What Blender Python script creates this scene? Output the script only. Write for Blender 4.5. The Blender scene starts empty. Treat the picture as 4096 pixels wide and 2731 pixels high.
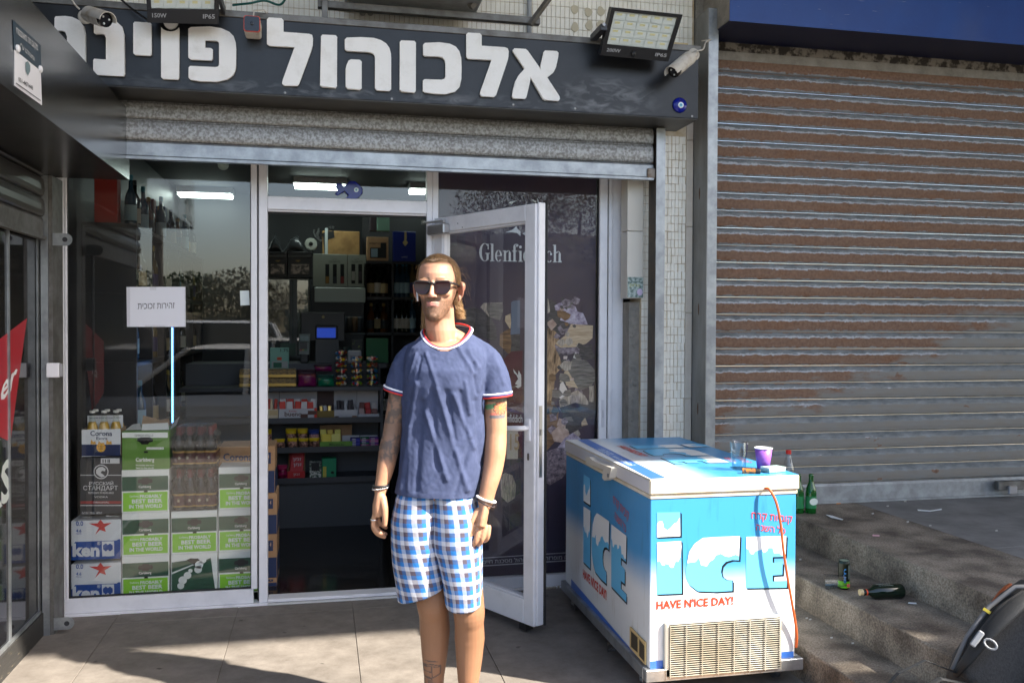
import bpy, bmesh, math, random
from mathutils import Vector, Matrix, noise
from mathutils.geometry import tessellate_polygon
random.seed(7)
S = bpy.context.scene
COL = S.collection
PI = math.pi

# ------------------------------------------------------------------ camera
FPX, YAW, PIT, ROL = 3547.0, 0.21163, -0.0177, 0.00453      # solved from the photograph's vanishing points
CAM = Vector((0, -4.963, 1.52))
_f = Vector((math.sin(YAW)*math.cos(PIT), math.cos(YAW)*math.cos(PIT), math.sin(PIT)))
_r0 = Vector((math.cos(YAW), -math.sin(YAW), 0)); _u0 = _r0.cross(_f)
_r = _r0*math.cos(ROL)+_u0*math.sin(ROL); _u = -_r0*math.sin(ROL)+_u0*math.cos(ROL)
cd = bpy.data.cameras.new('camera'); cam = bpy.data.objects.new('camera', cd); COL.objects.link(cam)
cam.matrix_world = Matrix(((_r.x, _u.x, -_f.x, CAM.x), (_r.y, _u.y, -_f.y, CAM.y), (_r.z, _u.z, -_f.z, CAM.z), (0, 0, 0, 1)))
cd.sensor_width = 36; cd.lens = 36*FPX/4096; cd.clip_start = 0.05; cd.clip_end = 500
cd.dof.use_dof = True; cd.dof.focus_distance = 3.5; cd.dof.aperture_fstop = 5.6
S.camera = cam

# ------------------------------------------------------------------ sky, sun, exposure
SUN = Vector((0.90, -0.615, 1.0)).normalized()
w = bpy.data.worlds.new('World'); S.world = w; w.use_nodes = True
sky = w.node_tree.nodes.new('ShaderNodeTexSky'); sky.sky_type = 'NISHITA'; sky.sun_disc = False
sky.sun_elevation = math.asin(SUN.z); sky.sun_rotation = math.atan2(SUN.x, SUN.y)
sky.air_density = 1.0; sky.dust_density = 2.2; sky.ozone_density = 1.0
bg = w.node_tree.nodes['Background']; bg.inputs[1].default_value = 0.12
w.node_tree.links.new(sky.outputs[0], bg.inputs[0])
sl = bpy.data.lights.new('sun', 'SUN'); sl.energy = 5.0; sl.angle = math.radians(0.9); sl.color = (1.0, 0.93, 0.82)
so = bpy.data.objects.new('sun', sl); COL.objects.link(so)
so.rotation_euler = SUN.to_track_quat('Z', 'Y').to_euler(); so.location = SUN*30
S.view_settings.view_transform = 'Standard'; S.view_settings.look = 'None'
S.view_settings.exposure = 1.9; S.view_settings.gamma = 1.0
S.render.engine = 'CYCLES'
S.cycles.max_bounces = 8; S.cycles.transparent_max_bounces = 16; S.cycles.diffuse_bounces = 4
S.cycles.use_denoising = True
S.cycles.sample_clamp_indirect = 6.0

# ------------------------------------------------------------------ photo pixel -> place (4096 x 2731 px)
def _ray(px, py): return _f + _r*((px-2048)/FPX) - _u*((py-1365.5)/FPX)
def PY(px, py, y=0.0):
    v = _ray(px, py); return CAM + v*((y-CAM.y)/v.y)
def PZ(px, py, z=0.0):
    v = _ray(px, py); return CAM + v*((z-CAM.z)/v.z)
def PX(px, py, x=0.0):
    v = _ray(px, py); return CAM + v*((x-CAM.x)/v.x)

# ------------------------------------------------------------------ geometry helpers
def lin(r, g, b):
    def c(v):
        v /= 255.0
        return v/12.92 if v <= .04045 else ((v+.055)/1.055)**2.4
    return (c(r), c(g), c(b), 1)

class G:
    def __init__(s): s.v = []; s.f = []; s.sm = False
    def add(s, vs, fs):
        o = len(s.v); s.v += [Vector(p) for p in vs]; s.f += [tuple(i+o for i in f) for f in fs]; return s
    def box(s, x0, x1, y0, y1, z0, z1):
        return s.add([(x0,y0,z0),(x1,y0,z0),(x1,y1,z0),(x0,y1,z0),(x0,y0,z1),(x1,y0,z1),(x1,y1,z1),(x0,y1,z1)],
                     [(0,3,2,1),(4,5,6,7),(0,1,5,4),(1,2,6,5),(2,3,7,6),(3,0,4,7)])
    def quad(s, a, b, c, d): return s.add([a, b, c, d], [(0,1,2,3)])
    def poly(s, pts):
        pts = [Vector(p) for p in pts]
        return s.add(pts, [tuple(t) for t in tessellate_polygon([pts])])
    def prism(s, pts, d):                       # polygon pts (3-D, planar) extruded by vector d
        pts = [Vector(p) for p in pts]; d = Vector(d); n = len(pts)
        t = [tuple(q) for q in tessellate_polygon([pts])]
        s.add(pts + [p+d for p in pts], t + [(c+n, b+n, a+n) for a, b, c in t] + [(i, (i+1) % n, (i+1) % n+n, i+n) for i in range(n)])
        return s
    def loft(s, rings, caps=True, closed=True):
        n = len(rings[0]); vs = [p for r in rings for p in r]; fs = []
        for i in range(len(rings)-1):
            for j in range(n if closed else n-1):
                k = (j+1) % n; fs.append((i*n+j, i*n+k, (i+1)*n+k, (i+1)*n+j))
        if caps: fs.append(tuple(range(n-1, -1, -1))); fs.append(tuple((len(rings)-1)*n+j for j in range(n)))
        return s.add(vs, fs)
    def lathe(s, prof, c=(0,0,0), n=20, ax='z'):
        c = Vector(c); rings = []
        for r, h in prof:
            ring = []
            for j in range(n):
                a = 2*PI*j/n; p = (r*math.cos(a), r*math.sin(a), h)
                if ax == 'x': p = (p[2], p[0], p[1])
                if ax == 'y': p = (p[1], p[2], p[0])
                ring.append(c+Vector(p))
            rings.append(ring)
        return s.loft(rings, caps=True)
    def tube(s, pts, r, n=8, sq=1.0):
        pts = [Vector(p) for p in pts]; rs = r if isinstance(r, (list, tuple)) else [r]*len(pts); rings = []
        prev = None
        for i, p in enumerate(pts):
            t = (pts[min(i+1, len(pts)-1)]-pts[max(i-1, 0)]).normalized()
            if prev is None:
                a = Vector((0, 0, 1)) if abs(t.z) < .9 else Vector((1, 0, 0))
                u = t.cross(a).normalized()
            else:
                u = (prev - t*prev.dot(t)).normalized()
            prev = u; v = t.cross(u)
            rings.append([p+u*(rs[i]*math.cos(2*PI*j/n))+v*(rs[i]*sq*math.sin(2*PI*j/n)) for j in range(n)])
        return s.loft(rings)
    def ell(s, c, r, n=14, m=10, rot=None):
        c = Vector(c); rings = []
        for i in range(m+1):
            th = PI*(0.02+0.96*i/m); ring = []
            for j in range(n):
                a = 2*PI*j/n
                p = Vector((r[0]*math.sin(th)*math.cos(a), r[1]*math.sin(th)*math.sin(a), r[2]*math.cos(th)))
                if rot: p = rot @ p
                ring.append(c+p)
            rings.append(ring)
        return s.loft(rings)

def hookup(o, parent):
    COL.objects.link(o)
    if parent: o.parent = parent
    return o

def mk(name, g, m, parent=None, bev=0, smooth=False, local=False, seg=1):
    off = Vector((0, 0, 0))
    if parent and not local:
        p = parent
        while p: off += p.location; p = p.parent
    me = bpy.data.meshes.new(name); me.from_pydata([tuple(v-off) for v in g.v], [], g.f)
    bm = bmesh.new(); bm.from_mesh(me)
    if bev:
        bm.normal_update()
        es = [e for e in bm.edges if len(e.link_faces) == 2 and e.calc_face_angle(0) > 0.6]
        bmesh.ops.bevel(bm, geom=es, offset=bev, segments=seg, affect='EDGES', profile=.5, clamp_overlap=True)
    bmesh.ops.recalc_face_normals(bm, faces=bm.faces)
    bm.to_mesh(me); bm.free()
    if smooth: me.shade_smooth()
    if m: me.materials.append(m)
    return hookup(bpy.data.objects.new(name, me), parent)

def tag(o, label, cat=None, group=None, kind=None):
    if label: o['label'] = label
    if cat: o['category'] = cat
    if group: o['group'] = group
    if kind: o['kind'] = kind
    return o

def thing(name, label, cat, loc=(0,0,0), rz=0, group=None, rot=None):
    o = bpy.data.objects.new(name, None); COL.objects.link(o); o.empty_display_size = .05
    o.location = loc; o.rotation_euler = rot or (0, 0, rz)
    return tag(o, label, cat, group)

def dup(root, loc, rz=None, label=None):
    r = root.copy(); COL.objects.link(r); r.location = loc
    if rz is not None: r.rotation_euler = (0, 0, rz)
    if label: r['label'] = label
    for ch in list(root.children):
        c = ch.copy(); COL.objects.link(c); c.parent = r
        for g in ch.children:
            d = g.copy(); COL.objects.link(d); d.parent = c
    return r

# ------------------------------------------------------------------ materials
MATS = {}
def mat(name, col, rough=.5, metal=0, col2=None, nscale=8, namt=.5, bump=0, bscale=60, spec=.5, emit=None, estr=0, trans=0, ior=1.45, alpha=1, detail=4, stretch=None, coat=0, sharp=.12, subs=0):
    if name in MATS: return MATS[name]
    m = bpy.data.materials.new(name); m.use_nodes = True; nt = m.node_tree; N = nt.nodes; L = nt.links
    b = N['Principled BSDF']
    col = col if len(col) == 4 else (*col, 1)
    b.inputs['Base Color'].default_value = col; b.inputs['Roughness'].default_value = rough; b.inputs['Metallic'].default_value = metal
    b.inputs['Specular IOR Level'].default_value = spec; b.inputs['IOR'].default_value = ior
    b.inputs['Transmission Weight'].default_value = trans; b.inputs['Alpha'].default_value = alpha
    b.inputs['Coat Weight'].default_value = coat
    if subs: b.inputs['Subsurface Weight'].default_value = subs; b.inputs['Subsurface Radius'].default_value = (.02, .008, .004); b.inputs['Subsurface Scale'].default_value = .5
    if emit: b.inputs['Emission Color'].default_value = emit; b.inputs['Emission Strength'].default_value = estr
    geo = None
    def pos():
        nonlocal geo
        if geo is None:
            geo = N.new('ShaderNodeNewGeometry'); o = geo.outputs['Position']
            if stretch:
                mp = N.new('ShaderNodeMapping'); mp.inputs['Scale'].default_value = stretch
                L.new(o, mp.inputs[0]); o = mp.outputs[0]
            geo = o
        return geo
    if col2 is not None:
        col2 = col2 if len(col2) == 4 else (*col2, 1)
        n = N.new('ShaderNodeTexNoise'); n.inputs['Scale'].default_value = nscale; n.inputs['Detail'].default_value = detail; n.inputs['Roughness'].default_value = .65
        L.new(pos(), n.inputs['Vector'])
        r = N.new('ShaderNodeValToRGB'); r.color_ramp.elements[0].position = namt-sharp; r.color_ramp.elements[1].position = namt+sharp
        r.color_ramp.elements[0].color = col; r.color_ramp.elements[1].color = col2
        L.new(n.outputs['Fac'], r.inputs[0]); L.new(r.outputs[0], b.inputs['Base Color'])
    if bump:
        n2 = N.new('ShaderNodeTexNoise'); n2.inputs['Scale'].default_value = bscale; n2.inputs['Detail'].default_value = 5
        L.new(pos(), n2.inputs['Vector'])
        bp = N.new('ShaderNodeBump'); bp.inputs['Strength'].default_value = bump; bp.inputs['Distance'].default_value = .01
        L.new(n2.outputs['Fac'], bp.inputs['Height']); L.new(bp.outputs[0], b.inputs['Normal'])
    MATS[name] = m; return m

def plain(r, g, b, rough=.55, **k):
    return mat('paint_%d_%d_%d_%d' % (r, g, b, int(rough*100)), lin(r, g, b), rough, **k)

def glassmat(name, ior=1.85, tint=(1, 1, 1, 1), rough=0.0):
    m = bpy.data.materials.new(name); m.use_nodes = True; nt = m.node_tree; N = nt.nodes; L = nt.links
    N.remove(N['Principled BSDF']); out = N['Material Output']
    t = N.new('ShaderNodeBsdfTransparent'); t.inputs[0].default_value = tint
    g = N.new('ShaderNodeBsdfGlossy'); g.inputs['Roughness'].default_value = rough
    fr = N.new('ShaderNodeFresnel'); fr.inputs[0].default_value = ior
    ge = N.new('ShaderNodeNewGeometry'); s1 = N.new('ShaderNodeMath'); s1.operation = 'SUBTRACT'; s1.inputs[0].default_value = 1
    L.new(ge.outputs['Backfacing'], s1.inputs[1]); mu = N.new('ShaderNodeMath'); mu.operation = 'MULTIPLY'
    L.new(fr.outputs[0], mu.inputs[0]); L.new(s1.outputs[0], mu.inputs[1])
    mx = N.new('ShaderNodeMixShader'); L.new(mu.outputs[0], mx.inputs[0]); L.new(t.outputs[0], mx.inputs[1]); L.new(g.outputs[0], mx.inputs[2])
    L.new(mx.outputs[0], out.inputs[0]); MATS[name] = m; return m

# ------------------------------------------------------------------ lettering
_tc = {}
def text_geo(body, bold=0.0, spacing=1.0, shear=0.0):
    k = (body, bold, spacing, shear)
    if k in _tc: return _tc[k]
    c = bpy.data.curves.new('lettering', 'FONT'); c.body = body; c.offset = bold; c.space_character = spacing; c.shear = shear
    c.resolution_u = 2; c.fill_mode = 'FRONT'
    o = bpy.data.objects.new('lettering', c); COL.objects.link(o)
    dg = bpy.context.evaluated_depsgraph_get(); me = bpy.data.meshes.new_from_object(o.evaluated_get(dg))
    vs = [v.co.copy() for v in me.vertices]; fs = [tuple(p.vertices) for p in me.polygons]
    if any('\u0590' < ch < '\u05ff' for ch in body):        # Hebrew outlines overlap: fill each contour on its own
        c.fill_mode = 'NONE'; c.offset = 0; dg = bpy.context.evaluated_depsgraph_get(); m2 = bpy.data.meshes.new_from_object(o.evaluated_get(dg))
        nb = {}
        for e in m2.edges: nb.setdefault(e.vertices[0], []).append(e.vertices[1]); nb.setdefault(e.vertices[1], []).append(e.vertices[0])
        seen, loops, vs, fs = set(), [], [], []
        for st in range(len(m2.vertices)):
            if st in seen or st not in nb: continue
            lp, cur = [], st
            while cur is not None and cur not in seen:
                seen.add(cur); lp.append(m2.vertices[cur].co.copy()); cur = next((q for q in nb[cur] if q not in seen), None)
            if len(lp) > 2: loops.append(lp)
        ar = [sum(l[i].x*l[(i+1) % len(l)].y-l[(i+1) % len(l)].x*l[i].y for i in range(len(l)))/2 for l in loops]
        bb = [(min(p.x for p in l), max(p.x for p in l), min(p.y for p in l), max(p.y for p in l)) for l in loops]
        holes = {}
        for i in range(len(loops)):
            for j in range(len(loops)):
                if i != j and bb[j][0]+.02 < bb[i][0] and bb[j][1]-.02 > bb[i][1] and bb[j][2]+.02 < bb[i][2] and bb[j][3]-.02 > bb[i][3]: holes[i] = j
        for i, l in enumerate(loops):
            if i in holes: continue
            ls = [l]+[loops[h] for h in holes if holes[h] == i]; flat = [p for q in ls for p in q]; of = len(vs); vs += flat; fs += [tuple(t+of for t in tri) for tri in tessellate_polygon(ls)]
        bpy.data.meshes.remove(m2)
    bpy.data.objects.remove(o); bpy.data.curves.remove(c); bpy.data.meshes.remove(me)
    x0 = min(v.x for v in vs); x1 = max(v.x for v in vs); y0 = min(v.y for v in vs); y1 = max(v.y for v in vs)
    vs = [((v.x-x0)/(x1-x0), (v.y-y0)/(y1-y0)) for v in vs]
    _tc[k] = (vs, fs, (x1-x0)/(y1-y0)); return _tc[k]

def heb(s): return s[::-1]

def text(name, body, m, parent, bl, br, tl, off=(0,0,0), bold=0.0, spacing=1.0, shear=0.0, local=False, thick=0):
    """lettering whose bounding box fills the parallelogram bl, br, tl"""
    bl, br, tl, off = Vector(bl), Vector(br), Vector(tl), Vector(off)
    vs, fs, _ = text_geo(body, bold, spacing, shear)
    g = G(); g.add([bl+off+(br-bl)*a+(tl-bl)*b for a, b in vs], fs)
    return mk(name, g, m, parent, local=local)

# ================================================================== the setting
def paving_mat():
    m = mat('paving_concrete', (.215, .19, .165), .72, col2=(.16, .141, .122), nscale=3.2, namt=.5, sharp=.2, bump=.12, bscale=160, detail=8)
    nt = m.node_tree; N = nt.nodes; L = nt.links; b = N['Principled BSDF']
    base = b.inputs['Base Color'].links[0].from_socket
    geo = [n for n in N if n.type == 'NEW_GEOMETRY'][0]
    oi = N.new('ShaderNodeObjectInfo')
    n = N.new('ShaderNodeTexNoise'); n.inputs['Scale'].default_value = 7.5; n.inputs['Detail'].default_value = 10; n.inputs['Roughness'].default_value = .75
    L.new(geo.outputs['Position'], n.inputs['Vector'])
    r = N.new('ShaderNodeValToRGB'); r.color_ramp.elements[0].position = .3; r.color_ramp.elements[1].position = .62
    r.color_ramp.elements[0].color = (.5, .47, .45, 1); r.color_ramp.elements[1].color = (1.08, 1.08, 1.08, 1)
    L.new(n.outputs['Fac'], r.inputs[0])
    v = N.new('ShaderNodeTexVoronoi'); v.inputs['Scale'].default_value = 5.2; v.inputs['Randomness'].default_value = 1
    L.new(geo.outputs['Position'], v.inputs['Vector'])
    r2 = N.new('ShaderNodeValToRGB'); r2.color_ramp.elements[0].position = .045; r2.color_ramp.elements[1].position = .075
    r2.color_ramp.elements[0].color = (.22, .2, .2, 1); r2.color_ramp.elements[1].color = (1, 1, 1, 1)
    nn = N.new('ShaderNodeTexNoise'); nn.inputs['Scale'].default_value = 40
    L.new(geo.outputs['Position'], nn.inputs['Vector'])
    ad = N.new('ShaderNodeMath'); ad.operation = 'MULTIPLY_ADD'; ad.inputs[1].default_value = .12; L.new(nn.outputs['Fac'], ad.inputs[0]); 
    sb = N.new('ShaderNodeMath'); sb.operation = 'SUBTRACT'; sb.inputs[1].default_value = .06; L.new(v.outputs['Distance'], ad.inputs[2]); L.new(ad.outputs[0], sb.inputs[0])
    L.new(sb.outputs[0], r2.inputs[0])
    m1 = N.new('ShaderNodeMix'); m1.data_type = 'RGBA'; m1.blend_type = 'MULTIPLY'; m1.inputs[0].default_value = .75
    L.new(base, m1.inputs[6]); L.new(r.outputs[0], m1.inputs[7])
    m2 = N.new('ShaderNodeMix'); m2.data_type = 'RGBA'; m2.blend_type = 'MULTIPLY'; m2.inputs[0].default_value = .8
    L.new(m1.outputs[2], m2.inputs[6]); L.new(r2.outputs[0], m2.inputs[7]); L.new(m2.outputs[2], b.inputs['Base Color'])
    return m
PAVE = paving_mat()
ASPH = mat('asphalt', (.055, .053, .052), .85, col2=(.075, .072, .068), nscale=30, bump=.3, bscale=300)
GROUT = mat('joint_dirt', (.13, .112, .092), .9)
WHITE = mat('white_aluminium', lin(226, 226, 230), .35, col2=lin(212, 212, 216), nscale=5, namt=.6, bump=.015, bscale=200)
RUBBER = mat('black_rubber', (.012, .012, .013), .55)
GALV = mat('galvanised_steel', (.42, .44, .45), .42, metal=.75, col2=(.27, .285, .3), nscale=9, bump=.05, bscale=90, detail=8)
GALVD = mat('weathered_galvanised', (.2, .195, .185), .5, metal=.55, col2=(.12, .112, .1), nscale=11, bump=.08, bscale=90, detail=8)
CONC = mat('raw_concrete', (.34, .31, .27), .9, col2=(.2, .185, .16), nscale=14, bump=.9, bscale=45, detail=9, sharp=.2)
BEIGE = mat('beige_stone_trim', (.62, .56, .48), .5, col2=(.55, .48, .4), nscale=6)
GLASS = glassmat('window_glass', 2.0, (.95, .955, .95, 1))
GLASSD = glassmat('door_glass', 1.6, (.96, .96, .96, 1))
GLASSC = glassmat('clear_plastic', 1.5, (.97, .97, .97, 1), .05)
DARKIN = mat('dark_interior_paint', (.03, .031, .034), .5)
BLACK = mat('matt_black', (.014, .014, .016), .45)

# ground: one big sheet, then the pavement slabs, kerb and street
g = G().box(-150, 150, -150, 60, -.5, -.2); ground = tag(mk('ground', g, mat('earth', (.2, .17, .12), .95, col2=(.13, .115, .07), nscale=.6), None), None, kind='structure')
g = G().box(-60, 60, -14, -5.7, -.1999, -.16); tag(mk('road', g, ASPH), None, kind='structure')
g = G().box(-60, 60, -5.7, -5.54, -.1999, .0); tag(mk('kerb', g, CONC, bev=.015), None, kind='structure')
g = G().box(-8, 2.75, -5.535, .0, -.1999, -.004); pav = tag(mk('pavement', g, GROUT), None, kind='structure')
slab = {}
for i in range(-6, 4):
    for j in range(-1, 5):
        x0, x1 = .165+.6*(i-1), .165+.6*i; y1 = min(-.16-1.2*j, -.003); y0 = max(-.16-1.2*(j+1), -5.53)
        x1 = min(x1, 2.02) if i < 3 else 2.3
        if y1-y0 < .1 or i < -3 and j > 3: continue
        mk('paving_slab', G().box(x0+.0012, x1-.0012, y0+.0012, y1-.0012, -.0039, 0+random.uniform(-.0008, .0008)), PAVE, pav, bev=.0015)

# right-hand steps up to the terrace
AGG = mat('exposed_aggregate', (.29, .25, .205), .9, col2=(.13, .11, .09), nscale=120, namt=.5, sharp=.12, bump=.5, bscale=150, detail=4)
def agg_more():
    nt = AGG.node_tree; N = nt.nodes; L = nt.links; b = N['Principled BSDF']; base = b.inputs['Base Color'].links[0].from_socket
    geo = [n for n in N if n.type == 'NEW_GEOMETRY'][0]
    n = N.new('ShaderNodeTexNoise'); n.inputs['Scale'].default_value = 6; n.inputs['Detail'].default_value = 8; L.new(geo.outputs['Position'], n.inputs['Vector'])
    r = N.new('ShaderNodeValToRGB'); r.color_ramp.elements[0].position = .35; r.color_ramp.elements[1].position = .62
    r.color_ramp.elements[0].color = (.3, .27, .25, 1); r.color_ramp.elements[1].color = (1.1, 1.08, 1.04, 1); L.new(n.outputs['Fac'], r.inputs[0])
    mx = N.new('ShaderNodeMix'); mx.data_type = 'RGBA'; mx.blend_type = 'MULTIPLY'; mx.inputs[0].default_value = .9
    L.new(base, mx.inputs[6]); L.new(r.outputs[0], mx.inputs[7]); L.new(mx.outputs[2], b.inputs['Base Color'])
agg_more()
st = thing('terrace_steps', 'three rough exposed-aggregate concrete steps rising beside the ice freezer', 'steps', (2.3, -2, 0))
def stepg(x0, x1, z0, z1, y0, y1):
    # a step with a chipped, uneven nose
    n = 60; rings = []
    for i in range(n+1):
        y = y0+(y1-y0)*i/n; a = noise.noise(Vector((y*4, x0*3, 1)))*.003+noise.noise(Vector((y*17, x0, 4)))*.002; c = .007+.005*noise.noise(Vector((y*9, x0, 9)))
        rings.append([(x0+a, y, z0), (x0+a, y, z1-c), (x0+a+c*.35, y, z1-c*.35), (x0+a+c, y, z1), (x1, y, z1), (x1, y, z0)])
    return G().loft(rings)
mk('step', stepg(2.02, 2.6, -.1, .15, -5.5, -.02), AGG, st, smooth=False)
mk('step', stepg(2.29, 2.9, .1505, .3, -5.5, -.02), AGG, st)
mk('step', stepg(2.62, 3.188, .3005, .45, -5.5, -.02), AGG, st)
ter = tag(mk('terrace', G().box(3.19, 12, -5.5, .6, -.1, .436), GROUT), None, kind='structure')
for i in range(5):
    for j in range(4):
        mk('paving_slab', G().box(3.192+1.0*i, 3.189+1.0*(i+1), -1.35*(j+1)+.102, -1.35*j+.098, .4365, .449), mat('grey_terrace_slab', (.2, .195, .19), .7, col2=(.13, .126, .122), nscale=4, bump=.1, bscale=120, detail=8), ter, bev=.002)
mk('threshold_strip', G().box(2.3, 3.188, -.0195, .6, .2, .449), CONC, ter)

# tiled wall of the shop: above the sign and the strip on the right of the window
TILE = mat('white_mosaic_tile', lin(250, 245, 232), .28, col2=lin(238, 232, 218), nscale=9, namt=.55)
TGROUT = mat('tile_grout', lin(218, 206, 182), .9, col2=lin(190, 168, 134), nscale=7)
wall = thing('tiled_wall', 'white mosaic-tiled shop wall around the black sign and beside the window', 'wall', (1.9, -.1, 0))
X0 = 1.80; 
mk('backing', G().box(-8, X0, -.118, .3, 2.52, 4.6), TGROUT, wall)
mk('backing', G().box(X0, 2.112, -.118, .3, -.19, 4.6), TGROUT, wall)
def tilemesh(wx, wz):
    return G().box(-wx/2+.0014, wx/2-.0014, -.124, -.1175, -wz/2+.0014, wz/2-.0014)
tm = None
def tile_field(x0, x1, z0, z1, tw, th, single):
    global tm
    nx = max(1, round((x1-x0)/tw)); nz = max(1, round((z1-z0)/th)); tw = (x1-x0)/nx; th = (z1-z0)/nz
    big = G(); proto = None
    for i in range(nx):
        for k in range(nz):
            cx, cz = x0+tw*(i+.5), z0+th*(k+.5)
            if single:
                if proto is None:
                    proto = mk('tile', tilemesh(tw, th), TILE, wall, local=True, bev=.0012); o = proto
                else:
                    o = proto.copy(); COL.objects.link(o)
                o.location = (cx-1.9, 0.1+random.uniform(-.0012, .0008), cz); o.rotation_euler = (random.uniform(-.012, .012), 0, random.uniform(-.02, .02))
            else:
                j = random.uniform(-.001, .001)
                big.box(cx-tw/2+.0015, cx+tw/2-.0015, -.124+j, -.1175, cz-th/2+.0015, cz+th/2-.0015)
    if not single: tag(mk('tiles', big, TILE, wall), None, kind='stuff')
tile_field(1.935, 2.068, .55, 2.62, .0225, .046, True)
tile_field(1.80, 1.8425, .55, 2.55, .0215, .046, False)
tile_field(-1.2, 2.10, 3.0, 3.62, .0265, .062, False)
for k in range(6): mk('trim_tile', G().box(2.0695, 2.111, -.128, -.1, .1+.5*k+.0015, .1+.5*(k+1)-.0015), BEIGE, wall, bev=.002)
mk('concrete_patch', G().box(1.7365, 1.799, -.095, .25, -.19, 1.66), CONC, wall)
g = G()
for k in range(40):
    z = .3+1.35*random.random(); x = random.uniform(1.745, 1.79); s = random.uniform(.006, .02)
    g.ell((x, -.094, z), (s, .008, s*random.uniform(1, 2.4)), 7, 5)
tag(mk('mortar_lumps', g, CONC, wall), None, kind='stuff')
for k, (px, py) in enumerate(((2298, 40), (2352, 51), (2402, 47), (2299, 110), (2356, 103), (2402, 100))):
    p = PY(px, py, -.124); g = G()
    g.prism([(p.x+.022*math.cos(a)*(1+.15*math.sin(3*a+k)), -.1255, p.z+.026*math.sin(a)*(1+.1*math.cos(2*a+k))) for a in [i*2*PI/16 for i in range(16)]], (0, -.004, 0))
    mk('plaster_blob', g, mat('cream_filler', lin(206, 196, 172), .8), wall)
# duct beside the frame, with its sticker
du = thing('cable_duct', 'cream plastic cable duct ending in a square sticker beside the shop window', 'duct', (1.77, -.13, 1.66))
mk('cover', G().box(1.70, 1.797, -.16, -.05, 1.68, 2.06), plain(214, 208, 196, .45), du, bev=.003)
mk('cover', G().box(1.70, 1.797, -.16, -.05, 2.063, 2.6), plain(210, 203, 190, .45), du, bev=.003)
stk = mat('sticker_print', lin(96, 118, 112), .4, col2=lin(176, 190, 186), nscale=60, sharp=.06)
mk('sticker', G().box(1.703, 1.796, -.164, -.161, 1.685, 1.80), stk, du)
mk('sticker_flower', G().ell((1.775, -.165, 1.715), (.018, .002, .02), 9, 6), plain(206, 190, 216), du)
text('lettering', heb('שלום'), plain(196, 196, 130), du, (1.715, -.1655, 1.745), (1.775, -.1655, 1.745), (1.715, -.1655, 1.765))

# unseen upper-storey overhang: its edge throws the soft shade line along the shop front
ov = thing('shade_overhang', 'unseen upper-storey overhang with an added slab, shading the shop fronts and steps', 'overhang', (0, 0, 4.6))
OVM = mat('overhang_plaster', (.55, .53, .49), .85)
mk('slab', G().box(-14, 14, -3.42, .3, 4.62, 5.4), OVM, ov)
hole = [(PZ(px, py, z)+SUN*((4.66-z)/SUN.z), a, b) for px, py, z, a, b in ((3400, 2668, .15, .13, .045), (3690, 2548, .3, .06, .02))]  # gaps cut in the added slab to drop small sun patches on the steps
xs = sorted({6.06, 14.0, *[v for h, a, b in hole for v in (h.x-a, h.x+a)]}); ys = sorted({-11.0, -3.421, *[v for h, a, b in hole for v in (h.y-b, h.y+b)]})
for i in range(len(xs)-1):
    for j in range(len(ys)-1):
        if any(abs((xs[i]+xs[i+1])/2-h.x) < a and abs((ys[j]+ys[j+1])/2-h.y) < b for h, a, b in hole): continue
        mk('slab', G().box(xs[i], xs[i+1], ys[j], ys[j+1], 4.62, 4.7), OVM, ov)  # added out of view to keep the sun off the steps

# ================================================================== shop front: aluminium frame, glass, door
fx = lambda px: PY(px, 1500).x
sf = thing('glazed_facade', 'white aluminium shop window frame with clear glass and open doorway', 'shop front', (.2, 0, 0))
Fy0, Fy1 = 0.0, .06
def fr(x0, x1, z0, z1, y0=Fy0, y1=Fy1): return mk('frame_bar', G().box(x0, x1, y0, y1, z0, z1), WHITE, sf, bev=.003)
# left window
fr(-1.335, -1.302, 0.0, 2.6); fr(-1.30, -1.288, .0, 2.6, .012, .05)
fr(-1.3015, -.36, .012, .088, .004, .056); fr(-1.3355, 1.738, -.03, .0115, -.012, .08)
fr(-.372, -.340, .089, 2.6); fr(-.331, -.2855, .012, 2.6, -.002, .062)
mk('gasket', G().box(-.3395, -.3315, .015, .05, .02, 2.6), RUBBER, sf)
mk('gasket', G().box(-1.2875, -1.2835, .02, .045, .0885, 2.6), RUBBER, sf); mk('gasket', G().box(-.3765, -.3725, .02, .045, .0885, 2.6), RUBBER, sf)
mk('gasket', G().box(-1.283, -.377, .02, .045, .0885, .0925), RUBBER, sf)
mk('glass_pane', G().box(-1.283, -.377, .03, .036, .09, 2.6), GLASS, sf)
# transom over the door
fr(-.285, .5745, 2.142, 2.213, -.002, .062); fr(-.285, .5745, 2.132, 2.1415, .01, .055)
mk('gasket', G().box(-.285, .5745, .03, .05, 2.122, 2.1315), RUBBER, sf)
mk('glass_pane', G().box(-.283, .5725, .03, .036, 2.2135, 2.6), GLASS, sf)
# mullion and right window
fr(.575, .606, .012, 2.6); fr(.607, .641, .012, 2.6, .003, .056)
mk('gasket', G().box(.5725, .5745, .02, .05, .012, 2.13), RUBBER, sf)
fr(.6415, 1.636, .012, .072, .004, .056)
mk('glass_pane', G().box(.643, 1.583, .03, .036, .074, 2.6), GLASSD, sf)
mk('gasket', G().box(1.5825, 1.588, .02, .045, .0725, 2.6), RUBBER, sf)
fr(1.588, 1.636, .073, 2.6); mk('gasket', G().box(1.637, 1.6415, .012, .05, .012, 2.6), RUBBER, sf)
fr(1.642, 1.665, .012, 2.6, -.004, .06); fr(1.666, 1.7355, .012, 2.6, .006, .06)
mk('latch', G().box(1.604, 1.621, -.006, -.001, .93, 1.09), plain(205, 205, 210, .4), sf, bev=.002)
mk('latch', G().box(1.609, 1.616, -.012, -.0065, .985, 1.03), plain(190, 190, 196, .4), sf, bev=.002)
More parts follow.
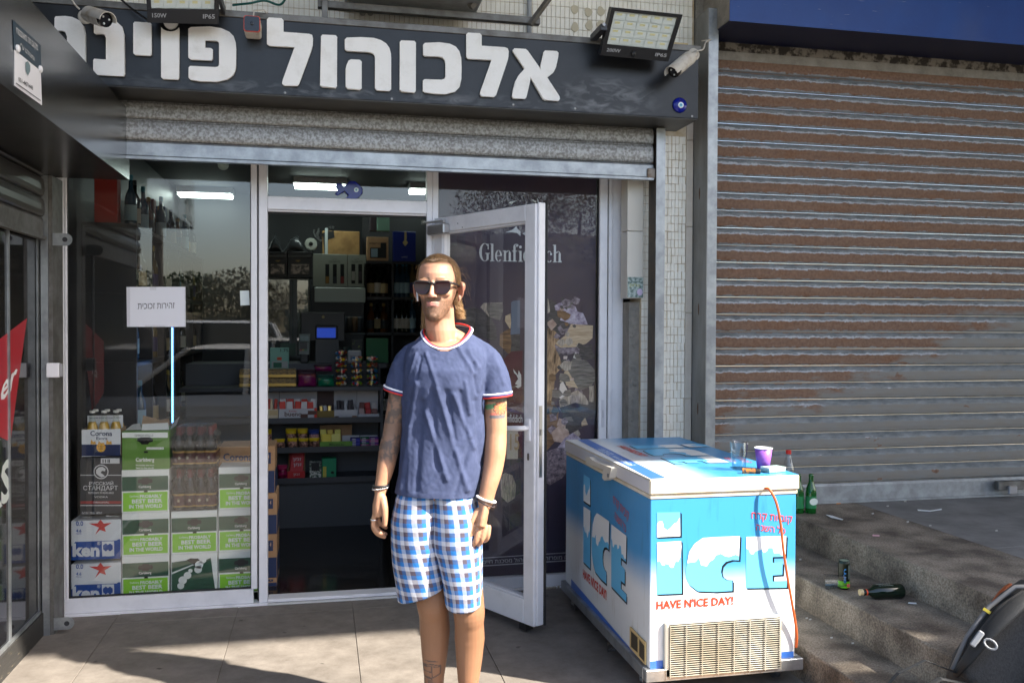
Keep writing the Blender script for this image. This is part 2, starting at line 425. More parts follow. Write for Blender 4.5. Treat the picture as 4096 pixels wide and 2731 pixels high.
mk('door_sill', G().box(-.2845, .574, -.006, .09, .012, .03), WHITE, sf, bev=.002)
mk('door_sill', G().box(-.2845, .574, -.02, .1, .0, .0115), plain(198, 198, 196), sf, bev=.002)

# door leaf, swung open outwards
dl = thing('glass_door', 'white-framed glass shop door standing wide open beside the man', 'door', (.615, -.02, 0), math.radians(-61.7))
W, T = .845, .055
def db(name, x0, x1, y0, y1, z0, z1, m=WHITE, bev=.003, par=None): return mk(name, G().box(x0, x1, y0, y1, z0, z1), m, par or dl, local=True, bev=bev)
db('stile', 0, .075, 0, T, .045, 2.115); db('stile', W-.075, W, 0, T, .045, 2.115)
db('rail', .0755, W-.0755, 0, T, 2.035, 2.115); db('rail', .0755, W-.0755, 0, T, .045, .165)
for a in ((.0755, .085, .166, 2.034), (W-.085, W-.0755, .166, 2.034)): db('bead', a[0], a[1], .006, T-.006, a[2], a[3])
db('bead', .0855, W-.0855, .006, T-.006, 2.024, 2.034); db('bead', .0855, W-.0855, .006, T-.006, .166, .176)
mk('glass_pane', G().box(.086, W-.086, .025, .031, .177, 2.0235), GLASSD, dl, local=True)
db('edge_step', W+.0005, W+.014, .012, T, .05, 2.12); db('gasket', W+.0, W+.022, T+.0005, T+.011, .045, 2.128, RUBBER); db('gasket', -.01, W-.0005, T+.0005, T+.011, 2.1155, 2.128, RUBBER)
lp = db('lock_plate', W+.0145, W+.017, .018, .038, .78, 1.13, mat('brushed_plate', (.45, .43, .4), .3, metal=.9))
db('strike', W+.0172, W+.024, .022, .034, .985, 1.015, mat('brushed_plate', (), ), par=lp)
h = thing_h = mk('handle', G().box(W-.058, W-.022, -.012, -.0005, .955, 1.065), mat('white_plastic', lin(232, 232, 236), .3), dl, local=True, bev=.005, seg=2)
mk('lever', G().tube([(W-.04, -.012, 1.02), (W-.04, -.045, 1.02), (W-.06, -.055, 1.019), (W-.12, -.055, 1.014), (W-.175, -.052, 1.01)], [.0125, .0125, .013, .012, .0115], 12), mat('white_plastic', ()), h, smooth=True, local=True)
mk('cylinder', G().box(W-.046, W-.034, -.008, -.0005, .86, .895), mat('dark_metal', (.12, .11, .1), .35, metal=.9), dl, local=True, bev=.003)
cl = db('closer', -.01, .15, -.045, -.0005, 2.02, 2.075, mat('silver_paint', (.5, .5, .5), .35, metal=.8), .006)
mk('closer_arm', G().tube([(.12, -.02, 2.08), (.12, -.02, 2.09), (-.02, -.04, 2.092)], .007, 8), mat('silver_paint', ()), cl, local=True)
mk('closer_arm', G().tube([(-.02, -.04, 2.094), (-.15, .03, 2.105)], .006, 8), mat('silver_paint', ()), cl, local=True)
mk('hinge_bolt', G().lathe([(.012, 0), (.012, .02), (.006, .022)], (-.15, .03, 2.1), 12), mat('silver_paint', ()), cl, local=True)
for x, z in ((.22, 2.07), (.26, 2.045)): mk('screw', G().lathe([(.003, 0), (.003, -.002)], (x, -.0005, z), 8, 'y'), RUBBER, dl, local=True)
mk('door_stop', G().box(.74, .79, .0, .05, .012, .044), RUBBER, dl, local=True)

# poster film in the right window
def poster_mat():
    m = mat('poster_ground', lin(76, 60, 68), .5, col2=lin(54, 50, 74), nscale=1.3, namt=.5, sharp=.25)
    return m
po = thing('whisky_poster', 'dark purple Glenfiddich whisky poster of rocks, wood and antlers filling the window', 'poster', (1.1, .05, .08))
PYY = .05
mk('film', G().box(.645, 1.581, PYY, PYY+.004, .076, 2.46), poster_mat(), po)
def pp(px, py, k=0): return PY(px, py, PYY-.0012-.0006*k)
def decal(name, pts, m, k=0, par=None, fn=pp): return mk(name, G().poly([fn(x, y, k) for x, y in pts]), m, par or po)
SILV = plain(206, 214, 218, .5)
# serif lettering drawn as strokes
def serif_word(x0, base, sx, name='lettering'):
    # unit glyphs: x in widths of 100, y up from the baseline (x-height 62, ascender 100)
    def arc(cx, cy, rx, ry, a0, a1, wx, n=14):
        o = []; i_ = []
        for q in range(n+1):
            a = math.radians(a0+(a1-a0)*q/n); c, s_ = math.cos(a), math.sin(a)
            o.append((cx+rx*c, cy+ry*s_)); i_.append((cx+(rx-wx)*c, cy+(ry-2.6)*s_))
        return o+i_[::-1]
    R = lambda a, b, c, d: [(a, c), (b, c), (b, d), (a, d)]
    gl = {
     'G': (64, [arc(34, 50, 34, 52, 48, 312, 15), R(44, 57, 8, 46), R(36, 64, 42, 46), R(51, 57, 66, 98)]),
     'l': (29, [R(7, 20, 0, 100), R(0, 27, 0, 4), R(1, 8, 96, 100)]),
     'e': (46, [arc(21, 31, 21, 33, 2, 318, 11), R(6, 39, 30, 34)]),
     'n': (54, [R(6, 19, 0, 62), R(0, 25, 0, 4), R(0, 8, 58, 62), R(35, 48, 0, 50), R(29, 54, 0, 4), arc(32, 42, 16, 21, 0, 150, 9)]),
     'f': (36, [R(8, 21, 0, 88), R(0, 29, 0, 4), R(0, 31, 58, 62), arc(25, 84, 17, 17, 25, 180, 10), [(30+6*math.cos(a), 90+6*math.sin(a)) for a in [i*PI/6 for i in range(12)]]]),
     'i': (28, [R(7, 20, 0, 62), R(0, 27, 0, 4), R(1, 8, 58, 62), [(13+8*math.cos(a), 84+8*math.sin(a)) for a in [i*PI/6 for i in range(12)]]]),
     'd': (52, [arc(21, 31, 21, 33, 60, 300, 11), R(30, 43, 0, 100), R(43, 49, 0, 4), R(24, 31, 96, 100)]),
     'c': (42, [arc(21, 31, 21, 33, 50, 318, 11), [(33+6*math.cos(a), 46+7*math.sin(a)) for a in [i*PI/6 for i in range(12)]]]),
     'h': (54, [R(6, 19, 0, 100), R(0, 25, 0, 4), R(0, 8, 96, 100), R(35, 48, 0, 50), R(29, 54, 0, 4), arc(32, 42, 16, 21, 0, 150, 9)])}
    x = x0; k = 0
    for ch in 'Glenfiddich':
        wd, polys = gl[ch]; g = G()
        for p in polys:
            k += 1
            g.poly([pp(*(x+a*sx, base(x)-b*sx*1.06), 1+.03*k) for a, b in p])
        mk(name, g, SILV, po); x += (wd+1.5)*sx
    return x
XE = serif_word(1917, lambda x: 1044+.018*(x-1917), .66)
text('lettering', '®', SILV, po, pp(2238, 1050, 1), pp(2248, 1050, 1), pp(2238, 1041, 1))
for pts in ([(2020, 930), (2050, 919), (2065, 905), (2072, 918), (2082, 925), (2082, 945), (2068, 932), (2045, 929)], [(2050, 882), (2064, 875), (2078, 875), (2078, 884), (2062, 888), (2080, 897), (2080, 904), (2056, 892)],
            [(2035, 812), (2042, 806), (2070, 802), (2052, 810), (2048, 818)], [(2122, 795), (2146, 805), (2142, 812)], [(2148, 792), (2156, 806), (2152, 815)],
            [(2090, 935), (2110, 922), (2126, 908), (2120, 930), (2104, 944)]):
    decal('stag_emblem', pts, SILV, 1)
def wood(name, a, b, sc, st): return mat(name, a, .6, col2=b, nscale=sc, namt=.5, sharp=.16, stretch=st, detail=8)
WD = wood('print_dark_wood', lin(70, 66, 66), lin(140, 134, 128), 40, (.3, 1, 3)); WL = wood('print_pale_wood', lin(168, 146, 118), lin(214, 194, 164), 26, (.4, 1, 4))
WG = wood('print_grey_wood', lin(116, 108, 100), lin(204, 192, 176), 42, (3, 1, .5)); AM = wood('print_amethyst', lin(120, 104, 128), lin(206, 200, 216), 34, None); FU = wood('print_fur', lin(66, 44, 30), lin(206, 172, 132), 22, (2.5, 1, .5))
FB = wood('print_bronze', lin(86, 60, 40), lin(150, 116, 80), 18, (.6, 1, 3)); BR = wood('print_bottle', lin(72, 26, 38), lin(88, 34, 46), 4, None); BK = wood('print_black', lin(46, 42, 44), lin(92, 88, 88), 50, (.5, 1, 3)); AD = wood('print_amethyst_dark', lin(58, 46, 60), lin(170, 158, 168), 44, None)
CR = wood('print_crystal', lin(150, 124, 112), lin(206, 184, 170), 20, None)
LAY = [
 (BK, [(1845, 1240), (1900, 1228), (1930, 1245), (1965, 1270), (1985, 1310), (1988, 1360), (1960, 1360), (1860, 1300)]),
 (WG, [(1921, 1228), (1935, 1212), (2010, 1210), (2012, 1240), (2000, 1280), (1955, 1265)]), (WD, [(1948, 1212), (2011, 1213), (2013, 1240), (2000, 1282), (1960, 1268), (1946, 1240)]),
 (BK, [(1865, 1300), (1905, 1300), (1975, 1320), (1982, 1355), (1955, 1360), (1900, 1340)]),
 (WL, [(2022, 1263), (2042, 1254), (2045, 1300), (2040, 1316), (2020, 1284)]),
 (FB, [(2000, 1335), (2045, 1310), (2078, 1330), (2078, 1420), (2030, 1412), (1998, 1380)]),
 (plain(96, 110, 130, .5), [(2044, 1210), (2052, 1203), (2080, 1201), (2080, 1335), (2042, 1338), (2045, 1275)]),
 (BK, [(2042, 1338), (2080, 1335), (2080, 1405), (2042, 1405), (2046, 1370)]),
 (BR, [(2010, 1440), (2045, 1405), (2090, 1402), (2090, 1830), (2000, 1830)]),
 (plain(190, 182, 168, .5), [(2028, 1715), (2072, 1716), (2072, 1835), (2026, 1835)]),
 (FU, [(2155, 1310), (2200, 1312), (2230, 1330), (2238, 1370), (2225, 1400), (2240, 1430), (2246, 1470), (2220, 1500), (2215, 1560), (2200, 1620), (2160, 1640)]),
 (FB, [(2155, 1620), (2205, 1600), (2235, 1640), (2225, 1760), (2180, 1810), (2155, 1790)]),
 (WG, [(2155, 1182), (2192, 1194), (2202, 1246), (2158, 1276)]),
 (BK, [(2196, 1195), (2225, 1210), (2240, 1258), (2278, 1300), (2270, 1330), (2230, 1335), (2190, 1290), (2200, 1250)]),
 (AM, [(2218, 1222), (2236, 1212), (2256, 1209), (2280, 1214), (2290, 1222), (2302, 1226), (2310, 1246), (2332, 1252), (2343, 1276), (2351, 1298), (2300, 1300), (2270, 1290), (2240, 1280), (2250, 1250), (2222, 1240)]),
 (CR, [(2184, 1292), (2210, 1275), (2228, 1298), (2206, 1322)]), (AD, [(2228, 1312), (2250, 1292), (2280, 1312), (2272, 1330), (2246, 1338)]),
 (WL, [(2284, 1296), (2372, 1302), (2370, 1352), (2345, 1374), (2300, 1388), (2240, 1390), (2222, 1372), (2262, 1340)]),
 (AD, [(2218, 1376), (2240, 1390), (2300, 1390), (2296, 1412), (2262, 1422), (2226, 1402)]),
 (BK, [(2320, 1385), (2370, 1375), (2366, 1396), (2384, 1430), (2340, 1440), (2315, 1420)]),
 (CR, [(2256, 1455), (2272, 1440), (2280, 1450), (2258, 1470)]), (plain(208, 204, 198), [(2292, 1430), (2302, 1408), (2318, 1425), (2300, 1434)]), (plain(200, 186, 180), [(2254, 1424), (2270, 1424), (2268, 1436), (2254, 1436)]),
 (WD, [(2268, 1472), (2290, 1436), (2345, 1440), (2378, 1478), (2380, 1520), (2365, 1545), (2325, 1560), (2300, 1550)]),
 (WL, [(2256, 1490), (2268, 1474), (2312, 1552), (2264, 1540)]),
 (plain(222, 214, 206), [(2240, 1535), (2252, 1525), (2270, 1560), (2250, 1600), (2236, 1590)]),
 (WG, [(2236, 1600), (2262, 1580), (2310, 1560), (2340, 1582), (2358, 1615), (2300, 1640), (2240, 1630)]),
 (BK, [(2238, 1630), (2300, 1610), (2356, 1620), (2360, 1660), (2345, 1680), (2300, 1690), (2262, 1680)]),
 (BK, [(2352, 1595), (2384, 1610), (2380, 1660), (2360, 1680), (2356, 1640)]), (WG, [(2356, 1545), (2374, 1542), (2374, 1608), (2358, 1606)]),
 (WL, [(2326, 1688), (2340, 1670), (2352, 1698), (2326, 1704)]), (CR, [(2236, 1672), (2268, 1680), (2264, 1708), (2226, 1702)]),
 (BK, [(2262, 1680), (2320, 1690), (2330, 1710), (2290, 1730), (2262, 1715)]),
 (CR, [(2205, 1730), (2232, 1705), (2270, 1716), (2280, 1740), (2250, 1770), (2216, 1765)]),
 (AM, [(2230, 1790), (2260, 1750), (2292, 1730), (2322, 1752), (2330, 1780), (2300, 1830), (2260, 1880), (2220, 1920), (2170, 1925), (2155, 1890), (2190, 1830)]),
 (AD, [(2158, 1820), (2200, 1800), (2230, 1790), (2280, 1790), (2290, 1850), (2250, 1910), (2200, 1940), (2165, 1915), (2155, 1880)]),
 (WG, [(2000, 1905), (2020, 1890), (2050, 1900), (2064, 1940), (2060, 1990), (2030, 2010), (2005, 1985)]),
]
prn = random.Random(5)
for i in range(150):                                              # small chips of the printed collage
    if i < 95: a = prn.uniform(-.9, 3.0); cx, cy = 2262+prn.gauss(0, 34)+18*math.sin(a*2), 1250+a*170
    else: continue
    if not (1850 < cx < 2375 and 1195 < cy < 1900): continue
    r = prn.uniform(8, 26); n = prn.randint(4, 6); ph = prn.uniform(0, 6)
    LAY.insert(prn.randint(0, len(LAY)), (prn.choice([WD, BK, WD, BK, WG] if i >= 95 else [WD, WG, BK, FB, AD, CR, AD, BK, WD]), [(cx+r*prn.uniform(.6, 1.2)*math.cos(ph+j*2*PI/n), cy+r*prn.uniform(.6, 1.2)*math.sin(ph+j*2*PI/n)) for j in range(n)]))
for k, (m, pts) in enumerate(LAY): decal('poster_motif', pts, m, 2+k*.06)
LT = plain(196, 196, 200, .5)
text('lettering', 'Glenfiddich', plain(206, 206, 206), po, pp(2000, 1687, 14), pp(2090, 1690, 14), pp(2000, 1655, 14), bold=.01)
text('lettering', '15', plain(176, 150, 110), po, pp(2040, 1800, 14), pp(2078, 1800, 14), pp(2040, 1735, 14), bold=.01)
decal('stag_emblem', [(2053, 1475), (2056, 1490), (2066, 1500), (2073, 1515), (2066, 1525), (2060, 1535), (2072, 1540), (2048, 1550), (2060, 1544), (2072, 1552), (2085, 1545), (2085, 1500), (2074, 1480), (2072, 1500), (2064, 1490)], plain(206, 204, 200), 14)
mk('poster_band', G().quad(PY(1760, 2275, PYY-.006), PY(2392, 2235, PYY-.006), PY(2392, 2231, PYY-.006), PY(1760, 2271, PYY-.006)), LT, po)
mk('poster_band', G().quad(PY(1760, 2243, PYY-.006), PY(2392, 2203, PYY-.006), PY(2392, 2200, PYY-.006), PY(1760, 2240, PYY-.006)), LT, po)
text('lettering', heb('אזהרה: צריכה מופרזת של אלכוהול מסכנת חיים ומזיקה לבריאות'), plain(206, 206, 210), po, PY(1765, 2270, PYY-.006), PY(2390, 2232, PYY-.006), PY(1765, 2247, PYY-.006))

# ================================================================== black sign with white Hebrew letters
SY = -.5
sgn = thing('shop_sign', 'long black sign box with raised white Hebrew letters above the shop', 'sign', (.4, -.5, 2.64))
SBL = mat('black_sign_paint', lin(17, 19, 24), .36, col2=lin(35, 38, 44), nscale=3.2, namt=.56, sharp=.16, bump=.03, bscale=40, detail=9)
SXR = 1.975
def smear(m):                                                      # wiped dust low on the right end of the sign, faint runs elsewhere
    nt = m.node_tree; N = nt.nodes; L = nt.links; b = N['Principled BSDF']; base = b.inputs['Base Color'].links[0].from_socket; P = [n for n in N if n.type == 'NEW_GEOMETRY'][0].outputs['Position']
    for cx, cz, sx, sz, rot, amt in ((1.45, 2.71, .34, .13, .35, .62), (.2, 2.66, 1.7, .05, 0, .35)):
        mp = N.new('ShaderNodeMapping'); mp.inputs['Location'].default_value = (-cx/sx, 0, -cz/sz); mp.inputs['Scale'].default_value = (1/sx, 0, 1/sz); L.new(P, mp.inputs[0])
        ln = N.new('ShaderNodeVectorMath'); ln.operation = 'LENGTH'; L.new(mp.outputs[0], ln.inputs[0]); mr = N.new('ShaderNodeMapRange'); mr.inputs['From Min'].default_value = 1; mr.inputs['From Max'].default_value = .2; L.new(ln.outputs['Value'], mr.inputs[0])
        m2 = N.new('ShaderNodeMapping'); m2.inputs['Rotation'].default_value = (0, rot, 0); m2.inputs['Scale'].default_value = (9, 1, 22); L.new(P, m2.inputs[0]); n = N.new('ShaderNodeTexNoise'); n.inputs['Scale'].default_value = 1; n.inputs['Detail'].default_value = 7; n.inputs['Distortion'].default_value = 1.2; L.new(m2.outputs[0], n.inputs['Vector'])
        r = N.new('ShaderNodeMapRange'); r.inputs['From Min'].default_value = .45; r.inputs['From Max'].default_value = .75; L.new(n.outputs['Fac'], r.inputs[0]); mu = N.new('ShaderNodeMath'); mu.operation = 'MULTIPLY'; L.new(r.outputs[0], mu.inputs[0]); L.new(mr.outputs[0], mu.inputs[1]); m3 = N.new('ShaderNodeMath'); m3.operation = 'MULTIPLY'; m3.inputs[1].default_value = amt*1.4; m3.use_clamp = True; L.new(mu.outputs[0], m3.inputs[0])
        mx = N.new('ShaderNodeMix'); mx.data_type = 'RGBA'; L.new(m3.outputs[0], mx.inputs[0]); L.new(base, mx.inputs[6]); mx.inputs[7].default_value = lin(128, 130, 134); base = mx.outputs[2]
    L.new(base, b.inputs['Base Color'])
smear(SBL)
mk('box', G().box(-1.9, SXR, SY, -.21, 2.633, 2.99), SBL, sgn, bev=.002)
mk('underside', G().box(-1.88, SXR-.002, SY+.004, -.2, 2.6285, 2.6325), mat('dark_grey_steel', lin(64, 62, 60), .45, metal=.4, col2=lin(78, 76, 72), nscale=5), sgn)
mk('edge_trim', G().box(-1.9, SXR+.012, SY-.006, -.13, 2.9905, 3.022), GALVD, sgn, bev=.002)
LETW = mat('white_letter', lin(236, 235, 232), .5, col2=lin(224, 222, 217), nscale=14, namt=.62, bump=.02, bscale=200)
Zs = .4719
LT1 = [[(470,165),(480,150),(560,148),(620,155),(680,185),(715,230),(730,290),(732,600),(700,640),(470,640),(470,520),(575,510),(575,320),(560,280),(530,270),(470,268)],
 [(803,200),(815,184),(940,180),(1000,200),(1040,240),(1058,300),(1062,630),(1050,652),(840,641),(810,636),(797,620),(797,522),(807,510),(905,515),(905,330),(890,302),(860,296),(815,296),(803,285)],
 [(1135,208),(1147,195),(1275,203),(1288,215),(1288,468),(1275,480),(1150,472),(1135,458)],
 [(1370,240),(1390,262),(1420,274),(1450,278),(1480,274),(1505,262),(1522,245),(1522,665),(1510,682),(1385,675),(1370,660)],
 [(1450+62*math.cos(a),190+62*math.sin(a)) for a in [i*PI/12 for i in range(24)]],
 [(1600,255),(1620,241),(1780,235),(1880,250),(1945,280),(1982,318),(1999,365),(2003,420),(2003,560),(1997,602),(1978,645),(1930,680),(1840,700),(1700,695),(1620,685),(1602,665),(1602,582),(1615,568),(1830,578),(1852,573),(1860,555),(1860,380),(1853,362),(1835,355),(1742,350),(1742,415),(1790,418),(1806,430),(1806,508),(1795,520),(1620,512),(1600,495)]]
LT2 = [[(145,175),(160,158),(268,165),(285,182),(285,280),(500,297),(526,306),(534,335),(533,390),(520,440),(417,718),(402,735),(290,732),(273,715),(277,690),(378,410),(165,396),(145,380)],
 [(602,318),(615,304),(725,310),(739,325),(737,735),(725,750),(610,742),(595,728)],
 [(803,345),(820,328),(940,325),(1050,332),(1110,350),(1152,378),(1180,415),(1193,462),(1195,500),(1195,762),(1180,778),(1075,772),(1058,755),(1058,495),(1050,470),(1030,456),(1000,450),(820,438),(803,424)],
 [(812,590),(822,550),(835,524),(855,514),(930,518),(946,533),(946,752),(930,766),(828,758),(810,740)],
 [(1268,365),(1280,352),(1390,358),(1404,372),(1403,775),(1390,790),(1285,782),(1268,768)],
 [(1465,388),(1480,373),(1600,368),(1690,380),(1742,405),(1772,445),(1787,500),(1790,580),(1788,680),(1772,745),(1735,785),(1650,805),(1560,800),(1480,790),(1463,775),(1463,693),(1475,680),(1620,684),(1645,676),(1653,655),(1653,545),(1645,512),(1626,494),(1590,487),(1480,483),(1465,470)],
 [(1830,300),(1845,286),(1943,292),(1960,308),(1960,397),(2155,410),(2180,420),(2188,446),(2186,490),(2180,520),(2082,813),(2065,828),(1960,822),(1946,805),(1950,780),(2043,517),(1845,505),(1830,490)]]
LT3 = [[(105,432),(118,418),(212,426),(230,438),(340,595),(338,565),(365,450),(377,437),(476,443),(490,458),(488,492),(468,580),(448,622),(395,665),(498,826),(501,848),(490,860),(377,853),(360,842),(255,665),(252,690),(220,827),(208,843),(110,838),(97,822),(105,770),(125,700),(152,648),(203,590),(107,447)]]
def letter(pts, ox):
    g = G().prism([PY(ox+x*Zs, y*Zs, SY-.006) for x, y in pts], (0, -.014, 0)); return mk('letter', g, LETW, sgn, bev=.0015)
for ox, Ls in ((0, LT1), (1000, LT2), (2000, LT3)):
    for p in Ls: letter(p, ox)
# standing screws and the dirt wiped across the right end
for px, py in ((1334, 87), (1827, 122), (1140, 372), (1567, 396), (2053, 420), (2274, 156), (2300, 435), (2768, 466)):
    p = PY(px, py, SY); mk('screw', G().lathe([(.006, 0), (.006, -.002), (.003, -.003)], (p.x, SY-.0005, p.z), 10, 'y'), mat('dull_metal', (.3, .3, .3), .4, metal=.8), sgn)

# galvanised roller shutter rolled up over the shop
def slatprofile(h, d): return [(0, 0), (-d*.55, h*.02), (-d*.9, h*.10), (-d, h*.3), (-d*.97, h*.6), (-d*.75, h*.85), (-d*.3, h*.95), (-d*.28, h*.985), (0, h)]
def slat(name, x0, x1, y, z0, h, d, m, par, n=1):
    rings = [[(x, y+a, z0+b) for a, b in slatprofile(h, d)] + [(x, y+.003, z0+h), (x, y+.003, z0)] for x in (x0, x1)]
    return mk(name, G().loft(rings), m, par)
MOT = mat('mottled_zinc', (.4, .4, .385), .5, metal=.4, col2=(.2, .19, .175), nscale=75, namt=.5, sharp=.1, bump=.1, bscale=90, detail=3)
rs = thing('roller_shutter', 'raised galvanised roller shutter with mottled slats under the black sign', 'shutter', (.4, -.25, 2.33))
SHY = -.25
for z0, h in ((2.4315, .104), (2.5365, .09)):
    slat('slat', -1.3, 1.81, SHY, z0, h, .022, MOT, rs)
g = G(); prof = [(0, 2.335), (-.03, 2.335), (-.03, 2.347), (-.012, 2.348), (-.012, 2.352), (-.016, 2.356), (-.016, 2.418), (-.008, 2.428), (0, 2.43)]
g.loft([[(x, SHY+a, z) for a, z in prof] for x in (-1.3, 1.812)]); mk('bottom_bar', g, GALV, rs)
mk('end_clip', G().box(1.775, 1.822, SHY-.03, SHY-.0165, 2.345, 2.40), mat('rusty_clip', (.2, .14, .1), .7, metal=.3, col2=(.32, .28, .24), nscale=30), rs, bev=.004)
GX = 1.818
mk('guide_rail', G().box(GX, GX+.052, -.3, -.296, -.05, 2.62), GALV, rs); mk('guide_rail', G().box(GX+.0485, GX+.052, -.2955, -.125, -.05, 2.62), GALV, rs)
mk('guide_slot', G().box(GX+.022, GX+.026, -.295, -.125, -.05, 2.62), mat('slot_shadow_steel', (.09, .085, .08), .5, metal=.5, col2=(.16, .12, .09), nscale=8), rs)
mk('guide_rail', G().box(-1.36, -1.338, -.3, -.1, 0, 2.62), GALV, rs)
mk('shutter_box', G().box(-1.3, GX+.05, -.2, -.13, 2.627, 2.98), DARKIN, rs)

# ================================================================== the rusty shutter next door
def rust_mat():
    m = bpy.data.materials.new('rusty_shutter_steel'); m.use_nodes = True; nt = m.node_tree; N = nt.nodes; L = nt.links; b = N['Principled BSDF']
    def nz(scale, detail, vec, stretch=None, rough=.6):
        n = N.new('ShaderNodeTexNoise'); n.inputs['Scale'].default_value = scale; n.inputs['Detail'].default_value = detail; n.inputs['Roughness'].default_value = rough
        if stretch:
            mp = N.new('ShaderNodeMapping'); mp.inputs['Scale'].default_value = stretch; L.new(vec, mp.inputs[0]); vec = mp.outputs[0]
        L.new(vec, n.inputs['Vector']); return n.outputs['Fac']
    def mth(op, a, b_, c=None):
        n = N.new('ShaderNodeMath'); n.operation = op; n.use_clamp = False
        for i, v in enumerate((a, b_, c)):
            if v is None: continue
            if isinstance(v, (int, float)): n.inputs[i].default_value = v
            else: L.new(v, n.inputs[i])
        return n.outputs[0]
    def step(v, lo, hi):
        n = N.new('ShaderNodeMapRange'); n.inputs['From Min'].default_value = lo; n.inputs['From Max'].default_value = hi; L.new(v, n.inputs[0]); return n.outputs[0]
    geo = N.new('ShaderNodeNewGeometry'); P = geo.outputs['Position']
    tc = N.new('ShaderNodeTexCoord'); sp = N.new('ShaderNodeSeparateXYZ'); L.new(tc.outputs['Object'], sp.inputs[0])
    sw = N.new('ShaderNodeSeparateXYZ'); L.new(P, sw.inputs[0])
    t = sp.outputs['Z']                                      # 0 .. 0.1 up the slat
    e1 = nz(16, 6, P, (1, 1, 3)); e2 = nz(90, 3, P)
    tt = mth('ADD', t, mth('ADD', mth('MULTIPLY_ADD', e1, .034, -.017), mth('MULTIPLY_ADD', e2, .016, -.008)))
    band = mth('MULTIPLY', step(tt, .007, .010), mth('SUBTRACT', 1, step(tt, .062, .065)))   # rust band low on the slat
    lip = step(tt, .092, .095)
    edge = mth('MULTIPLY', step(tt, .060, .065), mth('SUBTRACT', 1, step(tt, .070, .074)))          # white zinc oxide along the rust
    edge2 = mth('MULTIPLY', mth('SUBTRACT', 1, step(tt, .009, .014)), .5)
    # rust dies out towards the sheltered lower right
    lev = mth('ADD', sw.outputs['Z'], mth('MULTIPLY', sw.outputs['X'], -.36)); lev = mth('ADD', lev, mth('MULTIPLY_ADD', nz(2.6, 5, P, (1, 1, 2.5)), .9, -.45))
    lev = mth('ADD', lev, mth('MULTIPLY_ADD', nz(9, 4, P, (1, 1, 3)), .3, -.15))
    mask = step(lev, .02, .16)
    spots = step(nz(5.0, 3, P, (1, 1, 2.2)), .68, .70)
    mask = mth('MAXIMUM', mask, spots)
    rust = mth('MULTIPLY', mth('MAXIMUM', band, mth('MULTIPLY', lip, .8)), mask)
    ox = mth('MULTIPLY', mth('MAXIMUM', edge, edge2), mth('MULTIPLY_ADD', mask, .7, .1))
    def ramp(v, c0, c1, p0=.3, p1=.7):
        r = N.new('ShaderNodeValToRGB'); r.color_ramp.elements[0].position = p0; r.color_ramp.elements[1].position = p1; r.color_ramp.elements[0].color = c0; r.color_ramp.elements[1].color = c1; L.new(v, r.inputs[0]); return r.outputs[0]
    zinc = ramp(nz(14, 8, P, (1, 1, 3)), lin(84, 88, 90), lin(126, 130, 132)); rc = ramp(nz(60, 6, P), lin(94, 66, 50), lin(140, 106, 84))
    rc2 = ramp(nz(5, 6, P, (1, 1, 4)), lin(116, 82, 58), lin(118, 98, 84), .3, .5)
    def mix(f, a, b_, bt='MIX'):
        n = N.new('ShaderNodeMix'); n.data_type = 'RGBA'; n.blend_type = bt
        if isinstance(f, (int, float)): n.inputs[0].default_value = f
        else: L.new(f, n.inputs[0])
        for i, v in ((6, a), (7, b_)):
            if isinstance(v, tuple): n.inputs[i].default_value = v
            else: L.new(v, n.inputs[i])
        return n.outputs[2]
    dull = ramp(nz(7, 6, P, (1, 1, 3)), lin(126, 118, 108), lin(122, 121, 118))
    c = mix(mth('MULTIPLY', band, .9), zinc, dull); c = mix(ox, c, lin(176, 177, 182)); c = mix(rust, c, mix(.4, rc, rc2))
    L.new(c, b.inputs['Base Color'])
    L.new(mth('MULTIPLY_ADD', rust, .25, .65), b.inputs['Roughness'])
    L.new(mth('MULTIPLY_ADD', mth('MAXIMUM', rust, ox), -.12, .12), b.inputs['Metallic'])
    bp = N.new('ShaderNodeBump'); bp.inputs['Strength'].default_value = .35; bp.inputs['Distance'].default_value = .004
    L.new(mth('ADD', mth('MULTIPLY', rust, .6), mth('MULTIPLY', e2, .6)), bp.inputs['Height']); L.new(bp.outputs[0], b.inputs['Normal'])
    return m
RUST = rust_mat()
RY = -.1
rr = thing('rusty_roller_shutter', 'closed roller shutter of rust-banded zinc slats beyond the steps', 'shutter', (3.4, RY, .45))
proto = None; z = .575; k = 0
while z < 3.2:
    if proto is None:
        rings = []
        for i in range(41):
            x = 2.24+3.5*i/40
            rings.append([(x-3.4, a, b) for a, b in slatprofile(.1, .021)]+[(x-3.4, .003, .1), (x-3.4, .003, 0)])
        proto = mk('slat', G().loft(rings), RUST, rr, local=True); o = proto
    else:
        o = proto.copy(); COL.objects.link(o)
    o.location = (0, random.uniform(-.0015, .0015), z-.45); o.rotation_euler = (random.uniform(-.01, .01), random.uniform(-.0006, .0006), 0); z += .102
g = G(); prof = [(0, .452), (-.034, .452), (-.034, .464), (-.02, .466), (-.02, .47), (-.02, .555), (-.012, .57), (0, .574)]
g.loft([[(x, RY+a, zz) for a, zz in prof] for x in (2.24, 5.7)]); mk('bottom_bar', g, mat('dull_zinc', (.36, .38, .39), .5, metal=.45, col2=(.24, .245, .25), nscale=9, detail=8, bump=.05), rr)
lk = mk('lock_bolt', G().box(4.16, 4.4, RY-.075, RY-.036, .50, .555), GALVD, rr, bev=.004); mk('padlock', G().box(4.22, 4.28, RY-.1, RY-.076, .475, .53), plain(190, 190, 196, .3, metal=.8), lk, bev=.006)
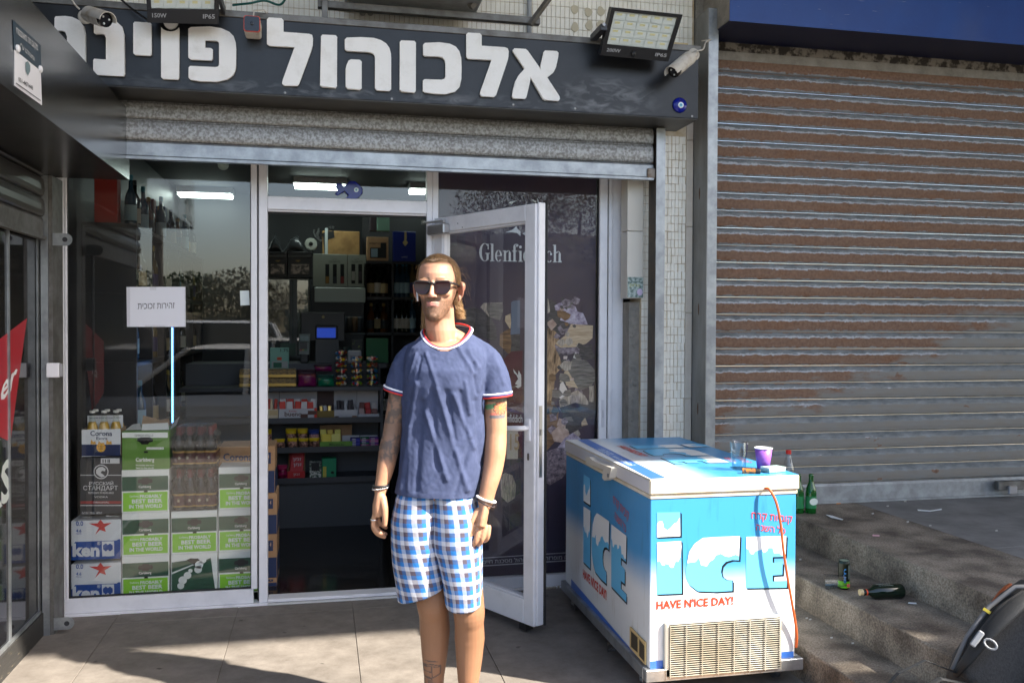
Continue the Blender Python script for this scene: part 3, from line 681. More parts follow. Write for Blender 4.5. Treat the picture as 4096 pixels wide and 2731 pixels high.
# guide channel and the post
gp = thing('shutter_post', 'tall grey galvanised channel post at the edge of the rusty shutter', 'post', (2.16, -.2, 0))
GR = mat('galvanised_post', (.3, .3, .295), .5, metal=.5, col2=(.19, .185, .175), nscale=5, stretch=(1, 1, .35), bump=.05, detail=9)
ya = PX(2822, 1500, 2.114).y
mk('side_plate', G().box(2.114, 2.118, ya, -.1, .0, 3.3), GR, gp); mk('front_plate', G().box(2.1185, 2.175, ya, ya+.004, .0, 3.3), GALV, gp); mk('return_plate', G().box(2.171, 2.175, ya+.0045, -.12, .0, 3.3), GR, gp)
for zz in (2.28, 1.62, 1.05): mk('weld_scar', G().ell((2.1135, ya+.1, zz), (.003, .006, .035), 7, 6), mat('rust_scar', (.12, .06, .035), .8), gp)
# blue fascia
bb = thing('blue_fascia', 'deep blue painted metal fascia box above the rusty shutter', 'fascia', (3.5, -.3, 3.18))
BLU = mat('blue_paint', lin(0, 56, 128), .4, col2=lin(4, 64, 138), nscale=2.5, namt=.55)
def scratches(m):
    nt = m.node_tree; N = nt.nodes; L = nt.links; b = N['Principled BSDF']; base = b.inputs['Base Color'].links[0].from_socket; geo = [n for n in N if n.type == 'NEW_GEOMETRY'][0]
    mp = N.new('ShaderNodeMapping'); mp.inputs['Scale'].default_value = (5, 1, 60); L.new(geo.outputs['Position'], mp.inputs[0])
    n = N.new('ShaderNodeTexNoise'); n.inputs['Scale'].default_value = 2.2; n.inputs['Detail'].default_value = 3; L.new(mp.outputs[0], n.inputs['Vector'])
    r = N.new('ShaderNodeValToRGB'); r.color_ramp.elements[0].position = .70; r.color_ramp.elements[1].position = .74; r.color_ramp.elements[0].color = (0, 0, 0, 1); r.color_ramp.elements[1].color = (.6, .6, .6, 1); L.new(n.outputs['Fac'], r.inputs[0])
    n2 = N.new('ShaderNodeTexNoise'); n2.inputs['Scale'].default_value = 3; n2.inputs['Detail'].default_value = 5; L.new(geo.outputs['Position'], n2.inputs['Vector'])
    r2 = N.new('ShaderNodeValToRGB'); r2.color_ramp.elements[0].position = .55; r2.color_ramp.elements[1].position = .8; r2.color_ramp.elements[0].color = (0, 0, 0, 1); r2.color_ramp.elements[1].color = (.3, .3, .3, 1); L.new(n2.outputs['Fac'], r2.inputs[0])
    for rr_, c in ((r, lin(150, 150, 165)), (r2, lin(70, 80, 116))):
        mx = N.new('ShaderNodeMix'); mx.data_type = 'RGBA'; L.new(rr_.outputs[0], mx.inputs[0]); L.new(base, mx.inputs[6]); mx.inputs[7].default_value = c; base = mx.outputs[2]
    L.new(base, b.inputs['Base Color'])
scratches(BLU)
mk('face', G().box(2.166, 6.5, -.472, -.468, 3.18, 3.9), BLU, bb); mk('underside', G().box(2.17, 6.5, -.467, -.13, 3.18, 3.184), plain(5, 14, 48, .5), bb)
mk('end_plate', G().box(2.166, 2.17, -.467, -.13, 3.186, 3.9), CONC, bb)
mk('flaking_edge', G().box(2.18, 5.8, -.129, -.124, 3.13, 3.2), mat('flaking_paint', lin(130, 122, 112), .8, col2=lin(50, 44, 38), nscale=14, namt=.5, sharp=.05), bb)
mk('lintel', G().box(2.12, 6.5, -.123, .3, 3.08, 4.6), CONC, bb)

# ================================================================== neighbour on the left, at right angles to the shop
LXW = -1.33
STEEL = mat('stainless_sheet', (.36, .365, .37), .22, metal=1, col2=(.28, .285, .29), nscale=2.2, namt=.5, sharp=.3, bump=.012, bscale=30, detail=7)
lb = thing('steel_fascia', 'brushed stainless steel box fascia running along the left neighbour', 'fascia', (-1.1, -2, 2.24))
BX = -.942
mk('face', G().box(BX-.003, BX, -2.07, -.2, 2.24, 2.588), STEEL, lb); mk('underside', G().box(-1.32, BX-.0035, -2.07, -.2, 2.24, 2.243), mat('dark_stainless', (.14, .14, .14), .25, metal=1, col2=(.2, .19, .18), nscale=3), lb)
mk('end_plate', G().box(-1.32, BX-.0035, -.2035, -.2, 2.2435, 2.588), STEEL, lb); mk('top', G().box(-1.32, BX-.0035, -2.07, -.204, 2.585, 2.588), STEEL, lb)
nb = thing('guard_notice', 'small blue and white security notice screwed to the steel fascia', 'notice', (BX+.004, -1.2, 2.35))
def nn_(px, py, k=0): return PX(px, py, BX+.0012+.001*k)
wp = mk('plate', G().prism([nn_(57, 200), nn_(162, 285), nn_(167, 422), nn_(57, 343)], (.001, 0, 0)), plain(226, 226, 230, .35), nb)
mk('header', G().prism([nn_(51, 80), nn_(162, 182), nn_(164, 284), nn_(55, 199)], (.001, 0, 0)), plain(30, 52, 66, .35), nb)
text('lettering', heb('מקום זה מאובטח'), plain(214, 214, 214), nb, nn_(66, 143, 3), nn_(152, 212, 3), nn_(65, 110, 3)); text('lettering', heb('ומצולם ע"י'), plain(214, 214, 214), nb, nn_(82, 190, 3), nn_(138, 245, 3), nn_(81, 170, 3))
text('lettering', '051-4471448', plain(40, 42, 48), nb, nn_(74, 326, 3), nn_(132, 362, 3), nn_(74, 308, 3), bold=.01)
mk('shield', G().poly([nn_(102, 250, 3), nn_(112, 246, 3), nn_(121, 262, 3), nn_(121, 285, 3), nn_(112, 304, 3), nn_(103, 285, 3)]), plain(110, 130, 136), nb); mk('rule', G().poly([nn_(64, 331, 3), nn_(163, 402, 3), nn_(163, 405, 3), nn_(64, 335, 3)]), plain(30, 36, 46), nb)
for px, py in ((65, 195), (156, 277)): p = nn_(px, py); mk('screw_cap', G().lathe([(.012, 0), (.012, .006), (.007, .009)], (BX+.003, p.y, p.z), 12, 'x'), plain(216, 216, 218, .4), nb)
ls = thing('steel_shop_shutter', 'half-raised dark steel roller shutter of the left neighbour', 'shutter', (LXW, -1.5, 1.9))
BRZ = mat('bronze_slat', (.085, .08, .075), .35, metal=.7, col2=(.12, .11, .1), nscale=3)
def slat_y(name, x, y0, y1, z0, h, d, m, par):
    rings = [[(x-a, y, z0+b) for a, b in slatprofile(h, d)]+[(x-.003, y, z0+h), (x-.003, y, z0)] for y in (y0, y1)]
    return mk(name, G().loft(rings), m, par)
for k in range(4): slat_y('slat', LXW, -1.98, -.29, 2.035+.098*k, .096, .022, BRZ, ls)
g = G(); g.loft([[(LXW+a, y, zz) for a, zz in [(0, 1.925), (.03, 1.925), (.03, 1.94), (.016, 1.942), (.016, 2.02), (.008, 2.032), (0, 2.033)]] for y in (-1.98, -.29)]); mk('bottom_bar', g, GALVD, ls)
def tabg(z, y, x0, x1): 
    n = 14; g = G(); o = [(x0, z-.03), (x1-.03, z-.03)]+[(x1-.03+.03*math.sin(a), z-.03*math.cos(a)) for a in [PI*i/n for i in range(n+1)]]+[(x0, z+.03)]
    return g.prism([(a, y, b) for a, b in o], (0, .005, 0))
def tab(par, z, y, x0, x1):
    o = mk('lock_tab', tabg(z, y, x0, x1), GALV, par); mk('hole', G().lathe([(.012, 0), (.012, -.0015)], (x1-.033, y-.0003, z), 14, 'y'), mat('dark_hole', (.03, .03, .035), .6), o); return o
p0 = PY(210, 957, -.285); p1 = PY(289, 957, -.285); tab(ls, p0.z, -.285, p0.x, p1.x)
lpst = thing('corner_post', 'narrow steel guide post in the corner left of the shop window', 'post', (-1.3, -.25, 0))
mk('channel', G().box(-1.329, -1.296, -.283, -.279, 0, 2.238), GALV, lpst); mk('channel', G().box(-1.2955, -1.278, -.276, -.1, 0, 2.238), GALVD, lpst); mk('channel', G().box(-1.329, -1.297, -.2785, -.13, 0, 2.238), GALVD, lpst)
p0 = PZ(235, 2500, .05); tab(lpst, .055, -.2875, -1.277, -1.185)
mk('sensor', G().box(-1.3, -1.243, -.31, -.284, 1.26, 1.33), mat('white_plastic', ()), lpst, bev=.003); mk('magnet', G().box(-1.2425, -1.23, -.305, -.284, 1.263, 1.327), plain(150, 150, 152), lpst, bev=.002)
lw = thing('black_glazed_facade', 'black glass front of the left neighbour with red bow-tie beer sticker', 'shop front', (LXW, -1.5, 0))
BG = mat('black_glass', (.008, .008, .01), .06, spec=.6)
mk('panel', G().box(LXW-.03, LXW-.012, -.70, -.292, .128, 1.93), BG, lw); mk('panel', G().box(LXW-.03, LXW-.012, -1.98, -.716, .128, 1.93), BG, lw)
mk('mullion', G().box(LXW-.02, LXW-.004, -.7155, -.7005, .128, 1.93), GALV, lw); mk('bottom_rail', G().box(LXW-.03, LXW-.002, -1.98, -.292, .112, .1275), GALV, lw)
mk('plinth', G().box(LXW-.03, LXW+.006, -1.98, -.2835, .0, .1115), mat('peeling_black_board', (.03, .028, .026), .6, col2=(.32, .26, .18), nscale=22, namt=.66, sharp=.03, stretch=(1, .4, 3), bump=.3), lw)
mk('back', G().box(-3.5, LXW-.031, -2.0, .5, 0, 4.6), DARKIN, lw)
RED = plain(168, 34, 44, .4)
def ll(px, py, k=0): return PX(px, py, LXW-.0115+.0008*k)
mk('sticker', G().poly([ll(-60, 1400), ll(108, 1272), ll(42, 1766), ll(-60, 1720)]), RED, lw)
text('lettering', 'er', plain(222, 222, 222), lw, ll(4, 1610, 2), ll(70, 1535, 2), ll(4, 1540, 2), shear=.3, bold=.02)
text('lettering', 'RS', plain(206, 212, 206), lw, ll(-50, 2080, 2), ll(45, 1990, 2), ll(-50, 1900, 2), bold=.03)

# ================================================================== lamps, cameras, charms on the front
LEDG = mat('led_reflector', lin(206, 212, 206), .35); LEDY = mat('led_chip', lin(206, 200, 150), .5); LAMPB = mat('lamp_black', (.012, .012, .014), .35)
def floodlight(label, corners, y, nx, nz_, watts, group):
    tl, tr, br, bl = corners                           # photo corners of the front, on a leaning plane
    A = [Vector(PY(*bl, y)), Vector(PY(*br, y)), Vector(PY(*tr, y-.09)), Vector(PY(*tl, y-.09))]
    c = (A[0]+A[1]+A[2]+A[3])/4; t = thing('floodlight', label, 'floodlight', c, group=group)
    n = (A[1]-A[0]).cross(A[3]-A[0]).normalized()
    if n.y > 0: n = -n
    P = lambda u, v, d=0: A[0]*(1-u)*(1-v)+A[1]*u*(1-v)+A[2]*u*v+A[3]*(1-u)*v+n*d
    def slabp(u0, u1, v0, v1, d0, d1): 
        g = G(); a = [P(u0, v0, d0), P(u1, v0, d0), P(u1, v1, d0), P(u0, v1, d0)]; return g.prism(a, n*(d1-d0))
    v0 = .24
    for q in ((0, 1, 0, v0), (0, 1, .93, 1), (0, .055, v0+.0005, .9295), (.945, 1, v0+.0005, .9295)): mk('bezel', slabp(*q, -.03, 0), LAMPB, t)
    mk('housing', slabp(.005, .995, .005, .995, -.055, -.0305), LAMPB, t)
    mk('reflector', slabp(.056, .944, v0+.001, .929, -.03, -.014), LEDG, t)
    du_, dv = .888/nx, (.93-v0)/nz_
    for i in range(nx):
        for k in range(nz_):
            u, v = .056+du_*(i+.5), v0+dv*(k+.5)
            if i: pass
            lens = mk('led_cell', slabp(u-du_*.44, u+du_*.44, v-dv*.42, v+dv*.42, -.0138, -.010), LEDG, t, bev=.003)
            mk('led_chip', slabp(u-du_*.26, u+du_*.16, v+dv*.04, v+dv*.3, -.0098, -.009), LEDY, lens)
    mk('glass', slabp(.056, .944, v0+.001, .929, -.004, -.002), glassmat('lamp_glass', 1.45), t)
    text('lettering', watts, plain(150, 150, 152), t, P(.07, .09, .001), P(.27, .09, .001), P(.07, .165, .001), bold=.02)
    text('lettering', 'IP65', plain(150, 150, 152), t, P(.78, .09, .001), P(.95, .09, .001), P(.78, .165, .001), bold=.02)
    return t, P, n
t, P, n = floodlight('large 200W LED floodlight at the right end of the black sign', ((2447, 30), (2731, 60), (2673, 248), (2402, 222)), -.62, 5, 4, '200W', 'floodlights over the sign')
mk('sensor', G().ell(P(.46, .1, .004), (.014, .012, .014), 10, 8), LAMPB, t)
br = mk('bracket', G().box(P(-.1, .62, -.08).x, P(-.005, .62).x, -.68, -.5, P(0, .6).z-.02, P(0, .6).z+.012), plain(52, 54, 60, .4), t, bev=.002)
mk('bolt', G().lathe([(.008, 0), (.008, -.01)], (P(-.06, .62).x, -.681, P(0, .62).z), 8, 'y'), mat('dull_metal', ()), br)
t, P, n = floodlight('150W LED floodlight cut by the top of the picture over the sign', ((578, -150), (872, -150), (874, 99), (590, 92)), -.62, 5, 4, '150W', 'floodlights over the sign')
mk('bracket', G().box(P(.995, .5).x+.002, P(1.05, .5).x, -.7, -.5, P(0, .5).z-.02, P(0, .5).z+.02), plain(52, 54, 60, .4), t, bev=.002)

CW = mat('camera_white', lin(206, 200, 190), .45, col2=lin(168, 152, 130), nscale=16, namt=.6, sharp=.12)
def bullet(label, mount, lens, brim=True):
    a, b = Vector(mount), Vector(lens); t = thing('security_camera', label, 'camera', a, group='bullet cameras on the sign')
    d = (b-a).normalized(); q = d.to_track_quat('Z', 'Y').to_matrix(); L_ = (b-a).length; R_ = .034
    g = G(); n = 20; g.loft([[a+d*h+q@Vector((r*math.cos(2*PI*j/n), r*math.sin(2*PI*j/n), 0)) for j in range(n)] for h, r in ((L_*.22, R_*.75), (L_*.27, R_), (L_*.88, R_))]); mk('body', g, CW, t, smooth=False)
    g = G(); g.loft([[a+d*h+q@Vector((r*math.cos(2*PI*j/n), r*math.sin(2*PI*j/n), 0)) for j in range(n)] for h, r in ((L_*.881, R_*.93), (L_*.97, R_*.93), (L_*.975, R_*.8), (L_*.955, R_*.75))]); f = mk('lens_face', g, mat('lens_black', (.01, .01, .012), .12), t)
    for k in range(3):
        an = k*2.1+.3; g = G().ell(a+d*(L_*.965)+q@Vector((R_*.5*math.cos(an), R_*.5*math.sin(an), 0)), (.005, .005, .005), 8, 6); mk('infrared_led', g, plain(200, 205, 205, .2), f)
    up = Vector((0, 0, 1)); up = (up-d*up.dot(d)).normalized(); sd = d.cross(up)
    g = G(); g.loft([[a+d*h+(up*math.cos(an)+sd*math.sin(an))*(R_+.005) for an in [math.radians(-95+190*i/16) for i in range(17)]]+[a+d*h+(up*math.cos(an)+sd*math.sin(an))*(R_+.002) for an in [math.radians(95-190*i/16) for i in range(17)]] for h in (L_*.3, L_*1.08)]); mk('sunshield', g, CW, t)
    back = Vector((a.x, SY, a.z)); g = G().tube([back+Vector((0, -.004, 0)), (back+a)/2, a+d*(L_*.24)], [.018, .016, .014], 12); arm = mk('mount', g, CW, t, smooth=True)
    mk('base_plate', G().lathe([(.033, -.0005), (.033, -.009), (.026, -.013)], back, 18, 'y'), CW, arm)
    return t
bullet('white bullet security camera at the left end of the sign', PY(330, 52, -.56), PY(425, 82, -.72))
bullet('weathered white bullet camera pointing down at the sign right end', PY(2785, 212, -.54), PY(2692, 290, -.66))
t = thing('security_camera', 'square-faced camera with orange rim hanging between the sign letters', 'camera', PY(1008, 95, -.54), group='bullet cameras on the sign')
c = PY(1008, 98, -.62)
def rsq(cx, cz, w_, r, y, n=5):
    o = []
    for qx, qz, a0 in ((1, 1, 0), (-1, 1, 90), (-1, -1, 180), (1, -1, 270)):
        for i in range(n+1):
            a = math.radians(a0+90*i/n); o.append((cx+qx*(w_-r)+r*math.cos(a), y, cz+qz*(w_-r)+r*math.sin(a)))
    return o
mk('body', G().prism(rsq(c.x, c.z, .037, .012, c.y), (0, .1, 0)), CW, t); mk('rim', G().prism(rsq(c.x, c.z, .0375, .012, c.y-.0005), (0, -.006, 0)), plain(196, 66, 36, .4), t)
fc = mk('lens_face', G().prism(rsq(c.x, c.z, .034, .011, c.y-.007), (0, -.002, 0)), mat('lens_black', ()), t); mk('lens', G().lathe([(.008, 0), (.008, -.003), (.004, -.004)], (c.x, c.y-.0095, c.z), 14, 'y'), plain(34, 34, 40, .2), fc)
mk('bracket', G().box(c.x-.03, c.x+.03, -.57, SY-.0005, c.z+.035, c.z+.055), CW, t, bev=.004)
mk('cable', G().tube([(c.x, -.55, c.z+.05), (c.x+.005, -.56, c.z+.085), (c.x+.05, -.53, c.z+.1), (c.x+.1, -.4, c.z+.09)], .004, 6), CW, t)
# blue glass charms
NAVY = mat('cobalt_glass', lin(16, 28, 130), .12, spec=.5)
t = thing('evil_eye_bead', 'round dark blue glass eye charm on the right end of the sign', 'charm', PY(2718, 422, SY))
c = PY(2718, 422, SY); mk('disc', G().lathe([(.04, -.0005), (.041, -.004), (.036, -.012), (.015, -.017), (.002, -.0175)], (c.x, SY, c.z), 28, 'y'), NAVY, t, smooth=True)
e = mk('eye_white', G().lathe([(.0155, -.0172), (.0155, -.0195), (.012, -.0205)], (c.x, SY, c.z-.003), 20, 'y'), plain(226, 230, 232, .15), t)
mk('iris', G().lathe([(.0095, -.0206), (.0095, -.0215)], (c.x, SY, c.z-.003), 18, 'y'), plain(88, 176, 206, .15), e); mk('pupil', G().lathe([(.003, -.0216), (.003, -.0222)], (c.x, SY, c.z-.003), 12, 'y'), BLACK, e)
mk('loop', G().tube([(c.x-.006, SY-.018, c.z+.02), (c.x, SY-.024, c.z+.026), (c.x+.006, SY-.018, c.z+.02)], .003, 8), NAVY, t)
t = thing('fish_charm', 'blue glass fish charm with a white eye in the transom', 'charm', PY(1390, 760, .02))
FP = [(1342, 750), (1348, 736), (1362, 738), (1375, 748), (1388, 738), (1400, 729), (1420, 730), (1438, 742), (1449, 758), (1449, 772), (1438, 785), (1420, 796), (1395, 796), (1385, 796), (1392, 782), (1378, 768), (1366, 774), (1350, 780), (1343, 776), (1352, 762)]
mk('body', G().prism([PY(x, y, .029) for x, y in FP], (0, -.016, 0)), NAVY, t, bev=.005, seg=2); c = PY(1425, 760, .012)
e = mk('eye_white', G().lathe([(.0125, 0), (.0125, -.004)], (c.x, .0125, c.z), 18, 'y'), plain(220, 232, 236, .15), t); mk('iris', G().lathe([(.007, -.0042), (.007, -.005)], (c.x, .0125, c.z), 14, 'y'), plain(110, 170, 196, .15), e); mk('pupil', G().lathe([(.0025, -.0052), (.0025, -.006)], (c.x, .0125, c.z), 10, 'y'), BLACK, e)
# paper notices
t = thing('paper_notice', 'white paper warning notice taped to the window glass', 'notice', PY(620, 1230, .028))
mk('sheet', G().prism([PY(x, y, .0285) for x, y in ((506, 1148), (742, 1147), (743, 1307), (508, 1307))], (0, -.001, 0)), mat('copier_paper', lin(222, 224, 232), .7, bump=.06, bscale=14), t)
text('lettering', heb('זהירות זכוכית'), plain(40, 42, 50), t, PY(551, 1236, .0268), PY(698, 1233, .0268), PY(551, 1214, .0268))
TAPE = glassmat('clear_tape', 1.5, (.96, .96, .96, 1), .12)
for q in ((492, 1140, 520, 1320), (738, 1132, 760, 1325), (600, 1136, 625, 1160), (580, 1300, 660, 1318)): mk('tape', G().prism([PY(q[0], q[1], .0262), PY(q[2], q[1], .0262), PY(q[2], q[3], .0262), PY(q[0], q[3], .0262)], (0, -.0003, 0)), TAPE, t)
t = thing('window_sticker', 'small blank white sticker at the window glass edge by the doorway', 'sticker', PY(978, 1190, .028))
mk('label_sheet', G().prism([PY(x, y, .0285) for x, y in ((960, 1163), (996, 1162), (999, 1220), (962, 1222))], (0, -.0008, 0)), plain(206, 216, 216, .6), t)

# steel bracket frame of an air conditioner above the sign, conduit, loose cables
ac = thing('air_conditioner_bracket', 'perforated steel bracket carrying an air conditioner above the sign', 'bracket', (.5, -.3, 3.1))
mk('rail', G().box(-.02, 1.12, -.42, -.38, 3.10, 3.135), GALVD, ac, bev=.002); mk('upright', G().box(0, .03, -.45, -.41, 3.022, 3.4), GALVD, ac, bev=.002)
a_, b_ = PY(2120, 100, -.44), PY(2215, -30, -.44); mk('brace', G().tube([a_, b_], .016, 4), GALVD, ac)
a_, b_ = PY(1880, 30, -.45), PY(1940, -40, -.45); mk('brace', G().tube([a_, b_], .02, 4), plain(120, 118, 114, .5, metal=.5), ac)
mk('unit_base', G().box(.12, .80, -.62, -.2, 3.165, 3.6), mat('dull_zinc', ()), ac, bev=.01)
t = thing('conduit', 'grey plastic conduit running down the tiled wall above the sign', 'conduit', (1.12, -.14, 3.03)); p = PY(2117, 60, -.14); mk('pipe', G().tube([(p.x, -.14, 3.025), (p.x, -.14, 3.7)], .014, 10), plain(168, 172, 178, .4), t, smooth=True)
t = thing('hose_pair', 'two pale corrugated hoses entering the wall above the sign', 'hose', PY(1480, 30, -.2))
for dx in (0, .035):
    a_ = PY(1450+dx*900, 50, -.14); g = G(); pts = [Vector((a_.x, -.12, a_.z)), Vector((a_.x+.01, -.2, a_.z+.02)), Vector((a_.x+.06, -.26, a_.z+.08)), Vector((a_.x+.12, -.3, a_.z+.2))]
    fine = []
    for i in range(3):
        for q in range(10): fine.append(pts[i].lerp(pts[i+1], q/10))
    mk('hose', G().tube(fine, [.016+.0015*(i % 2) for i in range(len(fine))], 10), plain(172, 166, 156, .5), t, smooth=True)
def cable(label, pts, r, m, name='cable', cat='cable'):
    pts = [Vector(p) for p in pts]; f = []
    for i in range(len(pts)-1):
        p0, p1, p2, p3 = pts[max(i-1, 0)], pts[i], pts[i+1], pts[min(i+2, len(pts)-1)]
        for q in range(8):
            s = q/8; f.append(.5*((2*p1)+(p2-p0)*s+(2*p0-5*p1+4*p2-p3)*s*s+(3*p1-p0-3*p2+p3)*s**3))
    f.append(pts[-1]); o = mk(name, G().tube(f, r, 8), m, smooth=True); return tag(o, label, cat)
cable('green cable drooping over the tiles above the sign', [PY(930, 22, -.3), PY(1000, 14, -.32), PY(1060, 4, -.3), PY(1120, 20, -.28), PY(1150, -20, -.2)], .006, plain(24, 92, 84, .5))
cable('thin white cable down to the left bullet camera', [PY(285, -5, -.56), PY(300, 20, -.56), PY(318, 38, -.56)], .004, CW)
cable('white cable looping from the right bullet camera to the post', [PY(2785, 205, -.55), PY(2812, 198, -.52), PY(2822, 172, -.45), PY(2842, 160, -.35), PY(2806, 166, -.3)], .004, CW)
cable('black cable slung from the sign top to the floodlight', [PY(485, 0, -.55), PY(520, 30, -.56), PY(560, 60, -.58), PY(592, 82, -.6)], .005, RUBBER)
t = thing('terminal_block', 'cream terminal strip on the sign edge beside the large floodlight', 'terminal', (1.93, -.4, 3.03)); mk('strip', G().box(1.86, 1.95, -.42, -.36, 3.0225, 3.06), plain(196, 176, 132, .5), t, bev=.003)
for k in range(2): mk('cap', G().ell((1.885+.035*k, -.424, 3.038), (.012, .01, .012), 8, 6), plain(182, 176, 162), t)

# ================================================================== inside the shop
ri = thing('shop_interior', 'dark interior walls, ceiling and glossy floor of the liquor shop', 'room', (.2, 2, 0)); ri['kind'] = 'structure'
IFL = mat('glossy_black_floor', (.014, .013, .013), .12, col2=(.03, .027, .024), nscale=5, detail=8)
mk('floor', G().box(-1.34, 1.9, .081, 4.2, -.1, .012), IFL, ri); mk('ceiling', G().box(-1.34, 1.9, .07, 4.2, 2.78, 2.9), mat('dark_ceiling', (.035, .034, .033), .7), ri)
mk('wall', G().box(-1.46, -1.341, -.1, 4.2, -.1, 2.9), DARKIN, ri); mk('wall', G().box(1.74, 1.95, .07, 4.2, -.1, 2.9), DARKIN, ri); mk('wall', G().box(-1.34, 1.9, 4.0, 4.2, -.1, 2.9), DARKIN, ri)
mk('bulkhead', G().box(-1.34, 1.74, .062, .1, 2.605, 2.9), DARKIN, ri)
LED = mat('lit_led', (.9, .95, .9), .5, emit=(.82, 1, .93, 1), estr=4)
for i, (a, b) in enumerate((((1179, 740), (1382, 748)), ((1640, 762), (1700, 765)), ((749, 806), (950, 815)))):
    A, B = PZ(*a, 2.72), PZ(*b, 2.72); yy = min((A.y+B.y)/2, 3.7); t = thing('ceiling_light', ['lit white light panel on the shop ceiling behind the fish charm', 'lit white light panel on the ceiling at the transom corner', 'long lit white ceiling tube seen through the left window'][i], 'ceiling light', ((A.x+B.x)/2, yy, 2.72), group='shop ceiling lights')
    mk('diffuser', G().box(A.x, B.x, yy-.09, yy+.09, 2.70, 2.725), LED, t); mk('housing', G().box(A.x-.01, B.x+.01, yy-.1, yy+.1, 2.7255, 2.779), plain(210, 210, 208), t)
a, b = PY(686, 1310, 1.0), PY(691, 1690, 1.0)
ls_ = thing('led_strip', 'thin glowing blue vertical light strip deep inside the left window', 'light strip', (b.x, 1.0, b.z)); mk('tube', G().box(a.x, b.x+.002, 1.0, 1.01, b.z, a.z), mat('lit_blue_led', (.2, .4, 1), .5, emit=(.12, .36, 1, 1), estr=2.2), ls_)
mk('mount_post', G().box(a.x-.01, b.x+.012, 1.0105, 1.03, .0125, a.z+.05), mat('dark_fridge', (.02, .022, .026), .3), ls_)

def carton(name, label, cat, px, y, d, m, group=None, z0=None, bev=.002):
    a, b = PY(px[0], px[3], y), PY(px[2], px[1], y)
    zb = a.z if z0 is None else z0
    o = mk(name, G().box(a.x, b.x, y, y+d, zb, b.z), m, None, bev=bev)
    # put the origin at the base
    c = Vector(((a.x+b.x)/2, y+d/2, zb)); o.data.transform(Matrix.Translation(-c)); o.location = c
    tag(o, label, cat, group); return o
def onface(o, name, pts, m, y, k=0): return mk(name, G().poly([PY(px, py, y-.0012-.0006*k) for px, py in pts]), m, o)
def rc(a, b, c, d): return [(a, d), (c, d), (c, b), (a, b)]
# ---- beer cartons in the window, front plane y = 0.12
CY = .12; CW_, CH, CD = .2405, .2325, .26
DG = plain(22, 78, 52); LIME = plain(138, 206, 36); CWH = plain(234, 238, 234); HOLE = mat('carton_hole', (.01, .01, .01), .9)
def mk_carls():
    t = bpy.data.objects.new('beer_carton', None); COL.objects.link(t)
    L_ = dict(local=True)
    mk('box', G().box(0, CW_, 0, CD, 0, CH), CWH, t, bev=.002, **L_)
    q = lambda x0, x1, z0, z1, k: G().box(CW_*x0, CW_*x1, -.0004-.0006*k, -.0004-.0006*k+.0003, CH*z0, CH*z1)
    gb = mk('green_band', q(.012, .985, .51, .845, 1), DG, t, **L_); lp_ = mk('lime_panel', q(.03, .97, .04, .475, 1), LIME, t, **L_)
    hp = [(.34, .72), (.36, .69), (.42, .685), (.44, .655), (.56, .655), (.58, .685), (.64, .69), (.66, .73), (.64, .78), (.58, .785), (.56, .815), (.44, .815), (.42, .785), (.36, .78)]
    mk('handle_hole', G().poly([(CW_*a, -.0025, CH*b) for a, b in hp]), HOLE, t, **L_); mk('slot', q(.47, .55, .475, .52, 3), HOLE, t, **L_)
    T = lambda s, x0, x1, z0, z1, m, b: text('lettering', s, m, t, (CW_*x0, -.003, CH*z0), (CW_*x1, -.003, CH*z0), (CW_*x0, -.003, CH*z1), bold=b, local=True)
    T('Carlsberg', .36, .62, .56, .635, CWH, .012); T('Carlsberg', .17, .36, .355, .415, CWH, .01)
    T('PROBABLY', .385, .86, .345, .42, CWH, .03); T('BEST BEER', .22, .86, .225, .32, CWH, .03); T('IN THE WORLD', .16, .86, .105, .195, CWH, .03)
    return t
cp = mk_carls(); tag(cp, 'x', 'beer carton', 'green and lime beer cartons stacked in the window')
def zrow(k): return .036+.2335*k
x2, x3, x4 = PY(487, 2100, CY).x, PY(684, 2100, CY).x, PY(874, 2100, CY).x
place = [(x2, 0, 'lime-panel beer carton at the bottom beside the zero-alcohol pack'), (x2, 1, 'lime-panel beer carton second from the floor beside the zero-alcohol pack'), (x2, 2, 'lime-panel beer carton beside the dark vodka carton, under the open one'),
         (x3, 1, 'lime-panel beer carton under the shrink-wrapped packs'), (x4, 0, 'lime-panel beer carton at the floor by the doorway frame'), (x4, 1, 'lime-panel beer carton second from the floor by the doorway frame'), (x4, 2, 'lime-panel beer carton on top by the doorway frame')]
for i, (x, k, lab) in enumerate(place):
    o = cp if i == 0 else dup(cp, (x, CY, zrow(k))); o.location = (x+random.uniform(-.001, .001), CY+random.uniform(0, .004), zrow(k)); o['label'] = lab
# damaged carton, green back side torn
t = thing('beer_carton', 'torn dark green beer carton with white paper patches under the lime ones', 'beer carton', (x3, CY, zrow(0)), group='green and lime beer cartons stacked in the window')
mk('box', G().box(0, CW_, 0, CD, 0, CH), CWH, t, local=True, bev=.002)
mk('green_panel', G().poly([(.004, -.0012, .01), (CW_-.008, -.0012, .0), (CW_-.035, -.0012, .205), (.004, -.0012, .125), (.004, -.0012, .06)]), DG, t, local=True)
mk('green_band', G().poly([(.004, -.0016, .135), (.18, -.0016, .2), (.1, -.0016, .2), (.004, -.0016, .19)]), DG, t, local=True)
mk('handle_hole', G().poly([(.08, -.002, .2), (.12, -.002, .17), (.15, -.002, .19), (.14, -.002, .205), (.1, -.002, .208)]), HOLE, t, local=True)
for c_, r in (((.06, .09), .022), ((.085, .115), .02), ((.05, .06), .018), ((.145, .17), .022), ((.165, .195), .018), ((.14, .145), .02), ((.1, .14), .011)): mk('torn_paper', G().poly([(c_[0]+r*math.cos(a), -.0022, c_[1]+r*math.sin(a)) for a in [i*PI/7 for i in range(14)]]), CWH, t, local=True)
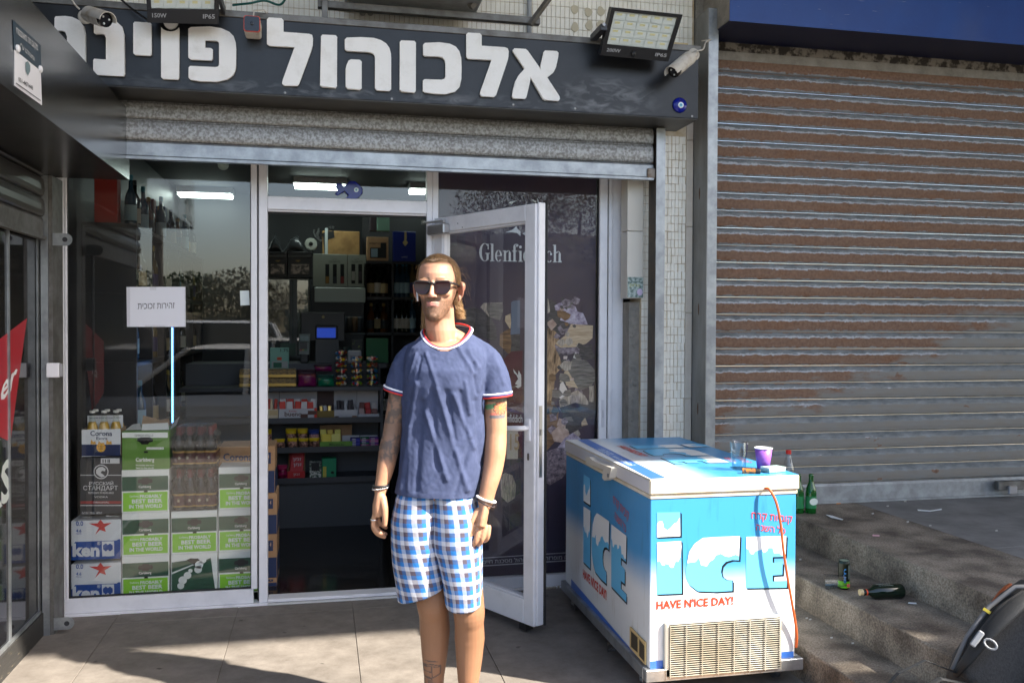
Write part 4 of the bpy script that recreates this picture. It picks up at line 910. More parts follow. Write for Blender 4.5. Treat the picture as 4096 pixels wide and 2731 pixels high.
# open green carton
GRN = mat('green_carton', lin(96, 138, 56), .6); o = carton('beer_carton', 'open green beer carton with torn flaps on top of its stack', 'beer carton', (488, 1722, 678, 1893), CY, CD, GRN, 'green and lime beer cartons stacked in the window', z0=zrow(3)-.0005)
onface(o, 'white_band', rc(488, 1729, 671, 1750), CWH, CY); onface(o, 'handle_hole', [(548, 1762), (552, 1751), (565, 1748), (600, 1748), (612, 1757), (611, 1766), (598, 1768), (592, 1777), (566, 1777), (561, 1769)], HOLE, CY, 1); onface(o, 'slot', rc(576, 1803, 592, 1811), HOLE, CY, 1)
onface(o, 'label', rc(586, 1788, 655, 1797), CWH, CY, 1)
def ft(o, s, px, y, m, b=.01, k=2): return text('lettering', s, m, o, PY(px[0], px[3], y-.002-.0005*k), PY(px[2], px[3], y-.002-.0005*k), PY(px[0], px[1], y-.002-.0005*k), bold=b)
ft(o, 'Carlsberg', (543, 1829, 617, 1850), CY, CWH, .012); ft(o, 'Probably the best', (544, 1857, 617, 1864), CY, CWH); ft(o, 'beer in the world.', (544, 1867, 617, 1874), CY, CWH); ft(o, '12/04/24 0006 L3', (540, 1736, 612, 1745), CY, plain(60, 60, 60), 0)
ft(o, heb('לא למכירה ביחידות'), (589, 1790, 652, 1795), CY, plain(90, 96, 80), 0)
KR = mat('corrugated_kraft', lin(178, 150, 116), .8, col2=lin(160, 130, 98), nscale=20)
zt = o.location.z+PY(580, 1722, CY).z-(zrow(3)-.0005)
for pts, m in (([(500, 1720, .16), (565, 1718, .16), (560, 1692, .3), (530, 1697, .32)], CWH), ([(566, 1702, .22), (678, 1700, .22), (675, 1672, .36), (640, 1678, .36), (600, 1676, .38), (572, 1661, .36)], KR), ([(565, 1720, .15), (676, 1718, .15), (672, 1690, .2), (570, 1695, .2)], CWH), ([(680, 1718, .2), (706, 1698, .2), (719, 1664, .26), (690, 1690, .3)], CWH)):
    mk('flap', G().prism([PY(*p) for p in pts], (0, .003, 0)), m, o)
# zero-alcohol packs
HB = plain(20, 70, 148); HR = plain(196, 42, 40); HW = plain(212, 216, 220)
for k, (yt, yb, lab) in enumerate(((2248, 2404, 'blue and white zero-alcohol beer pack with red star at the window floor'), (2076, 2247, 'blue and white zero-alcohol beer pack with red star under the vodka'))):
    o = carton('beer_pack', lab, 'beer pack', (285, yt, 484, yb), CY, CD, HW, 'zero-alcohol beer packs', z0=zrow(k))
    dy = yt-2076; f_ = lambda pts: [(a, b+dy) for a, b in pts]
    onface(o, 'blue_panel', f_([(285, 2240), (483, 2233), (482, 2155), (474, 2155), (466, 2160), (300, 2166), (292, 2180), (285, 2184)]), HB, CY)
    onface(o, 'red_star', f_([(380, 2138), (396, 2109), (355, 2092), (390, 2092), (402, 2076), (414, 2092), (447, 2090), (418, 2108), (424, 2126), (400, 2118)]), HR, CY)
    ft(o, '0.0', (304, 2083+dy, 333, 2102+dy), CY, HB, .02); ft(o, '4.6', (304, 2115+dy, 326, 2128+dy), CY, HB, .02); ft(o, 'PACK', (304, 2131+dy, 327, 2136+dy), CY, HB); ft(o, 'ken', (290, 2172+dy, 398, 2226+dy), CY, HW, .045); ft(o, '®', (388, 2165+dy, 402, 2179+dy), CY, HW)
    for x in (407, 424): onface(o, 'can_print', f_([(x, 2164), (x+32, 2163), (x+33, 2222), (x+2, 2224)]), HW, CY, 1+x/424); onface(o, 'can_badge', f_([(x+5, 2180), (x+16, 2172), (x+27, 2180), (x+27, 2195), (x+16, 2204), (x+5, 2195)]), HB, CY, 3+x/424)
# vodka carton
VB = mat('vodka_black', lin(46, 48, 52), .5); o = carton('vodka_carton', 'dark vodka carton with white eagle seal and Cyrillic lettering', 'carton', (321, 1826, 486, 2076), CY, .22, VB, z0=zrow(2))
VW = plain(206, 208, 210)
for y in (1898, 2019): onface(o, 'line', rc(321, y, 486, y+3), VW, CY)
onface(o, 'red_band', rc(321, 2003, 486, 2014), plain(150, 48, 48), CY); onface(o, 'seal', [(404+30*math.cos(i*PI/12), 1886+29*math.sin(i*PI/12)) for i in range(24)], VW, CY, 1); onface(o, 'seal_field', [(404+26*math.cos(i*PI/12), 1886+25*math.sin(i*PI/12)) for i in range(24)], VB, CY, 2)
onface(o, 'eagle', [(385, 1878), (395, 1868), (410, 1866), (422, 1874), (420, 1884), (408, 1882), (402, 1890), (412, 1896), (420, 1904), (405, 1908), (392, 1900), (384, 1892)], VW, CY, 3)
ft(o, 'РУССКИЙ', (357, 1922, 453, 1939), CY, VW, .01); ft(o, 'СТАНДАРТ', (333, 1941, 471, 1963), CY, VW, .01); ft(o, 'RUSSIAN STANDARD', (354, 1966, 455, 1974), CY, VW); ft(o, 'VODKA', (377, 1983, 432, 1990), CY, VW); ft(o, 'ORIGINAL', (372, 2005, 437, 2011), CY, VW)
ft(o, '6x1.0л / 100cl / 1000ml', (328, 2045, 407, 2055), CY, VW); ft(o, '(6.0 Liters)', (328, 2063, 366, 2072), CY, VW); ft(o, '40% alc. by vol.', (424, 2059, 477, 2069), CY, VW)
onface(o, 'handling_marks', rc(403, 1832, 478, 1853), VW, CY, 1); 
for x in (410, 420, 430, 436): onface(o, 'mark', rc(x, 1836, x+4, 1850), VB, CY, 2)
# bottle builder
def bottle_mesh(prof): return G().lathe(prof, n=16)
def bottle_proto(name, prof, m, lab, cap, contents=None):
    t = bpy.data.objects.new(name, None); COL.objects.link(t)
    mk('glass', bottle_mesh(prof), m, t, smooth=True, local=True)
    if lab: mk('label_band', G().lathe([(lab[0]+.0006, lab[1]), (lab[0]+.0006, lab[2])], n=16), lab[3], t, local=True)
    if cap: mk('cap', G().lathe([(cap[0], cap[1]), (cap[0], cap[2]), (cap[0]*.8, cap[2]+.002)], n=12), cap[3], t, local=True)
    return t
BEER = [(.03, 0), (.0305, .004), (.0305, .12), (.027, .15), (.015, .185), (.013, .215), (.013, .228)]
# six-pack with bottles
SP = thing('bottle_carrier', 'white and navy six-pack carrier holding pale beer on the vodka carton', 'carrier', (PY(404, 1823, CY).x, CY+.07, PY(404, 1824, CY).z))
zb = SP.location.z; a, b = PY(327, 1823, CY), PY(482, 1715, CY); SW = plain(216, 220, 224); SN = plain(24, 40, 80)
mk('front', G().box(a.x, b.x, CY, CY+.003, zb, b.z), SW, SP); mk('back', G().box(a.x, b.x, CY+.14, CY+.143, zb, b.z+.0), KR, SP); mk('side', G().box(a.x, a.x+.003, CY+.0035, CY+.1395, zb, b.z), KR, SP); mk('side', G().box(b.x-.003, b.x, CY+.0035, CY+.1395, zb, b.z), KR, SP)
hz = PY(400, 1661, CY+.07).z; mk('handle', G().box(a.x+.012, b.x-.002, CY+.069, CY+.072, zb, hz), SW, SP)
onface(SP, 'navy_band', rc(327, 1777, 482, 1823), SN, CY); onface(SP, 'gold_seal', [(404+18*math.cos(i*PI/10), 1789+18*math.sin(i*PI/10)) for i in range(20)], plain(226, 166, 40), CY, 1)
for q in ((362, 1757, 384, 1776), (392, 1762, 418, 1776), (424, 1757, 448, 1776)): onface(SP, 'griffin', [(q[0], q[3]), (q[2], q[3]), (q[2]-3, q[1]+6), ((q[0]+q[2])/2, q[1]+10), (q[0]+3, q[1])], plain(214, 164, 70), CY, 1)
ft(SP, 'Corona', (361, 1722, 449, 1743), CY, SN, .015); ft(SP, 'Extra', (385, 1747, 430, 1758), CY, SN, .012); ft(SP, 'LA CERVEZA', (392, 1782, 416, 1788), CY, SN, 0, 4); ft(SP, 'MAS FINA', (394, 1791, 414, 1797), CY, SN, 0, 4)
text('lettering', 'Tome bebidas alcohólicas en exceso es dañino', SN, SP, PY(355, 1675, CY+.067), PY(482, 1672, CY+.067), PY(355, 1668, CY+.067))
CLG = glassmat('clear_bottle_glass', 1.7, (.92, .93, .9, 1)); BRW = mat('pale_beer', lin(206, 166, 70), .3)
pb = bottle_proto('beer_bottle', BEER, CLG, None, (.0145, .222, .232, plain(206, 206, 200, .3))); mk('beer', G().lathe([(.028, .003), (.029, .12), (.025, .15), (.018, .172)], n=14), BRW, pb, local=True, smooth=True)
tag(pb, 'clear bottle of pale beer in the six-pack carrier', 'bottle', 'pale beer bottles in the carrier')
for i in range(6):
    o = pb if i == 0 else dup(pb, (0, 0, 0)); o.location = (a.x+.045+(i % 3)*(b.x-a.x-.075)/2, CY+.035+.072*(i//3), zb+.008)
# shrink-wrapped dark bottles, two packs
def shrink(): 
    m = bpy.data.materials.new('shrink_film'); m.use_nodes = True; nt = m.node_tree; N = nt.nodes; L = nt.links; N.remove(N['Principled BSDF'])
    tr = N.new('ShaderNodeBsdfTransparent'); gl = N.new('ShaderNodeBsdfGlossy'); gl.inputs['Roughness'].default_value = .12; mx = N.new('ShaderNodeMixShader'); lw_ = N.new('ShaderNodeLayerWeight'); lw_.inputs[0].default_value = .48
    geo = N.new('ShaderNodeNewGeometry'); n = N.new('ShaderNodeTexNoise'); n.inputs['Scale'].default_value = 22; n.inputs['Detail'].default_value = 3; n.inputs['Distortion'].default_value = 1.4; mp = N.new('ShaderNodeMapping'); mp.inputs['Scale'].default_value = (1.6, 1, .7); L.new(geo.outputs['Position'], mp.inputs[0]); L.new(mp.outputs[0], n.inputs['Vector'])
    bp = N.new('ShaderNodeBump'); bp.inputs['Strength'].default_value = 1; bp.inputs['Distance'].default_value = .02; L.new(n.outputs['Fac'], bp.inputs['Height']); L.new(bp.outputs[0], gl.inputs['Normal']); L.new(bp.outputs[0], lw_.inputs['Normal'])
    L.new(lw_.outputs['Facing'], mx.inputs[0]); L.new(tr.outputs[0], mx.inputs[1]); L.new(gl.outputs[0], mx.inputs[2]); L.new(mx.outputs[0], N['Material Output'].inputs[0]); return m
FILM = shrink(); DKB = mat('dark_bottle_glass', (.02, .016, .014), .08)
db_ = bottle_proto('beer_bottle', [(.031, 0), (.032, .004), (.032, .1), (.029, .135), (.016, .17), (.0145, .2), (.0145, .215)], DKB, (.032, .02, .085, plain(88, 36, 34)), (.016, .165, .217, plain(110, 44, 40)))
mk('gold_ring', G().lathe([(.0332, .078), (.0332, .088)], n=16), plain(196, 160, 88), db_, local=True); mk('gold_ring', G().lathe([(.0332, .016), (.0332, .024)], n=16), plain(196, 160, 88), db_, local=True)
g = G(); st_ = [(.0345*(.0+.011/.0345*(1 if i % 2 else .4))*math.sin(i*PI/6), -.0345, .052+.013*(1 if i % 2 else .4)*math.cos(i*PI/6)) for i in range(12)]; mk('star', g.poly(st_), plain(206, 196, 170), db_, local=True)
tag(db_, 'dark star-label beer bottle inside the shrink-wrapped packs', 'bottle', 'dark bottles in shrink film'); first = True
for r_, (zz, lab) in enumerate(((zrow(2), 'lower shrink-wrapped pack of dark beer bottles'), (zrow(3), 'upper shrink-wrapped pack of dark beer bottles with burst film'))):
    x0, x1 = x3+.004, x3+.236; rings = []
    for i in range(13):
        z_ = zz+.002+.222*i/12; s = .004*math.sin(i*1.9)+(.012 if i > 9 else 0)*(i-9); rings.append([(x0+s+(x1-x0-2*s)*u, CY+.0+s*.6+(.215-s)*v, z_) for u, v in [(j/10, 0) for j in range(10)]+[(1, j/6) for j in range(6)]+[(1-j/10, 1) for j in range(10)]+[(0, 1-j/6) for j in range(6)]])
    o = mk('shrink_wrap', G().loft(rings), FILM, None, smooth=False); tag(o, lab, 'shrink wrap', 'shrink-wrapped packs in the window')
    for i in range(4):
        for j in range(3):
            bo = db_ if first else dup(db_, (0, 0, 0), random.uniform(-.5, .5)); first = False; bo.location = (x0+.034+i*.055, CY+.04+j*.068, zz+.004)
# kraft cartons just inside the doorway
KRA = mat('kraft_carton', lin(172, 136, 100), .75, col2=lin(160, 124, 90), nscale=12); KB = plain(36, 50, 86); YC = .3
xa, xb = PY(874, 1800, YC).x, PY(1108, 1900, YC).x
zs = [PY(1090, yy, YC).z for yy in (2391, 2310, 2135, 1970, 1781)]; zs[0] = .0125; H_ = [(zs[i], zs[i+1]-.001) for i in range(4)]
for i, (z0, z1) in enumerate(H_):
    o = mk('beer_case', G().box(xa, xb-(.012 if i > 2 else 0), YC, YC+.26, z0, z1), KRA, None, bev=.003); tag(o, ['lowest kraft and navy beer case inside the doorway', 'kraft and navy beer case second from the doorway floor', 'kraft and navy beer case third from the doorway floor', 'top kraft beer case with navy lettering behind the cartons'][i], 'beer case', 'beer cases by the doorway')
    xr = xb-(.012 if i > 2 else 0)
    mk('navy_band', G().box(xa+.002, xr-.002, YC-.0012, YC-.0004, z0+.002, z0+(z1-z0)*.47), KB, o); mk('side_band', G().box(xr+.0004, xr+.0012, YC+.002, YC+.258, z0+.002, z0+(z1-z0)*.47), KB, o); mk('stamp', G().box(xr-.05, xr-.022, YC-.0014, YC-.0004, z0+(z1-z0)*.62, z0+(z1-z0)*.86), KB, o)
    text('lettering', '4', plain(190, 160, 130), o, (xr-.04, YC-.002, z0+(z1-z0)*.72), (xr-.032, YC-.002, z0+(z1-z0)*.72), (xr-.04, YC-.002, z0+(z1-z0)*.82), bold=.02)
text('lettering', 'Corona', KB, o, PY(893, 1842, YC-.002), PY(1010, 1842, YC-.002), PY(893, 1812, YC-.002), bold=.02)

# ---- sweets counter
KY = 1.78; KX0, KX1 = -1.0, PY(1532, 1700, KY).x
SHM = mat('dark_counter_laminate', (.035, .038, .045), .45); SHB = mat('counter_back', (.085, .09, .1), .6)
ct = thing('sweets_counter', 'dark grey counter with open shelves of sweets inside the shop', 'counter', (-.2, KY, .01))
ZS = [PY(1300, yy, KY).z for yy in (1546, 1674, 1790, 1912)]
for z in ZS: mk('shelf', G().box(KX0, KX1-.02, KY-.02, KY+.3, z-.032, z), SHM, ct, bev=.002); 
for z in ZS[1:]: mk('shelf_lip', G().box(KX0, KX1-.02, KY-.024, KY-.0205, z-.03, z+.012), SHM, ct)
mk('back_panel', G().box(KX0, KX1, KY+.301, KY+.32, .02, ZS[0]+.16), SHB, ct); mk('side_panel', G().box(KX1-.0195, KX1, KY-.02, KY+.3005, .012, ZS[0]), SHM, ct); mk('kick_panel', G().box(KX0, KX1-.0205, KY+.02, KY+.04, .012, ZS[3]-.033), mat('kick_grey', (.06, .064, .07), .6), ct)
mk('upper_top', G().box(KX0, KX1+.05, KY+.321, KY+.8, ZS[0]+.12, ZS[0]+.16), SHM, ct)
z4 = lambda q: (1060+q[0]*.2679, 1230+q[1]*.2679, 1060+q[2]*.2679, 1230+q[3]*.2679); z5 = lambda q: (1060+q[0]*.2679, 1540+q[1]*.2679, 1060+q[2]*.2679, 1540+q[3]*.2679)
def pk(name, label, cat, q, m, zf=z5, y=KY+.02, d=.1, z0=None, group='sweets on the counter shelves', bev=.003): return carton(name, label, cat, zf(q), y, d, m, group, z0, bev)
def fo(o, name, q, m, zf=z5, y=KY+.02, k=0): a = zf(q); return onface(o, name, rc(*a), m, y, k)
def fw(o, s, q, m, zf=z5, y=KY+.02, b=.01, k=3): return ft(o, s, zf(q), y, m, b, k)
PW = plain(186, 184, 186); BRN = plain(82, 46, 34); GOLD = mat('gold_foil', lin(190, 156, 84), .3, metal=.6); RD = plain(178, 24, 28)
def tray(name, label, q, front_h, m, mf, zi, group='sweets on the counter shelves', d=.14):
    """an open display box: raised back card, low front"""
    a = z5(q); A, B = PY(a[0], a[3], KY+.02), PY(a[2], a[1], KY+.02); z0 = ZS[zi]; t = thing(name, label, 'display box', ((A.x+B.x)/2, KY+.08, z0), group=group)
    h = B.z-z0; mk('back_card', G().box(A.x, B.x, KY+.02+d, KY+.024+d, z0, B.z+.01), m, t); mk('front', G().box(A.x, B.x, KY+.02, KY+.024, z0, z0+h*front_h), mf, t); mk('side', G().box(A.x, A.x+.003, KY+.0245, KY+.0195+d, z0, z0+h*front_h*1.3), m, t); mk('side', G().box(B.x-.003, B.x, KY+.0245, KY+.0195+d, z0, z0+h*front_h*1.3), m, t)
    return t, A.x, B.x, z0, h
def bars(t, x0, x1, z0, n, hh, cols, rows=1, y=KY+.06):
    for r_ in range(rows):
        for i in range(n):
            w_ = (x1-x0)/n; xx = x0+w_*(i+.5); g = G().box(-w_*.44, w_*.44, -.008, .008, 0, hh); o = mk('wrapper', g, cols[(i+r_) % len(cols)], t, bev=.004, local=True); o.location = Vector((xx, y+r_*.02, z0+random.uniform(0, .006)))-t.location; o.rotation_euler = (random.uniform(-.3, -.1), random.uniform(-.12, .12), random.uniform(-.1, .1))
t, A, B, z0, h = tray('display_box', 'white bueno chocolate bar box on the second counter shelf', (205, 140, 775, 500), .42, PW, PW, 1); bars(t, A+.01, B-.01, z0+.03, 5, h*.62, [plain(200, 196, 194), plain(190, 60, 44)], 2); bars(t, A+.004, B-.02, z0+.02, 5, h*.58, [plain(206, 60, 40), plain(210, 206, 202)], 1, KY+.045)
fo(t, 'bar_print', (530, 430, 640, 490), BRN, k=1); fo(t, 'bar_print', (640, 380, 770, 440), BRN, k=1); fo(t, 'red_corner', (735, 340, 775, 495), plain(206, 52, 30), k=0); fw(t, 'Kinder', (360, 375, 480, 400), RD); fw(t, 'bueno', (292, 395, 550, 465), BRN, b=.02)
t, A, B, z0, h = tray('display_box', 'white chocolate box half hidden by the doorway on the second shelf', (-60, 145, 195, 500), .42, PW, plain(206, 190, 160), 1); bars(t, A+.01, B-.01, z0+.02, 4, h*.68, [plain(206, 186, 150), plain(180, 60, 44)], 1); fo(t, 'bar_print', (60, 380, 190, 450), plain(196, 170, 126), k=1)
t, A, B, z0, h = tray('display_box', 'brown and gold chocolate display box on the second shelf', (780, 110, 1035, 495), .3, plain(52, 26, 26), plain(120, 98, 34), 1); bars(t, A+.02, B-.02, z0+.02, 3, h*.36, [GOLD, PW], 2); 
t, A, B, z0, h = tray('display_box', 'white display box with tall flap of dark wafer bars', (1035, 75, 1380, 490), .3, PW, PW, 1); bars(t, A+.02, B-.02, z0+.04, 5, h*.42, [plain(52, 40, 42), plain(40, 30, 34), PW], 2); fo(t, 'nut_print', (1300, 455, 1370, 490), plain(140, 96, 60), k=1); fo(t, 'print', (1040, 460, 1100, 490), plain(56, 36, 32), k=1)
t, A, B, z0, h = tray('display_box', 'white display box of red striped sweets at the shelf end', (1385, 110, 1705, 490), .15, PW, PW, 1); bars(t, A+.01, B-.01, z0+.01, 3, h*.28, [plain(176, 150, 146), plain(170, 40, 40), plain(130, 92, 84)], 1); bars(t, A+.01, B-.01, z0+h*.26, 3, h*.3, [plain(110, 60, 50), plain(180, 50, 46), plain(190, 180, 176)], 1, KY+.1)
# snack bags on the third shelf
def bag(label, q, top, body, zi, zf=z5, group='snack bags on the third shelf', y=KY+.03, z0=None):
    a = zf(q); A, B = PY(a[0], a[3], y), PY(a[2], a[1], y); zb = ZS[zi] if z0 is None else z0; h = max(B.z-zb, .03); cx = (A.x+B.x)/2; w_ = (B.x-A.x)/2
    t = thing('snack_bag', label, 'snack bag', (cx, y, zb), group=group); rings = []
    for i in range(9):
        f_ = i/8; dpt = .004+.022*math.sin(PI*f_)**.6; wd = w_*(1-.08*math.sin(PI*f_)); rings.append([(wd*(1 if abs(math.cos(an)) > .95 else .92)*math.cos(an)+.002*math.sin(5*f_), dpt*math.sin(an), h*f_) for an in [2*PI*j/16 for j in range(16)]])
    o = mk('bag', G().loft(rings[:7]), body, t, local=True, smooth=True); mk('bag_top', G().loft([[(p[0], p[1], p[2]) for p in r_] for r_ in rings[6:]]), top, t, local=True, smooth=True); mk('seal', G().box(-w_*.98, w_*.98, -.0045, .0045, h, h+.006), top, t, local=True)
    return t
YEL = plain(206, 176, 22, .35); NUT = mat('peanut_print', lin(58, 34, 28), .35, col2=lin(190, 140, 120), nscale=70, sharp=.08); NUB = mat('pink_nut_print', lin(150, 108, 100), .35, col2=lin(200, 150, 146), nscale=60, sharp=.08)
for i, (q, tp, bd) in enumerate((((140, 810, 300, 935), YEL, NUT), ((335, 800, 490, 935), YEL, NUT), ((500, 800, 655, 935), YEL, NUT), ((660, 795, 815, 935), YEL, NUT))): bag(['front yellow-topped nut bag by the kraft cases', 'front yellow-topped nut bag with pale nuts', 'front yellow-topped nut bag in the row middle', 'front yellow-topped nut bag next to the green tray'][i], q, tp, bd, 2)
for i, (q, tp, bd) in enumerate((((310, 655, 475, 935), YEL, NUT), ((485, 655, 640, 935), YEL, NUT), ((655, 670, 810, 935), plain(26, 52, 120), NUB), ((-20, 665, 105, 935), YEL, NUT))): bag(['tall yellow nut bag behind the pale-nut bag', 'tall yellow nut bag beside the blue-topped one', 'blue-topped pink nut bag in the back row', 'yellow nut bag half hidden by the doorway frame'][i], q, tp, bd, 2, y=KY+.11)
t, A, B, z0, h = tray('display_box', 'green sweets tray with yellow packets and cardboard back', (820, 640, 1305, 935), .3, mat('kraft_carton', ()), plain(104, 150, 52), 2); bars(t, A+.005, A+(B-A)*.66, z0+.02, 3, h*.75, [plain(206, 196, 90), plain(200, 170, 60)], 1); bars(t, A+.005, A+(B-A)*.66, z0+.02, 2, h*.5, [plain(220, 196, 60), plain(216, 206, 110)], 1, KY+.045); fw(t, 'Mike and Ike', (960, 865, 1180, 900), plain(60, 80, 40))
for i, (q, cols, lab) in enumerate((((1275, 790, 1425, 935), [plain(40, 44, 140), plain(70, 70, 170)], 'stack of dark blue gum packs on the third shelf'), ((1425, 780, 1560, 935), [plain(190, 86, 140), plain(30, 110, 70), plain(90, 60, 150)], 'stack of pink and green gum packs on the third shelf'), ((1560, 780, 1700, 935), [plain(196, 96, 150), plain(96, 50, 140), plain(206, 120, 160)], 'stack of pink gum packs at the shelf end'))):
    a = z5(q); A_, B_ = PY(a[0], a[3], KY+.03), PY(a[2], a[1], KY+.03); t = thing('gum_stack', lab, 'gum', (A_.x, KY+.03, ZS[2]), group='gum stacks')
    n = 5
    for k in range(n): mk('gum_pack', G().box(A_.x+.002, B_.x-.002, KY+.03+random.uniform(0, .01), KY+.1, ZS[2]+k*(B_.z-ZS[2])/n+.0005, ZS[2]+(k+1)*(B_.z-ZS[2])/n-.0005), cols[k % len(cols)], t, bev=.002); mk('brand_patch', G().box(A_.x+.012, A_.x+.04, KY+.0285, KY+.0295, ZS[2]+(k+.25)*(B_.z-ZS[2])/n, ZS[2]+(k+.75)*(B_.z-ZS[2])/n), PW, t)
for i, wx in enumerate((1150, 1420)): pk('display_card', ['low white card behind the blue gum', 'low white card behind the pink gum'][i], 'card', (wx, 745, wx+260, 935), PW, y=KY+.13, d=.004, z0=ZS[2])
# fourth shelf
t, A, B, z0, h = tray('display_box', 'bright red chocolate box standing on the lowest counter shelf', (335, 1020, 595, 1390), .3, mat('kraft_carton', ()), RD, 3); bars(t, A+.008, B-.008, z0+.04, 1, h*.8, [RD], 2)
for q in ((420, 1085, 540, 1140), (425, 1165, 545, 1220), (425, 1315, 520, 1355)): fw(t, heb('פסק זמן')[:3], q, PW, k=60 if q[1] < 1300 else 3)
pk('tea_box', 'flower-printed box with dark centre on the lowest shelf', 'box', (665, 1150, 840, 1385), mat('flower_print', lin(196, 196, 186), .5, col2=lin(40, 70, 50), nscale=45, sharp=.05), z0=ZS[3]); o = bpy.data.objects['tea_box']; fo(o, 'dark_panel', (690, 1155, 810, 1280), plain(22, 24, 26), k=1)
o = pk('green_box', 'small bright green box with a round hole on the lowest shelf', 'box', (850, 1090, 1065, 1390), plain(10, 128, 86), z0=ZS[3]); onface(o, 'round_hole', [(1330+7*math.cos(i*PI/8), 1889+5*math.sin(i*PI/8)) for i in range(16)], HOLE, KY+.02); fo(o, 'window', (865, 1215, 915, 1370), plain(190, 176, 70), k=1)
bag('magenta sweet bag beside the red chocolate box', (185, 1200, 335, 1385), plain(150, 20, 70), mat('magenta_foil', lin(150, 20, 80), .25, col2=lin(80, 10, 30), nscale=40), 3)
# mini kegs
kp = bpy.data.objects.new('beer_keg', None); COL.objects.link(kp); KM = mat('keg_steel', (.5, .5, .5), .3, metal=.9); mk('body', G().lathe([(.078, 0), (.083, .006), (.083, .235), (.078, .243), (.06, .243)], n=24), plain(150, 152, 150, .3), kp, local=True, smooth=False); mk('rim', G().lathe([(.084, .236), (.085, .24), (.084, .252), (.078, .252), (.077, .246)], n=24), KM, kp, local=True); mk('label_band', G().lathe([(.0836, .05), (.0836, .1)], n=24), plain(60, 64, 58), kp, local=True); mk('base_rim', G().lathe([(.084, .001), (.085, .008), (.083, .012)], n=24), KM, kp, local=True)
kp.location = PZ(1488, 2069, .013); tag(kp, 'small silver beer keg on the floor beside the counter', 'keg')
# ---- on the counter top
bag('large purple croissant snack bag on the counter top', (480, 930, 770, 1175), plain(52, 26, 40), mat('purple_foil', lin(112, 18, 82), .3, col2=lin(160, 110, 60), nscale=18, namt=.62), 0, z4, 'snack bags on the counter top'); bag('green croissant snack bag on the counter top', (780, 1010, 1035, 1175), plain(20, 70, 60), mat('green_foil', lin(8, 110, 78), .3, col2=lin(170, 150, 110), nscale=18, namt=.62), 0, z4, 'snack bags on the counter top'); bag('purple croissant snack bag lying on the others', (730, 855, 1005, 1015), plain(40, 22, 34), mat('purple_foil', ()), 0, z4, 'snack bags on the counter top', y=KY+.1, z0=ZS[0]+.11)
a = z4((40, 1000, 462, 1172)); A, B = PY(a[0], a[3], KY+.02), PY(a[2], a[1], KY+.02)
for k in range(2):
    z0 = ZS[0]+k*.066; o = mk('chocolate_box', G().box(A.x-.2, B.x, KY+.02, KY+.15, z0+.0005, z0+.0645), mat('dark_chocolate_tray', lin(70, 56, 34), .3, col2=lin(150, 120, 60), nscale=50, stretch=(1, 1, 2)), None, bev=.003); tag(o, ['lower clear box of gold chocolates on the counter', 'upper clear box of gold chocolates on the counter'][k], 'chocolate box', 'gold chocolate boxes'); mk('gold_band', G().box(A.x-.2, B.x+.001, KY+.0185, KY+.0195, z0+.006, z0+.026), GOLD, o)
CUP = glassmat('clear_cup', 1.8, (.9, .91, .92, 1), .03)
cu = bpy.data.objects.new('candy_cup', None); COL.objects.link(cu); ch = (PY(1400, 1230+1100*.2679, KY).z-ZS[0])/1.0
CHH = .0465; mk('cup', G().lathe([(.043, 0), (.048, CHH*.85), (.051, CHH*.86), (.051, CHH*.98), (.03, CHH*.98)], n=22), CUP, cu, local=True, smooth=False)
CC = [plain(200, 30, 40, .35), plain(226, 190, 30, .35), plain(220, 220, 210, .35), plain(20, 110, 170, .35), plain(120, 170, 30, .35), plain(226, 110, 30, .35), plain(130, 60, 40, .35)]
def cups(x, y, n, lab):
    for k in range(n):
        t = dup(cu, (x+random.uniform(-.002, .002), y, ZS[0]+k*CHH), random.uniform(0, 6)); tag(t, lab % ['bottom', 'second', 'third', 'fourth', 'fifth', 'sixth'][k], 'candy cup', 'cups of gummy sweets')
        for j in range(12):
            an = j*2*PI/12+random.uniform(-.2, .2); g = G().ell((.031*math.cos(an), .031*math.sin(an), .012+.02*random.random()), (random.uniform(.009, .016), random.uniform(.009, .015), random.uniform(.007, .012)), 8, 6); mk('gummy', g, random.choice(CC), t, local=True, smooth=True)
for n, q, lab in ((6, 1137, '%s cup from the base of the tall gummy sweet stack'), (5, 1370, '%s cup from the base of the middle gummy sweet stack'), (5, 1600, '%s cup from the base of the gummy stack by the green box')): cups(PY(1060+q*.2679, 1500, KY+.04).x, KY+.04, n, lab)
bpy.data.objects.remove(cu.children[0]); bpy.data.objects.remove(cu)
UZ = ZS[0]+.16; UY = KY+.36
o = pk('file_box', 'tall green cardboard box on the counter behind the sweets', 'box', (1510, 460, 1840, 925), plain(10, 92, 46), z4, UY, .06, UZ, None); o = pk('white_card_box', 'white rounded card box behind the gummy cups', 'box', (1235, 640, 1440, 900), PW, z4, UY, .05, UZ, None, .01); o = pk('patterned_box', 'dark box with green dots behind the white card', 'box', (1290, 480, 1460, 640), mat('dotted_print', lin(20, 24, 20), .5, col2=lin(110, 120, 40), nscale=60, namt=.62, sharp=.03), z4, UY+.08, .05, UZ, None)
o = pk('mint_box', 'pale green mint dispenser box on the counter end', 'box', (75, 600, 355, 925), plain(130, 182, 166), z4, UY-.06, .06, UZ-.16+.12, None); fo(o, 'window', (100, 800, 340, 900), plain(170, 172, 168), z4, UY-.06, 1); fo(o, 'roll', (125, 820, 250, 895), plain(30, 96, 66), z4, UY-.06, 2); fo(o, 'fruit_print', (180, 740, 250, 785), plain(206, 76, 40), z4, UY-.06, 2); fw(o, '1.75', (230, 615, 345, 660), plain(40, 40, 40), z4, UY-.06)
